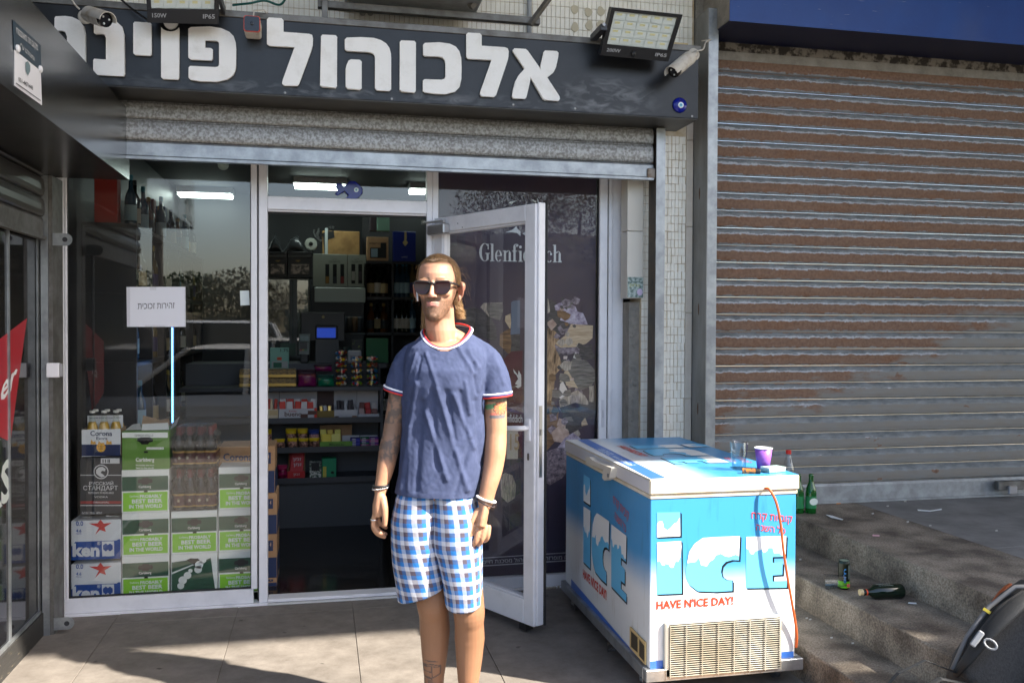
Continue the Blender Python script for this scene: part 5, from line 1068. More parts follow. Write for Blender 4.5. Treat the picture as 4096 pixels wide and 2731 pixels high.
# till screen and card reader
t = thing('till_screen', 'black till monitor with a lit blue customer display on the counter', 'till', (PY(1290, 1400, UY).x, UY+.1, UZ)); a = z4((530, 70, 1195, 500)); A, B = PY(a[0], a[3], UY+.1), PY(a[2], a[1], UY+.1); mk('monitor', G().box(A.x, B.x, UY+.1, UY+.14, A.z, B.z), BLACK, t, bev=.006)
a = z4((755, 265, 1080, 470)); A2, B2 = PY(a[0], a[3], UY+.05), PY(a[2], a[1], UY+.05); mk('stand', G().prism([(A2.x, UY+.05, UZ), (B2.x+.02, UY+.05, UZ), (B2.x+.01, UY+.06, A2.z), (A2.x, UY+.06, A2.z)], (0, .03, 0)), BLACK, t); d_ = mk('customer_display', G().box(A2.x, B2.x, UY+.045, UY+.099, A2.z, B2.z), BLACK, t, bev=.006); a = z4((775, 305, 1055, 450)); A3, B3 = PY(a[0], a[3], UY+.044), PY(a[2], a[1], UY+.044); mk('screen', G().box(A3.x, B3.x, UY+.0425, UY+.0445, A3.z, B3.z), mat('lit_blue_screen', (.01, .03, .2), .3, emit=(.01, .06, .55, 1), estr=.14), d_); p = PY(1060+870*.2679, 1230+140*.2679, UY+.098); mk('badge', G().lathe([(.012, 0), (.012, -.002)], (p.x, UY+.0985, p.z), 10, 'y'), plain(150, 140, 90), t)
t = thing('card_reader', 'pale handheld card reader leaning on its cradle on the counter', 'card reader', (PY(1220, 1380, UY-.02).x, UY-.02, UZ)); a = z4((505, 400, 665, 690)); A, B = PY(a[0], a[3], UY-.02), PY(a[2], a[1], UY-.02); mk('body', G().prism([(A.x, UY-.02, A.z), (B.x-.008, UY-.02, A.z-.002), (B.x, UY+.03, B.z), (A.x+.006, UY+.03, B.z)], (0, .02, 0)), plain(128, 136, 132, .4), t, bev=.004); 
for q, m in (((525, 420, 650, 500), plain(110, 132, 136, .2)), ((520, 515, 630, 620), plain(70, 72, 72)), ((515, 625, 550, 640), plain(170, 40, 40)), ((555, 625, 580, 640), plain(180, 160, 40)), ((590, 625, 625, 640), plain(40, 120, 60))): a = z4(q); A, B = PY(a[0], a[3], UY-.026), PY(a[2], a[1], UY-.005); mk('keypad' if q[1] > 510 else 'display', G().box(A.x, B.x, UY-.028, UY-.024, A.z, B.z), m, t)
mk('cradle', G().box(PY(1200, 1400, UY).x, PY(1235, 1400, UY).x, UY-.01, UY+.05, UZ, UZ+.09), BLACK, t, bev=.01)

# ---- back wall: gift boxes, fridge, bottle shelves
BY = 3.0; z3 = lambda q: (1060+q[0]*.287, 830+q[1]*.287, 1060+q[2]*.287, 830+q[3]*.287)
def pb3(name, label, cat, q, m, y=BY, d=.2, z0=None, group=None): return carton(name, label, cat, z3(q), y, d, m, group, z0)
def f3(o, name, q, m, y=BY, k=0): return onface(o, name, rc(*z3(q)), m, y, k)
fr_ = thing('drinks_fridge', 'black glass-door drinks fridge with pale header panel inside the shop', 'fridge', (PY(1360, 1200, BY).x, BY+.2, .012)); a, b = PY(1060+660*.287, 1200, BY), PY(1060+1410*.287, 830+1105*.287, BY)
mk('cabinet', G().box(a.x, b.x, BY, BY+.6, .012, b.z), BLACK, fr_); A, B = PY(*z3((690, 0, 1400, 1320))[0::3], BY), PY(z3((690, 1120, 1400, 1320))[2], z3((690, 1120, 1400, 1320))[1], BY); mk('header', G().box(A.x, B.x, BY-.012, BY-.0005, PY(1300, 830+1320*.287, BY).z, B.z), plain(150, 158, 150, .3), fr_, bev=.004)
fz0 = PY(1300, 830+1380*.287, BY).z; mk('shelf', G().box(A.x, B.x, BY-.008, BY-.001, fz0-.24, fz0-.23), plain(120, 130, 130), fr_); mk('shelf', G().box(A.x, B.x, BY-.008, BY-.001, fz0-.5, fz0-.49), plain(120, 130, 130), fr_)
for i in range(9): mk('can', G().lathe([(.03, 0), (.033, .01), (.033, .12), (.028, .13)], (A.x+.05+i*(B.x-A.x-.1)/8, BY-.045, fz0-.22), 12), [plain(60, 52, 44), plain(96, 70, 44), plain(40, 44, 50)][i % 3], fr_, smooth=True)
for i in range(9): mk('can', G().lathe([(.03, 0), (.033, .01), (.033, .12), (.028, .13)], (A.x+.05+i*(B.x-A.x-.1)/8, BY-.045, fz0-.485), 12), [plain(40, 70, 74), plain(30, 34, 36), plain(80, 90, 90)][i % 3], fr_, smooth=True)
t = thing('glass_cabinet', 'tall glass-fronted cabinet on the left of the shop back wall', 'cabinet', (PY(1150, 1400, BY).x, BY, .012)); a, b = PY(1000, 1300, BY), PY(1060+620*.287, 830+990*.287, BY); mk('case', G().box(a.x, b.x, BY+.01, BY+.5, .012, b.z), mat('dark_fridge', ()), t); mk('door_glass', G().box(a.x, b.x, BY-.002, BY+.004, .1, b.z-.015), GLASS, t); mk('door_frame', G().box(b.x-.012, b.x, BY-.006, BY-.0025, .1, b.z), plain(96, 96, 94), t); mk('door_frame', G().box(a.x, b.x-.0125, BY-.006, BY-.0025, b.z-.014, b.z), plain(96, 96, 94), t)
WBX = plain(140, 144, 132, .6)
for nm, q, slots in (('taller grey wine gift carton with three bottle slots over the fridge', (670, 655, 1145, 1100), ((840, 895), (945, 1000), (1050, 1103))), ('narrower grey wine gift carton with two bottle slots over the fridge', (1152, 662, 1405, 1100), ((1203, 1258), (1300, 1355)))):
    o = pb3('wine_carton', nm, 'carton', q, WBX, BY, .1, fr_.children[0].data and b.z*0+PY(1300, 830+1105*.287, BY).z, 'grey wine gift cartons'); c0 = [plain(130, 96, 44), plain(34, 36, 44), plain(120, 40, 38), plain(150, 146, 136), plain(50, 40, 46)]
    for j, s in enumerate(slots): f3(o, 'slot', (s[0], 790, s[1], 1060), HOLE, BY, 0); f3(o, 'bottle_label', (s[0]+4, 960 if len(slots) > 2 else 890, s[1]-4, 1055 if len(slots) > 2 else 1015), c0[j if len(slots) > 2 else 3+j], BY, 1)
    xm = (q[0]+q[2])/2+(60 if len(slots) > 2 else 0); ft(o, "LET'S", (z3((xm-30, 0, 0, 0))[0], z3((0, 712, 0, 0))[1], z3((xm+30, 0, 0, 0))[0], z3((0, 733, 0, 0))[1]), BY, plain(70, 74, 66), 0); ft(o, 'CELEBRATE', (z3((xm-80, 0, 0, 0))[0], z3((0, 742, 0, 0))[1], z3((xm+80, 0, 0, 0))[0], z3((0, 770, 0, 0))[1]), BY, plain(70, 74, 66), 0)
zc = PY(1150, 830+975*.287, BY).z
for i, q in enumerate(((40, 620, 310, 975), (320, 618, 655, 975))):
    o = pb3('gift_box', ['black gift box with cellophane window against the doorway edge', 'black gift box with cellophane window beside the wine cartons'][i], 'gift box', q, BLACK, BY, .2, zc, 'black gift boxes'); f3(o, 'window', (q[0]+40, 790, q[2]-40, 925), mat('gift_contents', lin(60, 52, 48), .3, col2=lin(150, 132, 120), nscale=24, sharp=.06), BY, 1); ft(o, heb('יקבי'), (z3((q[0]+110, 0, 0, 0))[0], z3((0, 735, 0, 0))[1], z3((q[0]+170, 0, 0, 0))[0], z3((0, 758, 0, 0))[1]), BY, GOLD, 0)
    f3(o, 'sheen', (q[0]+10, 660, q[2]-20, 690), plain(34, 36, 38, .2), BY, 1)
ztop = PY(1150, 830+640*.287, BY+.06).z
cb = mk('cardboard_box', G().loft([[(PY(1060+x*.287, 1000, BY+.15).x, BY+y_, z_) for x, y_ in ((800, .15), (1320, .15), (1330, .4), (810, .4))] for z_ in (ztop-.012, ztop+.06, ztop+.17, PY(1360, 830+330*.287, BY+.15).z)]), mat('old_kraft', lin(150, 116, 70), .8, col2=lin(126, 94, 54), nscale=9), None, bev=.006); tag(cb, 'crumpled brown cardboard box with torn top above the wine cartons', 'box'); p = PY(1060+855*.287, 830+450*.287, BY+.148); mk('tape_strip', G().box(p.x-.012, p.x+.012, BY+.1475, BY+.149, ztop, ztop+.24), plain(170, 176, 176, .3), cb); mk('torn_hole', G().poly([PY(1060+x*.287, 830+y_*.287, BY+.1485) for x, y_ in ((790, 370), (850, 330), (960, 330), (970, 420), (880, 450), (870, 640), (830, 640), (810, 420))]), mat('carton_hole', ()), cb)
rings = []
for i in range(7):
    rings.append([(PY(1060+(40+105*i)*.287, 1000, BY+.12).x+.0*math.cos(an), BY+.14+.09*math.cos(an), ztop-.01+(.06+.05*math.sin(i*2.2))*(1+math.sin(an))*(1 if 0 < i < 6 else .4)) for an in [2*PI*j/10 for j in range(10)]])
o = mk('black_bags', G().loft(rings), mat('bin_bag_film', (.03, .032, .034), .22, bump=.8, bscale=18), None, smooth=True); tag(o, 'heap of crumpled dark and clear plastic bags on the gift boxes', 'plastic bags', kind='thing')
p = PY(1060+640*.287, 830+510*.287, BY+.02); t = thing('paper_roll', 'white toilet paper roll lying end-on among the plastic bags', 'paper roll', (p.x, BY+.02, p.z-.045)); mk('roll', G().lathe([(.02, 0), (.05, 0), (.052, .006), (.052, .1)], (p.x, BY+.0, p.z), 22, 'y'), plain(196, 200, 190), t); mk('core_hole', G().lathe([(.018, 0), (.018, -.001)], (p.x, BY-.0005, p.z), 16, 'y'), HOLE, t)
# antler emblem on the rear wall behind the box
t = thing('antler_sign', 'pale antler emblem on the shop back wall behind the cardboard box', 'sign', PY(1270, 960, 3.99)); AN = plain(150, 150, 150)
for pts in (((790, 470), (750, 450), (700, 400), (680, 350), (690, 310)), ((740, 440), (745, 410), (730, 370), (750, 290)), ((712, 405), (690, 380)), ((728, 380), (760, 320)), ((900, 265), (915, 300)), ((950, 262), (945, 300))):
    mk('tine', G().tube([PY(1060+x*.287, 830+y_*.287, 3.985) for x, y_ in pts], [.016]+[.009]*(len(pts)-1), 6), AN, t)
# right-hand bottle shelves
xs0, xs1 = PY(1060+1425*.287, 1200, BY).x, 1.3; SV = [PY(1550, 830+yy*.287, BY).z for yy in (745, 1245, 1740, 2200)]
sh = thing('bottle_shelf', 'black shelf unit of bottles on the shop back wall behind the man', 'shelf', (xs0+.3, BY+.1, .012))
for z in SV: mk('board', G().box(xs0, xs1, BY, BY+.3, z-.025, z), BLACK, sh)
for x in (xs0-.02, PY(1060+1780*.287, 1200, BY).x, xs1): mk('upright', G().box(x-.01, x+.01, BY, BY+.3, .012, SV[0]-.0255), BLACK, sh)
mk('back', G().box(xs0-.03, xs1+.02, BY+.301, BY+.32, .012, 2.6), mat('shelf_back', (.02, .02, .022), .6), sh)
o = pb3('gin_box', 'brown kraft gin gift box with bottle window on the top shelf', 'gift box', (1420, 415, 1720, 728), mat('kraft_carton', ()), BY, .1, SV[0]); f3(o, 'window', (1465, 560, 1690, 705), HOLE, BY, 1); f3(o, 'bottle_print', (1478, 575, 1570, 690), plain(120, 140, 150), BY, 2); f3(o, 'window', (1610, 490, 1690, 570), HOLE, BY, 2); ft(o, 'BARRISTER', (1478, 970, 1520, 977), BY, plain(40, 34, 26), .01)
o = pb3('champagne_box', 'deep blue gift box with a gold seal on the top shelf', 'gift box', (1785, 340, 2100, 748), plain(14, 34, 112, .4), BY, .1, SV[0]); f3(o, 'ribbon', (1943, 340, 1973, 450), plain(170, 150, 100), BY, 1); onface(o, 'seal', [(1060+x*.287, 830+y_*.287) for x, y_ in ((1955, 440), (1993, 490), (1955, 540), (1916, 490))], plain(180, 158, 104), BY, 1); ft(o, 'POMMERY', (1606, 1026, 1632, 1031), BY, PW, 0)
o = pb3('gift_tube', 'pale green upright box standing above the gin gift box', 'box', (1560, 130, 1735, 408), plain(116, 150, 132), BY, .09, SV[0]+.267); o = pb3('dark_books', 'dark upright boxes beside the pale green box', 'box', (1465, 130, 1558, 408), plain(60, 50, 54), BY+.01, .09, SV[0]+.267)
BP = []
def bproto(name, R_, Hh, col, lab, capc, gl=.1):
    prof = [(R_*.97, 0), (R_, .004), (R_, Hh*.55), (R_*.8, Hh*.64), (R_*.38, Hh*.74), (R_*.34, Hh*.95)]
    t = bottle_proto(name, prof, mat('bottle_glass_%d_%d_%d' % col, lin(*col), gl, spec=.6), (R_, Hh*.12, Hh*.42, plain(*lab)), (R_*.38, Hh*.9, Hh, plain(*capc))); tag(t, 'x', 'bottle'); return t
BP = [bproto('spirit_bottle', .038, .29, (26, 18, 14), (170, 150, 110), (24, 22, 22)), bproto('spirit_bottle', .034, .31, (40, 70, 90), (150, 180, 190), (60, 130, 150)), bproto('spirit_bottle', .04, .26, (90, 52, 16), (40, 38, 36), (150, 120, 60)), bproto('spirit_bottle', .036, .3, (16, 26, 18), (196, 190, 176), (20, 20, 22)), bproto('spirit_bottle', .036, .32, (110, 96, 60), (60, 50, 90), (170, 150, 70))]
def put(kind, loc, label, group): o = dup(BP[kind], loc, random.uniform(-.6, .6)); o['label'] = label; o['group'] = group; return o
for zi, yy in ((1, 1245), (2, 1740)):
    for i, (q, k) in enumerate(((1478, 0), (1565, 3), (1655, 0), (1840, 1), (1915, 1), (1975, 1), (2055, 4))):
        x = PY(1060+q*.287, 1200, BY+.06).x; put([k, (k+2) % 5][zi-1], (x, BY+.07, SV[zi]), '%s bottle from the wine cartons on the %s bay of the back shelf' % (['first', 'second', 'third', 'fourth', 'fifth', 'sixth', 'seventh'][i], ['upper', 'lower'][zi-1]), 'bottles on the shelf behind the man')
p = PY(1545, 1640, 2.2)
for i in range(3): put([3, 4, 0][i], (p.x+.05*i, 2.4, PY(1545, 1655, 2.4).z), ['white-label', 'purple-label', 'pale-label'][i]+' small bottle beside the counter end behind the arm', 'bottles at the counter end')
mk('board', G().box(p.x-.06, p.x+.4, 2.3, 2.5, PY(1545, 1655, 2.4).z-.02, PY(1545, 1655, 2.4).z-.0005), BLACK, sh)
# left wall shelves seen through the window
shl = thing('bottle_shelf', 'long dark shelf wall of bottles behind the left window', 'shelf', (-1.2, 1.5, .012)); LZ = [.42, .86, 1.3, 1.72, 2.1]
for z in LZ: mk('board', G().box(-1.338, -1.04, .5, 3.4, z-.025, z), BLACK, shl)
for y in (.52, 1.0, 1.5, 2.1, 2.8, 3.41): mk('upright', G().box(-1.338, -1.045, y-.012, y+.012, .012, LZ[-1]-.0255), BLACK, shl)
for zi, z in enumerate(LZ):
    for j in range(18):
        y = .58+j*.15+random.uniform(-.02, .02)
        if min(abs(y-u) for u in (.52, 1.0, 1.5, 2.1, 2.8)) < .055: continue
        if zi == 4 and j % 3 == 0:
            c_ = random.choice([(140, 34, 36), (150, 44, 36), (30, 60, 110), (120, 116, 110)]); o = mk('gift_tube', G().box(-1.28, -1.18+random.uniform(-.03, .03), y-.045, y+.045, z, z+random.uniform(.26, .36)), plain(*c_), None, bev=.003); tag(o, 'tall gift box on the top left wall shelf', 'gift box', 'gift boxes on the left wall shelf'); continue
        put(random.randrange(5), (-1.11+random.uniform(-.03, .02), y, z), ['bottle on the lowest left wall shelf', 'bottle on the second left wall shelf', 'bottle on the middle left wall shelf', 'bottle on the fourth left wall shelf', 'bottle on the top left wall shelf'][zi], 'bottles on the left wall shelf')
for o in BP:
    for c_ in list(o.children): bpy.data.objects.remove(c_)
    bpy.data.objects.remove(o)
# ceiling camera at the top of the window
p = PY(893, 662, .25); t = thing('dome_camera', 'small white dome camera under the ceiling behind the window top', 'camera', (p.x, .25, p.z+.03)); mk('dome', G().ell((p.x, .25, p.z), (.03, .03, .026), 14, 10), plain(176, 196, 186, .4), t, smooth=True); mk('collar', G().lathe([(.034, .01), (.034, .06)], (p.x, .25, p.z), 16), plain(176, 190, 182, .4), t); mk('stem', G().tube([(p.x, .25, p.z+.06), (p.x, .25, 2.779)], .012, 8), DARKIN, t)

# ================================================================== ice freezer on its trolley
FY, FXL = -1.575, 1.305; FXR = PY(3183, 2200, FY).x; FYB = -.31
fz = thing('ice_freezer', 'blue and white ice chest freezer with ICE lettering on a trolley', 'freezer', (1.65, -.95, 0))
def frz_mat(name, zlo, zhi, axis='Z'):
    m = bpy.data.materials.new(name); m.use_nodes = True; nt = m.node_tree; N = nt.nodes; L = nt.links; b = N['Principled BSDF']; b.inputs['Roughness'].default_value = .32
    geo = N.new('ShaderNodeNewGeometry'); sp = N.new('ShaderNodeSeparateXYZ'); L.new(geo.outputs['Position'], sp.inputs[0])
    n = N.new('ShaderNodeTexNoise'); n.inputs['Scale'].default_value = 3; n.inputs['Detail'].default_value = 3; L.new(geo.outputs['Position'], n.inputs['Vector'])
    ma = N.new('ShaderNodeMath'); ma.operation = 'MULTIPLY_ADD'; ma.inputs[1].default_value = .1*abs(zhi-zlo)/.2; L.new(n.outputs['Fac'], ma.inputs[0]); L.new(sp.outputs[axis], ma.inputs[2])
    mr = N.new('ShaderNodeMapRange'); mr.interpolation_type = 'SMOOTHSTEP'; mr.inputs['From Min'].default_value = zlo; mr.inputs['From Max'].default_value = zhi; L.new(ma.outputs[0], mr.inputs[0])
    mx = N.new('ShaderNodeMix'); mx.data_type = 'RGBA'; mx.inputs[6].default_value = lin(214, 218, 220); mx.inputs[7].default_value = lin(60, 140, 194); L.new(mr.outputs[0], mx.inputs[0])
    n2 = N.new('ShaderNodeTexNoise'); n2.inputs['Scale'].default_value = 12; n2.inputs['Detail'].default_value = 8; mp = N.new('ShaderNodeMapping'); mp.inputs['Scale'].default_value = (3, 3, .5); L.new(geo.outputs['Position'], mp.inputs[0]); L.new(mp.outputs[0], n2.inputs['Vector'])
    r = N.new('ShaderNodeValToRGB'); r.color_ramp.elements[0].position = .28; r.color_ramp.elements[1].position = .42; r.color_ramp.elements[0].color = (.72, .68, .62, 1); r.color_ramp.elements[1].color = (1, 1, 1, 1); L.new(n2.outputs['Fac'], r.inputs[0])
    m2 = N.new('ShaderNodeMix'); m2.data_type = 'RGBA'; m2.blend_type = 'MULTIPLY'; m2.inputs[0].default_value = .6; L.new(mx.outputs[2], m2.inputs[6]); L.new(r.outputs[0], m2.inputs[7]); L.new(m2.outputs[2], b.inputs['Base Color']); return m
FB_ = frz_mat('freezer_body_print', .44, .62); FL_ = frz_mat('freezer_lid_print', 1.45, 1.72, 'X'); FW = mat('freezer_cream', lin(222, 216, 200), .4, col2=lin(208, 194, 166), nscale=6); FBL = plain(58, 106, 186, .35); FSK = plain(96, 180, 226, .35); FWH = plain(222, 226, 228, .35); FBK = plain(18, 26, 34, .4); FRD = plain(206, 62, 34, .4)
zl0 = PY(2597, 1985, FY).z; zl1 = .9
mk('body', G().box(FXL, FXR, FY, FYB, .128, zl0-.012), FB_, fz, bev=.004); mk('gasket', G().box(FXL-.002, FXR+.004, FY-.004, FYB, zl0-.0115, zl0+.006), FW, fz, bev=.003)
lid = mk('lid', G().box(FXL-.006, FXR+.008, FY-.012, FYB+.004, zl0+.008, zl1), FW, fz, bev=.005); mk('lid_top', G().box(FXL-.003, FXR+.005, FY-.008, FYB, zl1+.0002, zl1+.0016), FL_, lid)
mk('lid_side', G().box(FXL-.0075, FXL-.0063, FY+.0, FYB, zl0+.012, zl1-.006), plain(206, 206, 210, .35), lid)
for q in ((FXL-.02, FXR+.03, FY-.02, FY+.02), (FXL-.02, FXR+.03, FYB-.02, FYB+.02), (FXL-.02, FXL+.02, FY+.0205, FYB-.0205), (FXR-.02, FXR+.03, FY+.0205, FYB-.0205)): mk('trolley_rail', G().box(*q, .078, .1275), GALV, fz, bev=.003)
for x, y in ((FXL+.03, FYB-.1), (FXL+.03, FY+.12), (FXR-.03, FYB-.1), (FXR-.03, FY+.12)):
    cs = mk('castor', G().lathe([(.012, -.014), (.037, -.012), (.037, .012), (.012, .014)], (x, y, .0375), 20, 'x'), plain(70, 70, 74, .5), fz); mk('fork', G().box(x-.02, x-.016, y-.018, y+.018, .03, .0775), GALV, cs); mk('fork', G().box(x+.016, x+.02, y-.018, y+.018, .03, .0775), GALV, cs); mk('axle', G().lathe([(.009, -.024), (.009, -.0205)], (x, y, .0375), 10, 'x'), GALV, cs)
hd = mk('handle', G().prism([PX(2250+a*.6579, 1700+b*.6579, FXL-.008) for a, b in ((172, 195), (195, 192), (215, 212), (280, 240), (334, 258), (322, 320), (290, 335), (276, 318), (284, 268), (220, 245), (178, 228))], (-.028, 0, 0)), plain(206, 202, 192, .4), fz, bev=.006); p = PX(2250+278*.6579, 1700+305*.6579, FXL-.037); mk('lock', G().lathe([(.009, 0), (.009, -.004)], (FXL-.0365, p.y, p.z), 12, 'x'), mat('dull_metal', ()), hd)
F4 = lambda a, b: (2600+a*.6573, 1700+b*.6573)
def fp(a, b, k): 
    v = PY(*F4(a, b), FY); return Vector((v.x, FY-.0008-.0005*k, v.z))
# the three faces carry the same artwork: map front metres -> side and lid metres
def fm(a, b): v = PY(*F4(a, b), FY); return v.x, v.z
u0, v1 = fm(42, 530); _, v0 = fm(42, 1032); u1, w1 = fm(832, 672); _, w0 = fm(832, 988)
sA, sB, sC, sD = (PX(2250+a*.6579, 1700+b*.6579, FXL) for a, b in ((130, 298), (130, 835), (392, 680), (391, 1085)))
def side_map(u, v, k): f_ = (u-u0)/(u1-u0); s = (v-v0)/(v1-v0); return Vector((FXL-.0008-.0005*k, sA.y+(sC.y-sA.y)*f_, sB.z+(sA.z-sB.z)*s))
lA, lB, lC, lD = (PZ(*q, zl1) for q in ((2517, 1784), (2812, 1777), (2680, 1859), (2892, 1852)))
def lid_map(u, v, k): f_ = (u-u0)/(u1-u0); s = (v-v0)/(v1-v0); return Vector((lA.x+(lB.x-lA.x)*s, lA.y+(lD.y-lA.y)*f_, zl1+.0022+.0005*k))
front_map = lambda u, v, k: Vector((u, FY-.0008-.0005*k, v))
ART = [('letter', FSK, 1, [(42, 530), (183, 527), (183, 673), (42, 680)]), ('letter_snow', FWH, 2, [(42, 605), (50, 586), (72, 582), (82, 605), (80, 620), (105, 638), (122, 625), (150, 595), (165, 590), (180, 560), (183, 673), (42, 680)]), ('letter_shadow', FBK, 0, [(181, 527), (190, 535), (190, 678), (46, 688), (42, 678), (181, 671)]),
 ('letter', FSK, 1, [(42, 712), (188, 703), (192, 1022), (42, 1028)]), ('letter_snow', FWH, 2, [(42, 712), (188, 703), (190, 740), (184, 800), (170, 830), (155, 825), (140, 865), (125, 865), (112, 845), (100, 845), (98, 795), (90, 850), (72, 850), (60, 825), (45, 830)]), ('letter_shadow', FBK, 0, [(186, 703), (196, 710), (200, 1025), (46, 1036), (42, 1026), (190, 1020)]),
 ('letter', FSK, 1, [(217, 880), (226, 845), (238, 770), (270, 720), (320, 685), (380, 680), (546, 673), (540, 820), (500, 818), (460, 830), (437, 855), (431, 890), (440, 925), (462, 942), (500, 946), (500, 1006), (400, 1012), (290, 1008), (240, 970), (222, 930)]),
 ('letter_snow', FWH, 2, [(226, 838), (238, 770), (270, 720), (320, 685), (380, 680), (546, 673), (540, 795), (520, 785), (480, 800), (455, 795), (430, 780), (400, 790), (385, 815), (360, 830), (345, 857), (310, 850), (298, 805), (275, 830), (250, 832)]),
 ('letter_shadow', FBK, 0, [(544, 673), (553, 682), (545, 826), (500, 824), (462, 836), (440, 860), (437, 890), (446, 925), (470, 940), (506, 944), (506, 1012), (400, 1019), (290, 1015), (240, 974), (300, 1000), (495, 1000), (495, 950), (440, 935), (425, 890), (432, 850), (460, 826), (500, 812), (536, 818)]),
 ('letter', FSK, 1, [(585, 678), (828, 672), (822, 798), (745, 800), (745, 835), (806, 838), (804, 908), (745, 912), (745, 950), (832, 948), (830, 986), (585, 990)]),
 ('letter_snow', FWH, 2, [(585, 678), (828, 672), (824, 782), (800, 790), (780, 775), (755, 780), (745, 745), (720, 745), (710, 765), (690, 775), (680, 755), (660, 760), (640, 765), (625, 785), (610, 780), (600, 755), (585, 750)]),
 ('letter_shadow', FBK, 0, [(826, 672), (836, 680), (830, 806), (752, 808), (752, 835), (811, 840), (811, 914), (752, 918), (752, 948), (836, 946), (838, 993), (590, 998), (590, 988), (828, 984), (826, 952), (742, 952), (742, 910), (800, 904), (800, 842), (742, 838), (742, 798), (818, 794)])]
for mp_ in (front_map, side_map, lid_map):
    for nm, m, k, pts in ART:
        if nm == 'letter': mk('letter_shadow', G().poly([mp_(*fm(a+11, b+10), -.3) for a, b in pts]), FBK, fz if mp_ is not lid_map else lid)
        mk(nm, G().poly([mp_(*fm(a, b), k) for a, b in pts]), m, fz if mp_ is not lid_map else lid)
    for s, q, b_, m in (("HAVE N'ICE DAY!", (38, 1066, 505, 1120), .03, FRD), (heb('קוביות קרח'), (618, 528, 865, 580), 0, FRD), (heb('כל השנה'), (645, 592, 822, 636), 0, FRD)):
        tilt = -30 if s[0] == 'H' else 25
        text('lettering', s, m, fz if mp_ is not lid_map else lid, mp_(*fm(q[0], q[3]), 3), mp_(*fm(q[2], q[3]+tilt), 3), mp_(*fm(q[0], q[1]), 3), bold=b_)
mk('blue_corner', G().poly([fp(0, 1435, 1), fp(78, 1428, 1), fp(78, 1535, 1), fp(0, 1540, 1)]), FBL, fz); mk('blue_corner', G().poly([fp(797, 1378, 1), fp(873, 1373, 1), fp(873, 1472, 1), fp(797, 1477, 1)]), FBL, fz)
sx = lambda a, b, k=1: Vector((FXL-.0008-.0005*k, *PX(2250+a*.6579, 1700+b*.6579, FXL).yz))
mk('blue_band', G().poly([sx(54, 932), sx(518, 1478), sx(520, 1522), sx(54, 1003)]), FBL, fz); text('lettering', '1-800-201-022    www.ice-israel.co.il', plain(190, 206, 226), fz, sx(140, 1110, 2), sx(375, 1370, 2), sx(140, 1072, 2), bold=.008)
lx = lambda px, py, k=1: Vector((*PZ(px, py, zl1).xy, zl1+.0022+.0005*k)); mk('blue_band', G().poly([lx(2310, 1760), lx(2352, 1758), lx(2665, 1913), lx(2604, 1916)]), FBL, lid); text('lettering', '1-800-201-022    www.ice-israel.co.il', plain(200, 214, 230), lid, lx(2385, 1798, 2), lx(2520, 1865, 2), lx(2408, 1795, 2), bold=.008)
# grille
gr = mk('grille_frame', G().box(*[f for f in (PY(*F4(80, 1350), FY).x, PY(*F4(790, 1350), FY).x)], FY-.02, FY-.0005, PY(*F4(80, 1530), FY).z, PY(*F4(80, 1192), FY).z), plain(196, 190, 176, .45), fz, bev=.008, seg=2)
gx0, gx1 = PY(*F4(106, 1350), FY).x, PY(*F4(774, 1350), FY).x; gz0, gz1 = PY(*F4(106, 1522), FY).z, PY(*F4(106, 1204), FY).z; GS = mat('grille_cream', lin(176, 173, 162), .5, col2=lin(150, 142, 124), nscale=6)
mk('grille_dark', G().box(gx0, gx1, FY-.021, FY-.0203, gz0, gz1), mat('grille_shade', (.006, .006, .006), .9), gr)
n = 24
for i in range(n):
    z = gz0+(gz1-gz0)*(i+.5)/n; g = G().loft([[(x, FY-.024, z-.0002), (x, FY-.0275, z-.0014), (x, FY-.0275, z+.0002), (x, FY-.024, z+.0012)] for x in (gx0, gx1)]); mk('slat', g, GS, gr)
for i in range(8): x = gx0+(gx1-gx0)*i/7; mk('divider', G().box(x-.0014, x+.0014, FY-.0325, FY-.0305, gz0, gz1), GS, gr)
# control recess on the long side
cbx = [PX(2250+a*.6579, 1700+b*.6579, FXL) for a, b in ((418, 1222), (512, 1318), (512, 1455), (418, 1350))]; cr_ = mk('control_frame', G().prism([Vector((FXL-.0015, *p.yz)) for p in cbx], (-.006, 0, 0)), plain(196, 170, 118, .5), fz)
for a0, a1, b0, b1 in ((428, 468, 1262, 1370), (478, 508, 1312, 1425)): mk('control_recess', G().poly([Vector((FXL-.0085, *PX(2250+a*.6579, 1700+b*.6579, FXL).yz)) for a, b in ((a0, b0-14), (a1, b0+26), (a1, b1+10), (a0, b1-26))]), mat('recess_dark', (.05, .04, .025), .6), cr_)
# power cable hanging over the front
cable('orange power cable hanging down the front of the ice freezer', [PY(*F4(a, b), FY-d) for a, b, d in ((700, 384, .012), (728, 392, .03), (768, 470, .045), (795, 600, .05), (812, 760, .05), (838, 930, .045), (866, 1090, .035), (886, 1210, .022), (893, 1290, .015), (888, 1350, .01))], .0055, plain(196, 92, 44, .45))
pw = tag(mk('plywood_board', G().box(1.36, 2.02, -2.35, -1.62, .0015, .012), mat('plywood', lin(186, 140, 84), .7, col2=lin(150, 106, 62), nscale=6, stretch=(.6, 5, 1)), None, bev=.002), 'worn tan plywood board lying on the ground before the freezer', 'board')
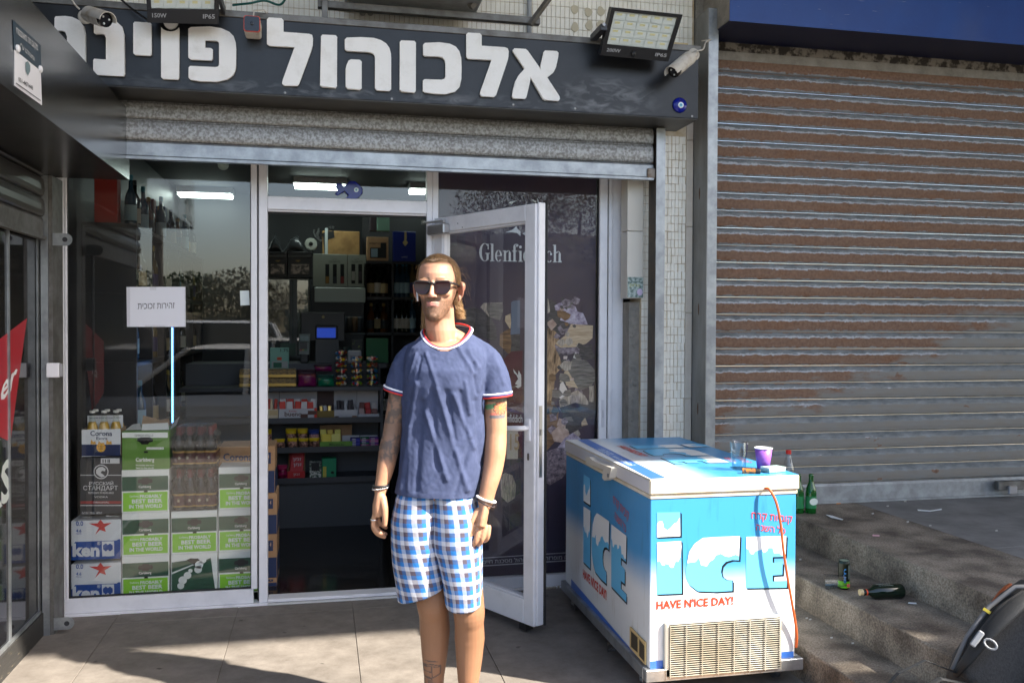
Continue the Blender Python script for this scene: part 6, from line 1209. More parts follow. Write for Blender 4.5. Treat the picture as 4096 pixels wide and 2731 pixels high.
# ---- on the lid
def at_z(px, py, z): return PZ(px, py, z)
t0 = at_z(2955, 1879, zl1+.002); t = thing('water_cup', 'clear plastic cup of water on the freezer lid', 'cup', (t0.x, t0.y, zl1+.004)); mk('cup', G().lathe([(.028, 0), (.033, .06), (.0345, .066), (.0395, .118), (.041, .12), (.0405, .122), (.0385, .12), (.0335, .066), (.032, .06), (.027, .002)], n=28), CUP, t, local=True, smooth=True); mk('water', G().lathe([(.0262, .003), (.0318, .058), (.0335, .072), (.0335, .0722)], n=24), glassmat('water', 1.33, (.93, .96, .97, 1)), t, local=True)
t0 = at_z(3053, 1876, zl1+.002); t = thing('paper_cup', 'purple paper cup with white rim on the freezer lid', 'cup', (t0.x, t0.y, zl1+.004)); mk('cup', G().lathe([(.026, 0), (.0375, .09), (.036, .09), (.025, .003)], n=28), mat('purple_paper', lin(136, 84, 176), .4), t, local=True, smooth=True); mk('rim', G().tube([(.0378*math.cos(a), .0378*math.sin(a), .0905) for a in [i*2*PI/28 for i in range(29)]], .0022, 8), FWH, t, local=True, smooth=True); mk('inside', G().lathe([(.024, .05), (.0335, .0885)], n=24), FWH, t, local=True)
t0 = at_z(3003, 1885, zl1+.01); t = thing('lighter', 'orange and black lighter lying on the freezer lid', 'lighter', (t0.x, t0.y, zl1+.0115), rz=-.35); mk('body', G().lathe([(.0115, -.035), (.012, -.033), (.012, .018)], n=14, ax='x'), mat('lighter_print', lin(206, 120, 40), .35, col2=lin(40, 60, 60), nscale=90), t, local=True, smooth=False); mk('cap', G().lathe([(.012, .0185), (.012, .036), (.009, .04)], n=14, ax='x'), BLACK, t, local=True)
t0 = at_z(3092, 1878, zl1+.01); t = thing('cigarette_pack', 'silver and green cigarette pack lying flat on the freezer lid', 'cigarette pack', (t0.x, t0.y, zl1+.002), rz=.25); mk('box', G().box(-.046, .046, -.028, .028, .0005, .022), plain(150, 176, 172, .4), t, local=True, bev=.002); mk('foil_band', G().box(-.0462, .0462, -.0283, .0283, .014, .0215), plain(196, 200, 196, .3), t, local=True); mk('label_patch', G().box(-.01, .022, -.0288, -.0284, .004, .014), FWH, t, local=True)
# ---- on the steps
GRG = mat('green_bottle_glass', lin(24, 110, 40), .06, spec=.7, trans=.55, ior=1.5)
gb = bottle_proto('beer_bottle', [(.0295, 0), (.0305, .005), (.0305, .115), (.028, .14), (.015, .178), (.013, .205), (.014, .208), (.014, .222), (.012, .225)], GRG, (.0305, .03, .1, plain(30, 120, 70, .4)), None); mk('label_badge', G().poly([(.026*math.cos(a)-.0, -.0312, .07+.02*math.sin(a)) for a in [i*PI/8 for i in range(16)]]), plain(206, 214, 206), gb, local=True)
p = PZ(3243, 2050, .45); gb.location = p; tag(gb, 'green beer bottle with badge label, nearest the rusty shutter on the step', 'bottle', 'green bottles on the top step'); gb2 = dup(gb, PZ(3193, 2050, .45), 1.2, 'green beer bottle half hidden behind the freezer corner on the step')
p = PZ(3219, 2042, .45); t = thing('spirit_bottle', 'small clear bottle between the two green beer bottles', 'bottle', p); mk('glass', G().lathe([(.018, 0), (.019, .003), (.019, .08), (.008, .11), (.008, .13)], n=14), CLG, t, local=True, smooth=True); mk('label_band', G().lathe([(.0194, .02), (.0194, .07)], n=14), FWH, t, local=True)
p = PZ(3152, 2040, .45); t = thing('water_bottle', 'clear plastic bottle with red cap standing behind the freezer', 'bottle', p); mk('bottle', G().lathe([(.036, 0), (.038, .01), (.037, .1), (.0385, .2), (.034, .25), (.02, .3), (.013, .32), (.013, .33)], n=22), CUP, t, local=True, smooth=True); mk('cap', G().lathe([(.015, .33), (.0155, .333), (.0155, .35), (.014, .352)], n=16), plain(206, 44, 34, .4), t, local=True)
p = PZ(3375, 2353, .3); t = thing('drink_can', 'slim black and green energy drink can standing on the step', 'can', p); mk('body', G().lathe([(.022, 0), (.0265, .008), (.0265, .122), (.023, .132), (.0235, .135), (.0215, .133)], n=24), mat('can_print', lin(22, 30, 20), .3, metal=.4), t, local=True, smooth=False); mk('green_base', G().lathe([(.0267, .009), (.0267, .04)], n=24), plain(96, 170, 30, .3), t, local=True); mk('lid', G().lathe([(.0215, .1325), (.0215, .1335)], n=20), plain(170, 190, 170, .3, metal=.6), t, local=True); text('lettering', 'BLU', plain(60, 130, 190), t, (-.018, -.0272, .035), (-.018, -.0272, .1), (-.006, -.0272, .035), bold=.03, local=True); mk('seal', G().poly([(.006+.009*math.cos(a), -.0275, .022+.009*math.sin(a)) for a in [i*PI/7 for i in range(14)]]), plain(190, 90, 80), t, local=True)
mk('text_panel', G().poly([(.004, -.0272, .05), (.018, -.0215, .05), (.018, -.0215, .115), (.004, -.0272, .115)]), plain(90, 96, 88), t, local=True)
p = PZ(3300, 2325, .335); t = thing('plastic_cup', 'clear plastic cup lying on its side beside the can', 'cup', p, rot=(0, math.radians(82), math.radians(-30))); mk('cup', G().lathe([(.024, .095), (.037, .0), (.0385, -.001), (.036, .001), (.023, .093)], n=24), CUP, t, local=True, smooth=True)
p = PZ(3442, 2368, .332); q_ = PZ(3608, 2362, .332); d_ = (q_-p); t = thing('lying_bottle', 'dark green bottle lying on its side on the step', 'bottle', (p+q_)/2, rot=(PI/2, 0, math.atan2(d_.y, d_.x)+PI/2)); Lb = d_.length; DGB = mat('dark_green_glass', lin(12, 28, 18), .06, spec=.7); mk('glass', G().lathe([(.0135, -Lb/2), (.0135, -Lb*.3), (.032, -Lb*.18), (.033, Lb*.46), (.03, Lb/2)], n=20), DGB, t, local=True, smooth=True); mk('neck_ring', G().lathe([(.0142, -Lb*.38), (.0142, -Lb*.35)], n=14), plain(206, 70, 30), t, local=True); mk('cap', G().lathe([(.0145, -Lb*.5-.004), (.0148, -Lb*.45)], n=14), plain(190, 170, 130, .3), t, local=True); mk('label', G().poly([(-.014, .0305, -.02), (.014, .0305, -.02), (.014, .0305, .05), (-.014, .0305, .05)]), plain(176, 180, 170), t, local=True)
p = PZ(2428, 2575, .036); t = thing('plastic_cup', 'clear plastic cup lying on the ground under the freezer trolley', 'cup', p, rot=(0, math.radians(82), math.radians(-20))); mk('cup', G().lathe([(.024, .095), (.037, .0), (.0385, -.001), (.036, .001), (.023, .093)], n=24), CUP, t, local=True, smooth=True)
def scrap(label, pts, z, m, cat='litter', name='paper_scrap'):
    c = [PZ(*q, z+.003) for q in pts]; g = G().prism(c, (0, 0, .0015)); o = mk(name, g, m); tag(o, label, cat, 'litter on the steps')
scrap('white paper strip on the top step near the green bottles', ((3303, 2058), (3330, 2062), (3373, 2077), (3368, 2079), (3325, 2070)), .45, FWH)
scrap('small pink paper scrap on the top step edge', ((3490, 2138), (3518, 2139), (3518, 2145), (3490, 2143)), .45, plain(206, 160, 170)); scrap('white torn paper on the grey terrace by the shutter', ((3670, 2037), (3720, 2041), (3767, 2034), (3767, 2038), (3720, 2045), (3672, 2042)), .45, FWH)
scrap('white cigarette stub lying on the middle step', ((3634, 2408), (3666, 2410), (3666, 2415), (3632, 2412)), .3, FWH, 'cigarette stub', 'cigarette_stub'); scrap('orange paper scrap at the foot of the rusty shutter', ((3345, 2010), (3363, 2009), (3363, 2014), (3346, 2016)), .45, plain(206, 130, 60))
for i in range(12):
    px, py, z = [(3200, 2235, .3), (3226, 2470, .15), (3240, 2475, .15), (3620, 2003, .45), (3480, 2003, .45), (3630, 2085, .45), (3550, 2022, .45), (3720, 2100, .45), (3325, 2548, .15), (3410, 2570, .15), (3490, 2052, .45), (3985, 2120, .45)][i]
    scrap('tiny pale scrap of litter on the steps', ((px-4, py), (px+5, py-2), (px+6, py+3), (px-3, py+4)), z, plain(176, 174, 170))
g = G()
for i in range(9): a = PZ(2160+i*14+random.uniform(-5, 5), 2356+random.uniform(-5, 8)-i*1.2, .0); g.ell((a.x, a.y, .006), (random.uniform(.008, .02), .008, .007), 7, 5)
tag(mk('rubble', g, plain(170, 160, 146, .9)), 'pale crumbs of mortar along the foot of the poster window', 'rubble', kind='stuff')

# ---- backpack leaning on the steps
bp_ = thing('backpack', 'black hiking backpack with grey mesh back panel and trailing straps on the steps', 'backpack', (2.25, -2.33, .25), rot=Matrix.Rotation(math.radians(-40), 3, 'Z').__matmul__(Matrix.Rotation(math.radians(-22), 3, 'X')).__matmul__(Matrix.Rotation(math.radians(30), 3, 'Y')).to_euler())
BPM = mat('backpack_black', (.014, .015, .017), .7, bump=.2, bscale=300); BPG = mat('backpack_mesh', (.055, .053, .052), .85, col2=(.035, .034, .033), nscale=200, bump=.4, bscale=400, stretch=(1, 1, .4)); BPL = mat('grey_piping', (.14, .14, .145), .6)
def superring(z, wx, wy, n=28, e=.55): return [(wx*math.copysign(abs(math.cos(a))**e, math.cos(a)), wy*math.copysign(abs(math.sin(a))**e, math.sin(a)), z) for a in [2*PI*j/n for j in range(n)]]
mk('body', G().loft([superring(z, wx, wy) for z, wx, wy in ((-.05, .09, .06), (-.03, .13, .09), (.05, .15, .11), (.2, .155, .115), (.32, .14, .1), (.4, .115, .08), (.44, .07, .05), (.45, .02, .02))]), BPM, bp_, local=True, smooth=True)
mk('back_panel', G().loft([superring(z, wx, wy) for z, wx, wy in ((.0, .09, .02), (.03, .118, .026), (.15, .125, .03), (.27, .12, .028), (.36, .09, .024), (.385, .05, .015))]), BPG, bp_, local=True, smooth=True).location = (0, -.105, 0)
for s in (-1, 1):
    mk('shoulder_strap', G().tube([(s*.05, -.13, .38), (s*.075, -.17, .3), (s*.095, -.175, .18), (s*.1, -.16, .06), (s*.105, -.12, -.01)], [.024, .03, .03, .022, .014], 10, .4), BPM, bp_, local=True, smooth=True); mk('piping', G().tube([(s*.12, -.115, .0), (s*.142, -.1, .12), (s*.14, -.1, .25), (s*.11, -.1, .36), (s*.05, -.1, .41)], .008, 8), BPL, bp_, local=True, smooth=True)
mk('yellow_tab', G().box(-.15, -.125, -.112, -.1, .23, .24), plain(176, 160, 50), bp_, local=True); mk('buckle', G().box(-.12, -.1, -.2, -.188, .1, .16), plain(130, 132, 136, .4), bp_, local=True, bev=.004); mk('buckle', G().tube([(-.07+.02*math.cos(a), -.2, .14+.014*math.sin(a)) for a in [i*PI/6 for i in range(13)]], 0.004, 6), plain(130, 132, 136, .4), bp_, local=True); mk('orange_pocket', G().ell((-.13, .02, .3), (.02, .05, .08), 10, 8), plain(150, 76, 34), bp_, local=True)
for k, pts in enumerate((((-.1, -.12, .0), (-.2, -.16, -.03), (-.24, -.2, -.12), (-.25, -.22, -.25)), ((-.06, -.13, -.01), (-.13, -.2, -.05), (-.17, -.24, -.15), (-.17, -.25, -.28)), ((.0, -.13, -.01), (-.05, -.2, -.06), (-.07, -.26, -.16)))): mk('trailing_strap', G().tube(pts, [.013]*len(pts), 6, .2), BPM, bp_, local=True)

# ================================================================== across the street: what the windows mirror
def hillh(x): return 2.1+2.6*min(1, max(0, (x-1)/5))
hill = G(); nx, ny = 70, 26; V = []
for j in range(ny):
    for i in range(nx):
        x = -45+90*i/(nx-1); y = -14.0-22*j/(ny-1); s = min(1, max(0, (-y-15.5)/9)); h = hillh(x)*s*s*(3-2*s)+.5*noise.noise(Vector((x*.2, y*.2, 0)))*s+.15*noise.noise(Vector((x*1.1, y*1.1, 2))); V.append((x, y, h-.16))
hill.add(V, [(j*nx+i, j*nx+i+1, (j+1)*nx+i+1, (j+1)*nx+i) for j in range(ny-1) for i in range(nx-1)])
tag(mk('hill', hill, mat('dry_hill_grass', (.19, .14, .08), .95, col2=(.09, .095, .04), nscale=.8, detail=8, bump=.6, bscale=6), None, smooth=True), None, kind='structure')
def leafgeo(c, r, n, ls, seed):
    rnd = random.Random(seed); g = G()
    for i in range(n):
        d = Vector((rnd.gauss(0, 1), rnd.gauss(0, 1), rnd.gauss(0, 1))).normalized(); rr_ = rnd.random()**.4; p = Vector(c)+Vector((d.x*r[0], d.y*r[1], d.z*r[2]))*rr_
        a = Vector((rnd.uniform(-1, 1), rnd.uniform(-1, 1), rnd.uniform(-1, 1))).normalized(); b = a.cross(Vector((rnd.uniform(-1, 1), rnd.uniform(-1, 1), rnd.uniform(-1, 1)))).normalized(); s = ls*rnd.uniform(.6, 1.4); g.add([p-a*s, p+b*s*.5, p+a*s, p-b*s*.5], [(0, 1, 2, 3)])
    return g
LF = [mat('bush_leaf_dark', (.035, .055, .02), .6), mat('bush_leaf_mid', (.06, .085, .03), .6), mat('bush_leaf_dry', (.12, .095, .04), .7)]
rnd = random.Random(3)
for i in range(26):
    x = -22+44*i/25+rnd.uniform(-.8, .8); y = -20-rnd.uniform(0, 5); r = rnd.uniform(.7, 1.25)*(1 if x < 2 else 1.5); s = min(1, max(0, (-y-15.5)/9)); h = hillh(x)*s*s*(3-2*s)
    t = thing('hillside_bush', 'wild bush on the hillside across the street, mirrored in the window', 'bush', (x, y, h-.2), group='bushes mirrored in the glass'); mk('crown', leafgeo((x, y, h+r*.45), (r*1.3, r, r*.75), 3600 if -10 < x < 12 else 700, .055 if -10 < x < 12 else .12, i), LF[i % 3], t); mk('stem', G().tube([(x, y, h-.3), (x+.1, y, h+r*.4)], [.08, .03], 6), mat('bark', (.08, .06, .045), .9), t)
lp_ = thing('street_lamp_pole', 'tall grey lamp pole across the street, mirrored in the window', 'lamp pole', (-2.35, -8.8, -.16)); mk('pole', G().tube([(-2.35, -8.8, -.16), (-2.35, -8.8, 8.5)], [.085, .06], 12), mat('pole_grey', (.2, .18, .16), .6), lp_, smooth=True); mk('arm', G().tube([(-2.35, -8.8, 8.45), (-2.35, -7.6, 8.8)], .04, 8), mat('pole_grey', ()), lp_)
def car(label, loc, rz, paint, Lc, Wc, Hc, suv):
    t = thing('parked_car', label, 'car', loc, rz, 'cars mirrored in the shop glass'); h0 = .28; hb = Hc*.56
    prof = [(-.5, .32), (-.5, .55), (-.47, .66), (-.3, .7), (-.22, .72), (.32, .74), (.46, .7), (.5, .6), (.5, .33)] if not suv else [(-.5, .3), (-.5, .62), (-.48, .7), (-.26, .74), (.46, .76), (.5, .66), (.5, .3)]
    def sec(x, zt):
        wx = Wc/2*(1-.10*abs(x*2)**4); return [(x*Lc, -wx*.96, h0), (x*Lc, -wx, h0+.25), (x*Lc, -wx, zt*.85), (x*Lc, -wx*.9, zt), (x*Lc, wx*.9, zt), (x*Lc, wx, zt*.85), (x*Lc, wx, h0+.25), (x*Lc, wx*.96, h0)]
    tops = [(-.5, .62*hb), (-.48, .8*hb), (-.42, .9*hb), (-.25, hb), (0, hb*1.04), (.3, hb*1.04), (.44, hb), (.49, .9*hb), (.5, .7*hb)]
    mk('body', G().loft([sec(x, z) for x, z in tops]), paint, t, local=True, bev=.02)
    def cab(x, z, w_): return (x*Lc, w_*Wc/2, z)
    a0, a1, a2, a3 = ((-.27, -.08, .28, .44) if not suv else (-.24, -.1, .4, .48)); zt = Hc; zb = hb*1.0
    rings = [[cab(a0, zb, -.86), cab(a0, zb, .86), cab(a3, zb, .86), cab(a3, zb, -.86)], [cab(a1, zt-.04, -.68), cab(a1, zt-.04, .68), cab(a2, zt-.04, .68), cab(a2, zt-.04, -.68)]]
    mk('windows', G().loft(rings), mat('car_glass', (.01, .012, .014), .03, spec=.8), t, local=True, bev=.02); mk('roof', G().loft([[cab(a1-.01, zt-.045, -.69), cab(a1-.01, zt-.045, .69), cab(a2+.01, zt-.045, .69), cab(a2+.01, zt-.045, -.69)], [cab(a1+.03, zt, -.6), cab(a1+.03, zt, .6), cab(a2-.03, zt, .6), cab(a2-.03, zt, -.6)]]), paint, t, local=True, bev=.015)
    for s in (-1, 1):
        for (xa_, za), (xb_, zb_) in (((a0, zb), (a1, zt-.04)), ((a3, zb), (a2, zt-.04)), ((.1, zb), (.1, zt-.04))): mk('pillar', G().tube([cab(xa_, za, s*.87), cab(xb_, zb_, s*.7)], .035, 6), paint, t, local=True)
        for x in (-.32, .3): wl = mk('wheel', G().lathe([(.2, -.1), (.32, -.09), (.33, 0), (.32, .09), (.2, .1)], (x*Lc, s*(Wc/2-.09), .32), 24, 'y'), RUBBER, t, local=True); mk('rim', G().lathe([(.02, -.115), (.2, -.105), (.2, .105), (.02, .115)], (x*Lc, s*(Wc/2-.09), .32), 20, 'y'), plain(150, 152, 156, .3, metal=.8), wl, local=True)
        mk('headlight', G().ell((-.47*Lc, s*Wc*.36, hb*.8), (.09, .16, .07), 10, 8), plain(220, 222, 226, .1), t, local=True); mk('tail_light', G().ell((.49*Lc, s*Wc*.42, hb*.9), (.05, .1, .12), 10, 8), plain(150, 20, 24, .2), t, local=True)
    return t
SILVC = mat('silver_car_paint', (.78, .76, .72), .3, coat=.6); WHC = mat('white_car_paint', (.72, .72, .72), .25, coat=.6)
car('silver hatchback parked at the kerb, mirrored in the left window', (-1.2, -7.0, -.16), math.radians(8), SILVC, 4.0, 1.7, 1.42, False)
car('white off-road car parked across the road, mirrored in the left window', (-3.0, -12.0, -.16), 0, WHC, 4.5, 1.85, 1.75, True)

# ================================================================== the man
MB = CAM + Vector((_f.x, _f.y, 0)).normalized()*3.4 + _r0*((1790-2048)/FPX*3.4); MB.z = 0
EF = Vector((-math.sin(YAW), -math.cos(YAW), 0)); KM_ = 3.4/FPX
person = thing('person', 'man in blue T-shirt, checked shorts and sunglasses standing before the shop', 'person', MB)
def LM(x, d, z): return _r0*x+EF*d+Vector((0, 0, z))            # body frame: x to the viewer's right, d towards the viewer, z up
def px2(px, py): return ((px-1790)*KM_, 1.52-(py-1301)*KM_)
HX = -.036; HYAW = math.radians(-8)
def hd_(x, d, z):                                                  # head frame -> body frame
    c, s = math.cos(HYAW), math.sin(HYAW); return (HX+x*c+d*s, d*c-x*s-.0, z)
class B(G):
    def tb(s, pts, rs, n=14, sq=1.0): return G.tube(s, pts, rs, n, sq)
def smooth_pts(pts, rs, k=4):
    o, r = [], []
    for i in range(len(pts)-1):
        p0, p1, p2, p3 = (Vector(pts[j]) for j in (max(i-1, 0), i, i+1, min(i+2, len(pts)-1)))
        for q in range(k):
            t = q/k; o.append(.5*((2*p1)+(p2-p0)*t+(2*p0-5*p1+4*p2-p3)*t*t+(3*p1-p0-3*p2+p3)*t**3)); r.append(rs[i]*(1-t)+rs[i+1]*t)
    return o+[Vector(pts[-1])], r+[rs[-1]]
def limb(g, pts, rs, n=16, sq=1.0):
    p, r = smooth_pts(pts, rs); g.tube(p, r, n, sq)
    g.ell(pts[0], (rs[0],)*3, 12, 8); g.ell(pts[-1], (rs[-1],)*3, 12, 8)
def remeshed(g, vox, sm, its):
    me = bpy.data.meshes.new('tmp'); me.from_pydata([tuple(v) for v in g.v], [], g.f); bm = bmesh.new(); bm.from_mesh(me); bmesh.ops.recalc_face_normals(bm, faces=bm.faces); bm.to_mesh(me); bm.free()
    o = bpy.data.objects.new('tmp', me); COL.objects.link(o)
    a = o.modifiers.new('r', 'REMESH'); a.mode = 'VOXEL'; a.voxel_size = vox
    b = o.modifiers.new('s', 'SMOOTH'); b.factor = sm; b.iterations = its
    dg = bpy.context.evaluated_depsgraph_get(); out = bpy.data.meshes.new_from_object(o.evaluated_get(dg)); bpy.data.objects.remove(o); bpy.data.meshes.remove(me); return out
def ringsec(z, xl, xr, df, db, n=32, e=.85):
    cx, hw = (xl+xr)/2, (xr-xl)/2; o = []
    for j in range(n):
        a = 2*PI*j/n; c, s = math.cos(a), math.sin(a); o.append((cx+hw*math.copysign(abs(c)**e, c), (df if s > 0 else -db)*math.copysign(abs(s)**e, s) if s > 0 else db*abs(s)**e*1.0, z))
    return o
def interp(rows, n):
    o = []
    for i in range(len(rows)-1):
        for q in range(n):
            t = q/n; t2 = t*t*(3-2*t)*.5+t*.5; o.append(tuple(a*(1-t2)+b*t2 for a, b in zip(rows[i], rows[i+1])))
    return o+[rows[-1]]

# ---- skin: one continuous surface
g = B()
head = [(1.536, .018, .093, .045), (1.545, .031, .1, .03), (1.558, .0395, .102, .005), (1.578, .0485, .1, -.02), (1.603, .0565, .098, -.05), (1.633, .0655, .096, -.074), (1.662, .0715, .092, -.09), (1.69, .0735, .097, -.098), (1.715, .0735, .097, -.1), (1.742, .070, .087, -.096), (1.764, .058, .066, -.08), (1.778, .037, .036, -.052), (1.784, .014, .005, -.02)]
rings = []
for z, w_, f_, b_ in interp(head, 3):
    rings.append([hd_(w_*math.copysign(abs(math.cos(a))**.96, math.cos(a)), (f_+b_)/2+(f_-b_)/2*math.copysign(abs(math.sin(a))**.93, math.sin(a)), z) for a in [2*PI*j/36 for j in range(36)]])
g.loft(rings)
def he(x, d, z, r, rot=None): g.ell(hd_(x, d, z), r, 14, 10, rot)
p, r = smooth_pts([hd_(0, .093, 1.682), hd_(0, .104, 1.66), hd_(0, .113, 1.643), hd_(0, .117, 1.631)], [.0075, .008, .0095, .0115]); g.tube(p, r, 12)
he(0, .115, 1.631, (.0125, .012, .0105)); he(-.0115, .1, 1.628, (.0082, .012, .0078)); he(.0115, .1, 1.628, (.0082, .012, .0078))
he(0, .0945, 1.6045, (.024, .0105, .0048)); he(0, .094, 1.5955, (.021, .0105, .0055)); he(0, .09, 1.555, (.02, .016, .014)); he(0, .088, 1.585, (.03, .012, .006))
for s in (-1, 1):
    he(s*.03, .088, 1.6885, (.026, .0095, .009)); he(s*.043, .07, 1.642, (.02, .022, .018)); he(s*.042, .03, 1.59, (.011, .03, .018))
    rot = Matrix.Rotation(s*-.55, 3, 'Z') @ Matrix.Rotation(-.12, 3, 'X')
    he(s*.087, -.008, 1.655, (.0085, .021, .034), rot); he(s*.093, -.016, 1.668, (.008, .016, .019), rot); he(s*.081, .0, 1.625, (.0075, .010, .014))
limb(g, [(-.034, -.02, 1.58), (-.03, -.02, 1.52), (-.022, -.022, 1.46), (-.012, -.03, 1.40)], [.057, .0565, .06, .075], 22)
limb(g, [(-.02, -.035, 1.49), (.06, -.035, 1.445), (.13, -.03, 1.4)], [.04, .042, .04]); limb(g, [(-.03, -.035, 1.49), (-.09, -.035, 1.445), (-.13, -.03, 1.4)], [.04, .038, .04])
g.loft([ringsec(*q) for q in interp([(.86, -.15, .09, .08, -.09), (1.0, -.14, .1, .08, -.09), (1.15, -.14, .105, .08, -.095), (1.3, -.145, .13, .088, -.1), (1.38, -.15, .14, .082, -.095), (1.43, -.13, .12, .06, -.085), (1.46, -.09, .08, .03, -.07)], 3)])
limb(g, [(-.145, -.03, 1.39), (-.18, -.02, 1.27), (-.203, -.012, 1.15), (-.212, -.006, 1.095), (-.222, .008, 1.045), (-.232, .026, .978), (-.243, .042, .925), (-.248, .05, .895)], [.043, .044, .0395, .0375, .039, .0335, .0265, .0245], 20)
limb(g, [(.145, -.03, 1.39), (.178, -.02, 1.27), (.185, -.012, 1.16), (.187, -.004, 1.1), (.185, .012, 1.04), (.176, .03, .97), (.159, .05, .9), (.149, .06, .852)], [.045, .047, .044, .0415, .0415, .0375, .0315, .0285], 20)
def fing(pts, r0, r1): p, r = smooth_pts(pts, [r0+(r1-r0)*i/(len(pts)-1) for i in range(len(pts))], 4); g.tube(p, r, 10); g.ell(pts[-1], (r1,)*3, 8, 6); g.ell(pts[0], (r0,)*3, 8, 6)
# hand on the viewer's left: seen from the thumb side, fingers curling towards the leg
p, r = smooth_pts([(-.248, .05, .9), (-.251, .052, .87), (-.254, .052, .835), (-.255, .05, .80)], [.0235, .029, .0335, .0325]); g.tube(p, r, 16, .72)
fing([(-.268, .064, .805), (-.272, .07, .768), (-.258, .069, .742), (-.236, .064, .732)], .0105, .0085); fing([(-.27, .048, .802), (-.275, .052, .758), (-.259, .05, .73), (-.234, .046, .718)], .0108, .0085); fing([(-.266, .033, .803), (-.27, .034, .762), (-.254, .033, .735), (-.232, .03, .724)], .0102, .008); fing([(-.258, .02, .81), (-.261, .02, .778), (-.248, .019, .756), (-.232, .018, .746)], .009, .0075)
fing([(-.239, .066, .868), (-.229, .08, .832), (-.2265, .085, .8), (-.2275, .084, .772)], .0165, .0098)
# hand on the viewer's right: back of the hand towards the viewer
p, r = smooth_pts([(.149, .06, .86), (.147, .066, .83), (.139, .074, .795), (.134, .08, .765)], [.027, .0315, .036, .036]); g.tube(p, r, 18, .55)
fing([(.107, .087, .768), (.09, .094, .73), (.078, .088, .705), (.066, .076, .688)], .0115, .0085); fing([(.128, .089, .764), (.117, .098, .722), (.107, .09, .7), (.096, .076, .69)], .0115, .0085); fing([(.147, .087, .763), (.139, .096, .724), (.131, .088, .704), (.121, .075, .697)], .0108, .0082); fing([(.164, .08, .764), (.161, .088, .735), (.155, .082, .717), (.147, .07, .709)], .0098, .0078)
fing([(.121, .07, .82), (.098, .085, .785), (.08, .088, .752), (.0695, .084, .729)], .0155, .0095)
limb(g, [(-.1, -.02, .86), (-.085, -.028, .68), (-.065, -.03, .52), (-.056, -.022, .445), (-.052, -.035, .395), (-.05, -.05, .33), (-.05, -.048, .24), (-.051, -.04, .15), (-.052, -.04, .09)], [.08, .075, .064, .0625, .058, .0595, .051, .0395, .036], 24)
limb(g, [(.03, -.005, .86), (.05, .01, .68), (.078, .022, .52), (.0875, .032, .43), (.088, .02, .38), (.089, .004, .315), (.0875, .004, .23), (.085, .012, .145), (.084, .012, .09)], [.07, .066, .06, .0605, .056, .058, .05, .039, .036], 24)
for x, d in ((-.052, -.04), (.084, .012)): limb(g, [(x, d-.045, .035), (x, d, .055), (x-.01, d+.08, .04), (x-.02, d+.17, .024)], [.034, .04, .036, .022], 14)
SKM = remeshed(g, .003, .55, 4)
SKM.name = 'body'
NN = noise.noise
def sstep(a, b, x): t = min(1, max(0, (x-a)/(b-a))); return t*t*(3-2*t)
def mixc(a, b, t): return tuple(a[i]*(1-t)+b[i]*t for i in range(3))
ca = SKM.color_attributes.new('Col', 'FLOAT_COLOR', 'POINT'); cols = []
c_, s_ = math.cos(HYAW), math.sin(HYAW)
INK = (.045, .043, .045)
def segd(x, z, a, b):
    dx, dz = b[0]-a[0], b[1]-a[1]; t = max(0, min(1, ((x-a[0])*dx+(z-a[1])*dz)/(dx*dx+dz*dz))); return math.hypot(x-a[0]-t*dx, z-a[1]-t*dz)
q2 = lambda px, py: px2(px, py)
BUS = [(q2(1690+a*.53-0, 2640+b*.53), q2(1690+c*.53, 2640+d*.53)) for a, b, c, d in ((5, 55, 80, 45), (80, 45, 145, 60), (145, 60, 140, 120), (5, 55, 0, 140), (0, 140, 80, 150), (80, 45, 80, 150), (80, 150, 140, 120), (10, 65, 72, 60), (10, 65, 8, 100), (8, 100, 75, 105), (72, 60, 75, 105), (25, 20, 120, 25), (90, 65, 135, 68), (0, 145, 80, 158))]
PET = [(q2(2003+26*math.cos(i*PI/5), 1628+26*math.sin(i*PI/5))) for i in range(10)]; FC = q2(2003, 1628)
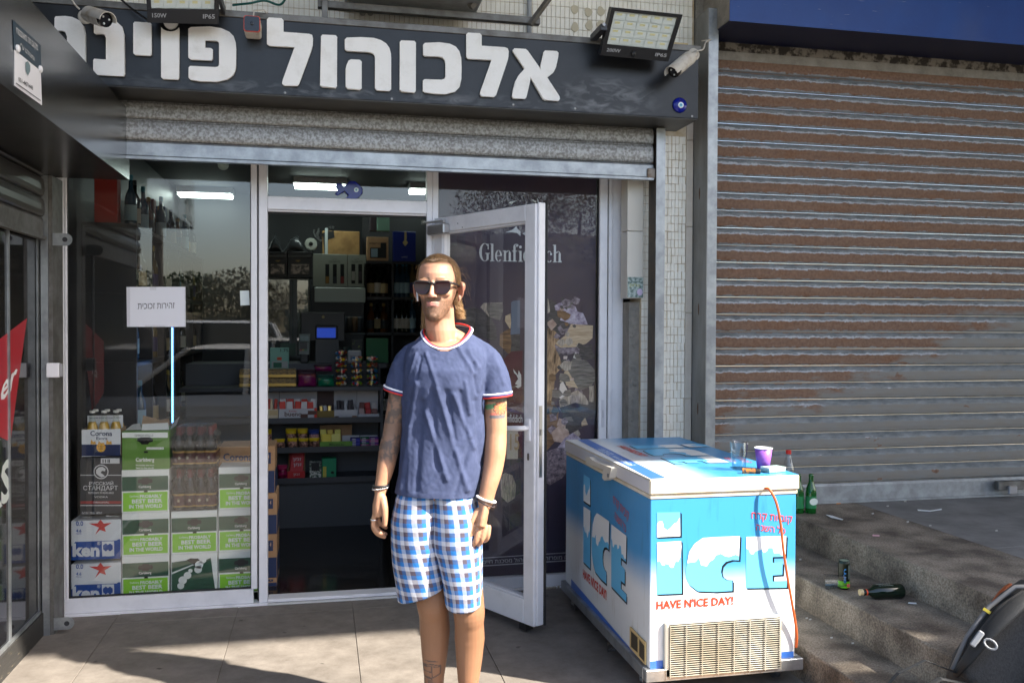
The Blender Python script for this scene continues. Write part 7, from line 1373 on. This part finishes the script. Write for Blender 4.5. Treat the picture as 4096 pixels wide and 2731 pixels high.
for v in SKM.vertices:
    X, D, Z = v.co; n1 = NN(Vector((X*60, D*60, Z*60))); n2 = NN(Vector((X*14, D*14, Z*14)))
    if Z > 1.5:
        hx, hd2 = (X-HX)*c_-D*s_, D*c_+(X-HX)*s_
        c = mixc((.4, .215, .135), (.48, .25, .165), .5+.5*n2+.25*n1)
        nose_ = sstep(.024, .01, abs(hx))*sstep(1.66, 1.645, Z)*sstep(1.615, 1.625, Z); c = mixc(c, (.58, .27, .2), nose_*.5)
        jaw = sstep(1.640-.03*sstep(.05, .02, abs(hx)), 1.606-.012*sstep(.04, .02, abs(hx)), Z)*sstep(-.01, .02, hd2)*(1 if Z < 1.6 or abs(hx) > .03 else .0)
        neck = sstep(1.552, 1.538, Z)*sstep(.085, .05, hd2); jaw *= 1-neck
        side = sstep(.05, .06, abs(hx))*sstep(1.71, 1.68, Z)*sstep(1.58, 1.6, Z)*sstep(.0, .012, hd2)*sstep(.05, .03, hd2)
        mus = sstep(1.6265, 1.6215, Z)*sstep(1.6055, 1.6095, Z)*sstep(.039, .03, abs(hx))*sstep(.06, .07, hd2)
        must = sstep(.043, .033, abs(hx))*sstep(.021, .028, abs(hx))*sstep(1.618, 1.61, Z)*sstep(1.572, 1.58, Z)*sstep(.05, .06, hd2)
        soul = sstep(.014, .009, abs(hx))*sstep(1.5905, 1.587, Z)*sstep(1.566, 1.572, Z)*sstep(.07, .08, hd2)
        chin = sstep(.034, .022, abs(hx))*sstep(1.575, 1.562, Z)*sstep(.05, .065, hd2)*(1-neck)
        bd = min(1, max(jaw*.88, side*.9, mus*.85, must*.85, soul*.95, chin*.97))*(.86+.3*NN(Vector((X*240, D*240, Z*160))))
        c = mixc(c, (.075, .042, .024), max(0, min(.95, bd)))
        if abs(hx) > .079 and 1.632 < Z < 1.672 and -.012 < hd2 < .014: c = mixc(c, (.26, .09, .06), .7)  # ear hollow: its shade is put into the skin colour, not carved
        lips = sstep(1.5895, 1.592, Z)*sstep(1.6085, 1.606, Z)*sstep(.026, .02, abs(hx))*sstep(.075, .085, hd2); c = mixc(c, (.5, .2, .17), lips*.8)
        brow = sstep(.008, .014, abs(hx))*sstep(.052, .045, abs(hx))*sstep(1.6885, 1.692, Z)*sstep(1.7, 1.696, Z)*sstep(.06, .07, hd2); c = mixc(c, (.1, .06, .03), brow*.8)
        scalp = sstep(1.748, 1.758, Z+.0*hx-.02*sstep(.03, .0, hd2)+.03*sstep(.05, -.02, hd2)); c = mixc(c, (.14, .075, .035), scalp)
    else:
        c = mixc((.34, .175, .1), (.42, .225, .135), .5+.6*n2+.3*n1)
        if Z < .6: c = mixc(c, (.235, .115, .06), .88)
        if X < -.14 and .985 < Z < 1.3:                     # tattooed sleeve
            e = sstep(.985, 1.02, Z+.012*n2); m1 = NN(Vector((X*42+3, D*42, Z*30)))+.5*NN(Vector((X*110, D*110, Z*80))); m2 = abs(NN(Vector((X*34, D*34, Z*26+9))))
            t = .45+.5*sstep(-.1, .35, m1)+.4*sstep(.09, .02, m2); 
            if 1.1 < Z < 1.145: t = .35+.45*(math.sin(Z*900+X*500) > .2)
            c = mixc(c, (.07, .062, .055), min(.86, max(0, t))*e)
        if X > .12 and 1.14 < Z < 1.3 and D > -.02:             # coloured flower tattoo
            d = math.hypot(X-FC[0], (Z-FC[1])); ang = math.atan2(Z-FC[1], X-FC[0]); pr = .019+.006*abs(math.sin(ang*5))
            if d < pr: c = mixc((.45, .12, .05), (.5, .2, .1), .5+.5*math.sin(ang*10)) if d > .006 else (.45, .24, .05)
            elif d < pr+.003: c = INK
            elif segd(X, Z, q2(1950, 1625), q2(1985, 1618)) < .009: c = (.1, .24, .1)
            elif segd(X, Z, q2(1966, 1662), q2(2016, 1662)) < .006: c = mixc(INK, (.3, .3, .32), .3)
            elif segd(X, Z, q2(1966, 1652), q2(2016, 1650)) < .004: c = (.5, .14, .1)
            elif Z > FC[1]+.022 and segd(X, Z, q2(1955, 1600), q2(2030, 1592)) < .017: c = mixc(INK, (.2, .17, .08), .5+.5*n1)
            elif Z > FC[1]-.02 and X > FC[0]+.016: c = mixc((.12, .2, .1), c, .5+.5*n1)
        if Z < .245 and X < 0 and D > -.045:
            dm = min(segd(X, Z, a, b) for a, b in BUS)
            if dm < .0024: c = mixc(c, INK, .75)
            elif q2(1690, 0)[0] < X < q2(1765, 0)[0] and Z < q2(0, 2728)[1]: c = mixc(c, INK, .6*sstep(-.2, .3, n1))
        hair_ = NN(Vector((X*260, D*260, Z*60))); c = mixc(c, (.2, .1, .05), max(0, hair_)*.25)
    cols += [c[0], c[1], c[2], 1]
ca.data.foreach_set('color', cols)
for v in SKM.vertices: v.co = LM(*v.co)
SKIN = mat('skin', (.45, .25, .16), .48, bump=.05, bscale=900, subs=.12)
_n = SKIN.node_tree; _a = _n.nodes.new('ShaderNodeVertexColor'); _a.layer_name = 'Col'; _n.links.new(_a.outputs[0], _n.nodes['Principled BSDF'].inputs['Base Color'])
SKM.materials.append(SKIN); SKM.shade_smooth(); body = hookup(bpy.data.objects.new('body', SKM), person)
def mp(name, gg, m, par=None, smooth=True, bev=0):
    gg.v = [LM(*v) for v in gg.v]; return mk(name, gg, m, par or person, local=True, smooth=smooth, bev=bev)

# ---- T-shirt
g = B()
rows = [(.868, -.198, .118, .128, -.135), (.885, -.2, .119, .128, -.135), (.95, -.186, .134, .121, -.13), (1.03, -.18, .142, .114, -.125), (1.1, -.177, .145, .110, -.122), (1.2, -.172, .138, .114, -.122), (1.29, -.17, .142, .127, -.122), (1.35, -.168, .148, .124, -.12), (1.4, -.165, .152, .102, -.112), (1.435, -.15, .142, .085, -.1), (1.465, -.12, .115, .055, -.085), (1.49, -.095, .09, .02, -.07), (1.51, -.075, .075, -.01, -.055)]
g.loft([ringsec(*q, n=48) for q in interp(rows, 3)])
limb(g, [(-.125, -.03, 1.405), (-.152, -.026, 1.375), (-.174, -.02, 1.315), (-.187, -.018, 1.255)], [.046, .05, .052, .0535], 24, 1.12); limb(g, [(.125, -.03, 1.4), (.15, -.026, 1.38), (.17, -.022, 1.32), (.182, -.018, 1.24)], [.046, .054, .0595, .0635], 24, 1.12)
limb(g, [(-.07, -.035, 1.447), (-.14, -.03, 1.408)], [.04, .044]); limb(g, [(.06, -.035, 1.458), (.14, -.03, 1.41)], [.042, .044])
# flatten the sleeve ends: cut below
SH = remeshed(g, .0048, .5, 5)
zz2 = lambda x, y: ((1480+.4973*x-1790)*KM_, 1.52-(1250+.4973*y-1301)*KM_)
FO = [((400, 560), (270, 1400), .013, .009), ((350, 900), (330, 1390), .01, .004), ((440, 700), (400, 1390), .016, -.008), ((470, 780), (640, 1300), .012, .008), ((520, 600), (560, 1200), .014, -.006), ((565, 600), (800, 1400), .013, .009), ((690, 640), (845, 1060), .012, .008), ((640, 620), (700, 1050), .013, -.007), ((780, 540), (812, 790), .01, .007), ((740, 620), (790, 950), .012, -.006), ((850, 480), (700, 240), .01, .006), ((880, 430), (800, 300), .01, .005), ((390, 330), (330, 520), .008, .005), ((430, 350), (400, 520), .008, -.005), ((470, 320), (560, 560), .009, .005), ((860, 700), (900, 1200), .014, -.008), ((300, 700), (260, 1000), .012, -.005), ((820, 1000), (700, 1430), .013, -.006), ((600, 1250), (430, 1420), .012, .005), ((870, 640), (840, 400), .008, -.006), ((950, 420), (870, 640), .01, .005), ((1000, 330), (1080, 560), .012, .004), ((200, 400), (230, 640), .01, .004)]
FO = [(zz2(*a), zz2(*b), w_, am) for a, b, w_, am in FO]
bm = bmesh.new(); bm.from_mesh(SH); bm.normal_update(); kill = []
for v in bm.verts:
    X, D, Z = v.co
    ex_, ed = (X+.004)/.092, (D+.025)/(.115 if D > -.025 else .064)
    if ex_*ex_+ed*ed < 1 and Z > 1.395: kill.append(v); continue
bmesh.ops.delete(bm, geom=kill, context='VERTS')
def cut(sel, co, no):
    fs = [f for f in bm.faces if sel(f.calc_center_median())]; ge = list({*fs, *(e for f in fs for e in f.edges), *(v for f in fs for v in f.verts)})
    bmesh.ops.bisect_plane(bm, geom=ge, plane_co=co, plane_no=no, clear_outer=True)
cut(lambda c: c.x < -.1745 and 1.14 < c.z < 1.33, (-.19, 0, 1.268), (-.27, 0, -1)); cut(lambda c: c.x > .149 and 1.12 < c.z < 1.31, (.18, 0, 1.252), (.1, 0, -1))
cut(lambda c: c.z < 1.0, (-.04, 0, .8785), (-.03, 0, -1)); bm.normal_update()
for v in bm.verts:
    X, D, Z = v.co; d = 0; fr_ = sstep(-.03, .03, D)
    for a, b, w_, am in FO:
        q = segd(X, Z, a, b)
        if q < w_*3: d += .9*am*math.exp(-(q/(w_*.75))**2)*fr_
    d += .003*NN(Vector((X*14+Z*4, D*14, Z*5)))+.0013*NN(Vector((X*42-Z*18, D*42, Z*17)))+.001*NN(Vector((X*95+Z*30, D*95, Z*60)))
    if Z < .9: d *= .6
    v.co = v.co+v.normal*d
for v in bm.verts: v.co = LM(*v.co)
bm.to_mesh(SH); bm.free()
TSH = mat('blue_jersey', lin(66, 74, 102), .85, col2=lin(58, 66, 92), nscale=24, bump=.12, bscale=700, spec=.2)
SH.materials.append(TSH); SH.shade_smooth(); SH.name = 'shirt'; shirt = hookup(bpy.data.objects.new('shirt', SH), person)
# collar and cuff trims
def ringtube(fn, r, m, name, par=shirt, sq=1.0, n=60, a0=0, a1=2*PI): mp(name, G().tube([fn(a0+(a1-a0)*i/n) for i in range(n+1)], r, 8, sq), m, par)
def colr(k):
    def f(a):
        c, s = math.cos(a), math.sin(a); return (-.004+(.0885+k)*c+(.006*c), -.025+((.112 if s > 0 else .06)+k)*s, 1.4985-(.067*s**1.4 if s > 0 else .025*s)+.004*c-k*.5+.002)
    return f
TW = plain(226, 226, 232, .8); TR = plain(196, 50, 46, .8); TN = plain(52, 60, 112, .8)
ringtube(colr(-.0045), .0034, TR, 'collar_stripe'); ringtube(colr(.0), .0032, TN, 'collar_stripe'); ringtube(colr(.0045), .0034, TW, 'collar_stripe')
def cuff(cx, cd_, cz, rx, rd, tz, m, dz, name): ringtube(lambda a: (cx+rx*math.cos(a), cd_+rd*math.sin(a), cz+tz*math.cos(a)+dz), .0036, m, name)
for m, dz in ((TW, .011), (TN, .005), (TR, -.001)):
    cuff(-.1895, -.018, 1.262, .0555, .0625, -.016, m, dz, 'cuff_stripe'); cuff(.183, -.018, 1.249, .0645, .0725, .006, m, dz, 'cuff_stripe')

# ---- checked shorts
def plaid():
    m = bpy.data.materials.new('plaid_cotton'); m.use_nodes = True; nt = m.node_tree; N = nt.nodes; L = nt.links; b = N['Principled BSDF']; b.inputs['Roughness'].default_value = .85; b.inputs['Specular IOR Level'].default_value = .2
    uv = N.new('ShaderNodeUVMap'); uv.uv_map = 'UVMap'; sp = N.new('ShaderNodeSeparateXYZ'); L.new(uv.outputs[0], sp.inputs[0])
    def st(s):
        d = N.new('ShaderNodeMath'); d.operation = 'DIVIDE'; d.inputs[1].default_value = .05; L.new(s, d.inputs[0]); f = N.new('ShaderNodeMath'); f.operation = 'FRACT'; L.new(d.outputs[0], f.inputs[0])
        r = N.new('ShaderNodeValToRGB'); r.color_ramp.interpolation = 'CONSTANT'; e = r.color_ramp.elements; e[0].position = 0; e[0].color = lin(190, 192, 200); e[1].position = .333; e[1].color = lin(44, 112, 178); q = e.new(.667); q.color = lin(84, 76, 88); L.new(f.outputs[0], r.inputs[0]); return r.outputs[0]
    mx = N.new('ShaderNodeMix'); mx.data_type = 'RGBA'; mx.inputs[0].default_value = .5; L.new(st(sp.outputs[0]), mx.inputs[6]); L.new(st(sp.outputs[1]), mx.inputs[7]); L.new(mx.outputs[2], b.inputs['Base Color'])
    n = N.new('ShaderNodeTexNoise'); n.inputs['Scale'].default_value = 60; n.inputs['Detail'].default_value = 6; geo = N.new('ShaderNodeNewGeometry'); L.new(geo.outputs['Position'], n.inputs['Vector']); bp = N.new('ShaderNodeBump'); bp.inputs['Strength'].default_value = .25; bp.inputs['Distance'].default_value = .006; L.new(n.outputs['Fac'], bp.inputs['Height']); L.new(bp.outputs[0], b.inputs['Normal']); return m
PLA = plaid()
def leg(rows, side, hem):
    # rows: z, xl, xr, df, db ; returns a mesh with uv in metres
    n = 72; R_ = interp(rows, 7); vs, uv = [], []; nr = len(R_)
    for i, q in enumerate(R_):
        z, xl, xr, df, db = q; f_ = i/(nr-1); cx, hw = (xl+xr)/2, (xr-xl)/2; cd2, hdp = (df+db)/2, (df-db)/2
        per = PI*(hw+hdp)*1.02
        for j in range(n):
            a = 2*PI*j/n-PI/2; c, s = math.cos(a), math.sin(a); e = .88
            X = cx+hw*math.copysign(abs(c)**e, c); D = cd2+hdp*math.copysign(abs(s)**e, s); zz = z+hem(c, s)*f_**2
            w_ = .003*NN(Vector((X*22, D*22+side, zz*9)))+.0035*f_*math.sin(a*5+side*2)*NN(Vector((a, side, 3)))
            w_ += .006*math.exp(-((zz-.66+.5*(X+.04)*side*-1)/.012)**2)*sstep(.07, .02, abs(X+.04))*(1 if s > 0 else 0)
            vs.append((X+c*w_, D+s*w_, zz)); uv.append((((a-PI/2)/(2*PI))*.62*(1 if True else per)+.013*side+ (0.06*f_ if side < 0 else .01*f_), zz*1.0))
    fs = [(i*n+j, i*n+(j+1) % n, (i+1)*n+(j+1) % n, (i+1)*n+j) for i in range(nr-1) for j in range(n)]
    me = bpy.data.meshes.new('trouser_leg'); me.from_pydata([tuple(LM(*v)) for v in vs], [], fs); ul = me.uv_layers.new(name='UVMap')
    for p in me.polygons:
        js = [me.loops[l].vertex_index % n for l in p.loop_indices]; wrap = max(js)-min(js) > n/2
        for l in p.loop_indices:
            vi = me.loops[l].vertex_index; u, v_ = uv[vi]; ul.data[l].uv = (u+(.62 if wrap and vi % n < n/2 else 0), v_)
    me.materials.append(PLA); me.shade_smooth(); bm = bmesh.new(); bm.from_mesh(me); bmesh.ops.recalc_face_normals(bm, faces=bm.faces); bm.to_mesh(me); bm.free()
    return me
sht = hookup(bpy.data.objects.new('shorts', leg([(.94, -.165, -.022, .09, -.1), (.9, -.18, -.02, .1, -.112), (.86, -.198, -.02, .11, -.122), (.78, -.213, -.022, .118, -.13), (.7, -.214, -.022, .112, -.13), (.62, -.207, -.016, .102, -.13), (.54, -.196, -.008, .09, -.13), (.49, -.19, -.006, .082, -.132)], -1, lambda c, s: .03*c-.006*s)), person)
o2 = hookup(bpy.data.objects.new('trouser_leg', leg([(.94, -.062, .085, .09, -.1), (.9, -.062, .098, .103, -.112), (.86, -.062, .113, .114, -.122), (.78, -.06, .132, .124, -.13), (.7, -.058, .136, .122, -.12), (.62, -.036, .138, .12, -.105), (.54, -.012, .139, .118, -.09), (.47, -.004, .14, .113, -.082)], 1, lambda c, s: .004*c-.024*s)), sht)
for o_, rr_ in ((sht, 0), (o2, 1)): m_ = o_.modifiers.new('thickness', 'SOLIDIFY'); m_.thickness = .0025; m_.offset = -1

# ---- head dress: sunglasses, hair, earbud
def hg(pts): return [hd_(*p) for p in pts]
SGF = mat('glasses_frame', (.012, .011, .012), .4); SGL = mat('tinted_lens', (.02, .007, .009), .04, spec=.35)
sg = thing('sunglasses', 'dark wrap sunglasses with black frame worn by the man', 'sunglasses', MB)
def lensp(s, k=0):
    return [hd_(s*(a), .1045-.20*max(0, a-.035)+k, b) for a, b in ((.0085, 1.676), (.02, 1.6825), (.05, 1.684), (.0665, 1.681), (.066, 1.66), (.058, 1.644), (.044, 1.637), (.024, 1.637), (.0135, 1.648), (.0085, 1.66))]
for s in (-1, 1):
    l = lensp(s); l2 = [Vector(q) for q in l]; nl = len(l2); l = [.5*((2*l2[i])+(l2[(i+1) % nl]-l2[i-1])*t+(2*l2[i-1]-5*l2[i]+4*l2[(i+1) % nl]-l2[(i+2) % nl])*t*t+(3*l2[i]-l2[i-1]-3*l2[(i+1) % nl]+l2[(i+2) % nl])*t**3) for i in range(nl) for t in (0, .33, .67)]; mp('lens', G().prism(l, Vector(hd_(0, .0025, 0))-Vector(hd_(0, 0, 0))), SGL, sg, smooth=False); mp('rim', G().tube(l+[l[0], l[1]], .0028, 8), SGF, sg)
    mp('temple', G().tube(hg([(s*.067, .0965, 1.679), (s*.075, .08, 1.677), (s*.079, .03, 1.674), (s*.081, -.01, 1.668)]), [.005, .0048, .0036, .003], 8), SGF, sg)
mp('bridge', G().tube(hg([(-.012, .105, 1.675), (0, .109, 1.6775), (.012, .105, 1.675)]), .004, 8), SGF, sg)
eb = thing('earbud', 'white wireless earbud in the ear at the viewer left side', 'earbud', MB)
mp('bud', G().ell(hd_(-.077, .012, 1.645), (.007, .008, .008), 10, 8), mat('white_plastic', ()), eb); mp('stem', G().tube(hg([(-.078, .015, 1.642), (-.0765, .02, 1.625), (-.0745, .022, 1.612)]), .0036, 8), mat('white_plastic', ()), eb)
HAIR = mat('brown_hair', (.11, .058, .026), .4, col2=(.26, .15, .07), nscale=30, stretch=(3, 3, .6), namt=.52); HAIR2 = mat('fair_hair', (.24, .13, .055), .42, col2=(.42, .26, .12), nscale=30, stretch=(3, 3, .6))
hair = None; rnd = random.Random(11); g = G()
# cap close to the skull
rings = []
for z, w_, f_, b_ in interp([(1.60, .062, -.03, -.088), (1.64, .07, -.02, -.099), (1.68, .0775, .0, -.107), (1.71, .0785, .03, -.11), (1.735, .0765, .04, -.108), (1.752, .0705, .058, -.102), (1.768, .06, .06, -.092), (1.782, .043, .046, -.068), (1.7915, .018, .018, -.03)], 3):
    rings.append([hd_(w_*math.copysign(abs(math.cos(a))**.9, math.cos(a)), (f_+b_)/2+(f_-b_)/2*math.copysign(abs(math.sin(a))**.9, math.sin(a)), z) for a in [2*PI*j/36 for j in range(36)]])
cap = G().loft(rings); hair = mp('hair', cap, HAIR)
# combed-back strands from the hairline over the skull
def skull(z):
    for q in range(len(head)-1):
        if head[q][0] <= z <= head[q+1][0]:
            t = (z-head[q][0])/(head[q+1][0]-head[q][0]); return tuple(head[q][j]*(1-t)+head[q+1][j]*t for j in (1, 2, 3))
    return head[-1][1:]
HC = Vector((0, -.004, 1.695)); g = G(); g2 = G()
for i in range(1500):
    a = rnd.uniform(-1.5, 1.5); z0 = 1.7655-.008*math.cos(a*4)-.075*sstep(.75, 1.5, abs(a))+rnd.uniform(-.002, .003); w_, f_, b_ = skull(z0)
    st_ = Vector((w_*math.sin(a)*1.0, (f_+b_)/2+(f_-b_)/2*math.cos(a), z0)); d0 = (st_-HC); R0 = d0.length; d0.normalize()
    en = Vector((st_.x*.55+rnd.uniform(-.01, .01), -.104, 1.70-.05*rnd.random()-.04*abs(a)/1.5)); d1 = en-HC; R1 = d1.length+.004; d1.normalize(); om = math.acos(max(-.99, min(.99, d0.dot(d1)))); pts = []; wv = rnd.uniform(0, 6)
    for k in range(9):
        t = k/8; d = (d0*math.sin((1-t)*om)+d1*math.sin(t*om))/math.sin(om); e_ = 1/math.sqrt((d.x/.0785)**2+(d.y/.104)**2+(d.z/.0955)**2); R_ = R0*(1-sstep(0, .25, t))+e_*sstep(0, .25, t)+.002+.003*math.sin(PI*t)*rnd.uniform(.3, 1); p_ = HC+d*R_; pts.append(hd_(p_.x+.0015*math.sin(wv+t*7), p_.y, p_.z))
    (g if i % 3 else g2).tube(pts, [.0005, .001, .0012, .0012, .0012, .0012, .0011, .0009, .0006], 3)
tag(mp('hair_highlights', g2, HAIR2, hair), None, kind='stuff')
tag(mp('hair_strands', g, HAIR, hair), None, kind='stuff')
g = G()
for side, n_, x0, zb in ((-1, 230, -.064, 1.455), (1, 200, .066, 1.545)):
    for i in range(n_):
        x = x0*rnd.uniform(.85, 1.12); z1 = 1.65-rnd.random()*.05; ln = (z1-zb)*rnd.uniform(.65, 1.05); ph = rnd.uniform(0, 6); amp = rnd.uniform(.006, .014); d = rnd.uniform(-.075, -.03); pts = []
        for k in range(10): t = k/9; pts.append(hd_(x+amp*math.sin(ph+t*9)*t+side*.012*t*(1 if side > 0 else -.2)+.006*math.sin(ph*3+t*17)*t, d+amp*math.cos(ph+t*8)*t, z1-ln*t))
        g.tube(pts, [.0009]*8+[.0008, .0004], 3)
for i in range(40):
    x = rnd.choice((-1, 1))*rnd.uniform(.06, .08); z1 = rnd.uniform(1.66, 1.75); pts = [hd_(x, rnd.uniform(-.06, -.0), z1)]; sx = math.copysign(1, x)
    v_ = [sx*rnd.uniform(.004, .01), -.01, rnd.uniform(-.008, .008)]
    for k in range(5): q = pts[-1]; pts.append((q[0]+v_[0], q[1]+v_[1], q[2]+v_[2])); v_[2] -= .004; v_[0] *= .85
    g.tube(pts, [.0003]*6, 3)
tag(mp('hair_locks', g, HAIR2, hair), None, kind='stuff')
# stubble: short fine hairs over beard and moustache
g = G(); bmv = [(v.co.copy(), v.normal.copy()) for v in SKM.vertices]; vals = cols
for i in [q for q in range(len(bmv)) if bmv[q][0].z > 1.53]:
    co, no = bmv[i]
    if co.z < 1.535 or co.z > 1.69: continue
    if vals[i*4] < .26 and co.dot(EF) > -.0 and rnd.random() < .8:
        t = (no*.7+Vector((0, 0, -.9))+EF*.1).normalized()*rnd.uniform(.003, .006); s = no.cross(t).normalized()*.00035; a = co-no*.0004+s*rnd.uniform(-5, 5)+t*rnd.uniform(-.4, .4)
        g.add([a-s, a+s, a+t], [(0, 1, 2)])
if g.v: tag(mk('beard', g, mat('beard_hair', (.09, .05, .025), .5, col2=(.2, .12, .06), nscale=60), person, local=True), None, kind='stuff')
# bracelets and ring
def brace(label, name, c, rx, rd, ry, m, r, n, tilt, bead=0):
    t = thing(name, label, name.replace('_', ' '), MB); f_ = lambda a: (c[0]+rx*math.cos(a), c[1]+rd*math.sin(a), c[2]+tilt*math.cos(a))
    if bead:
        for i in range(bead): a = 2*PI*i/bead; mp('link', G().ell(f_(a), (r*1.25, r*1.1, r*.9), 8, 6), m, t)
    else: mp('band', G().tube([f_(2*PI*i/40) for i in range(41)], r, 8), m, t)
brace('black cord band on the wrist at the viewer left', 'cord_band', (-.247, .049, .913), .0285, .0285, 0, BLACK, .0042, 0, .002)
brace('silver chain bracelet on the wrist at the viewer left', 'chain_bracelet', (-.2485, .05, .904), .0295, .0295, 0, mat('silver', (.7, .68, .66), .25, metal=1), .0034, 24, .004, 26)
brace('white braided bracelet on the wrist at the viewer right', 'braided_bracelet', (.152, .059, .866), .0335, .0325, 0, plain(214, 208, 202, .7), .0048, 24, -.012, 26)
brace('thin dark cord bracelet on the wrist at the viewer right', 'cord_band', (.15, .06, .851), .033, .032, 0, plain(58, 48, 50, .6), .0023, 0, -.015)
rg = thing('finger_ring', 'silver ring on a finger of the hand at the viewer left', 'ring', MB); mp('band', G().tube([(-.271+.0125*math.cos(a), .066+.0125*math.sin(a), .787) for a in [2*PI*i/20 for i in range(21)]], .0032, 8), mat('silver', ()), rg)
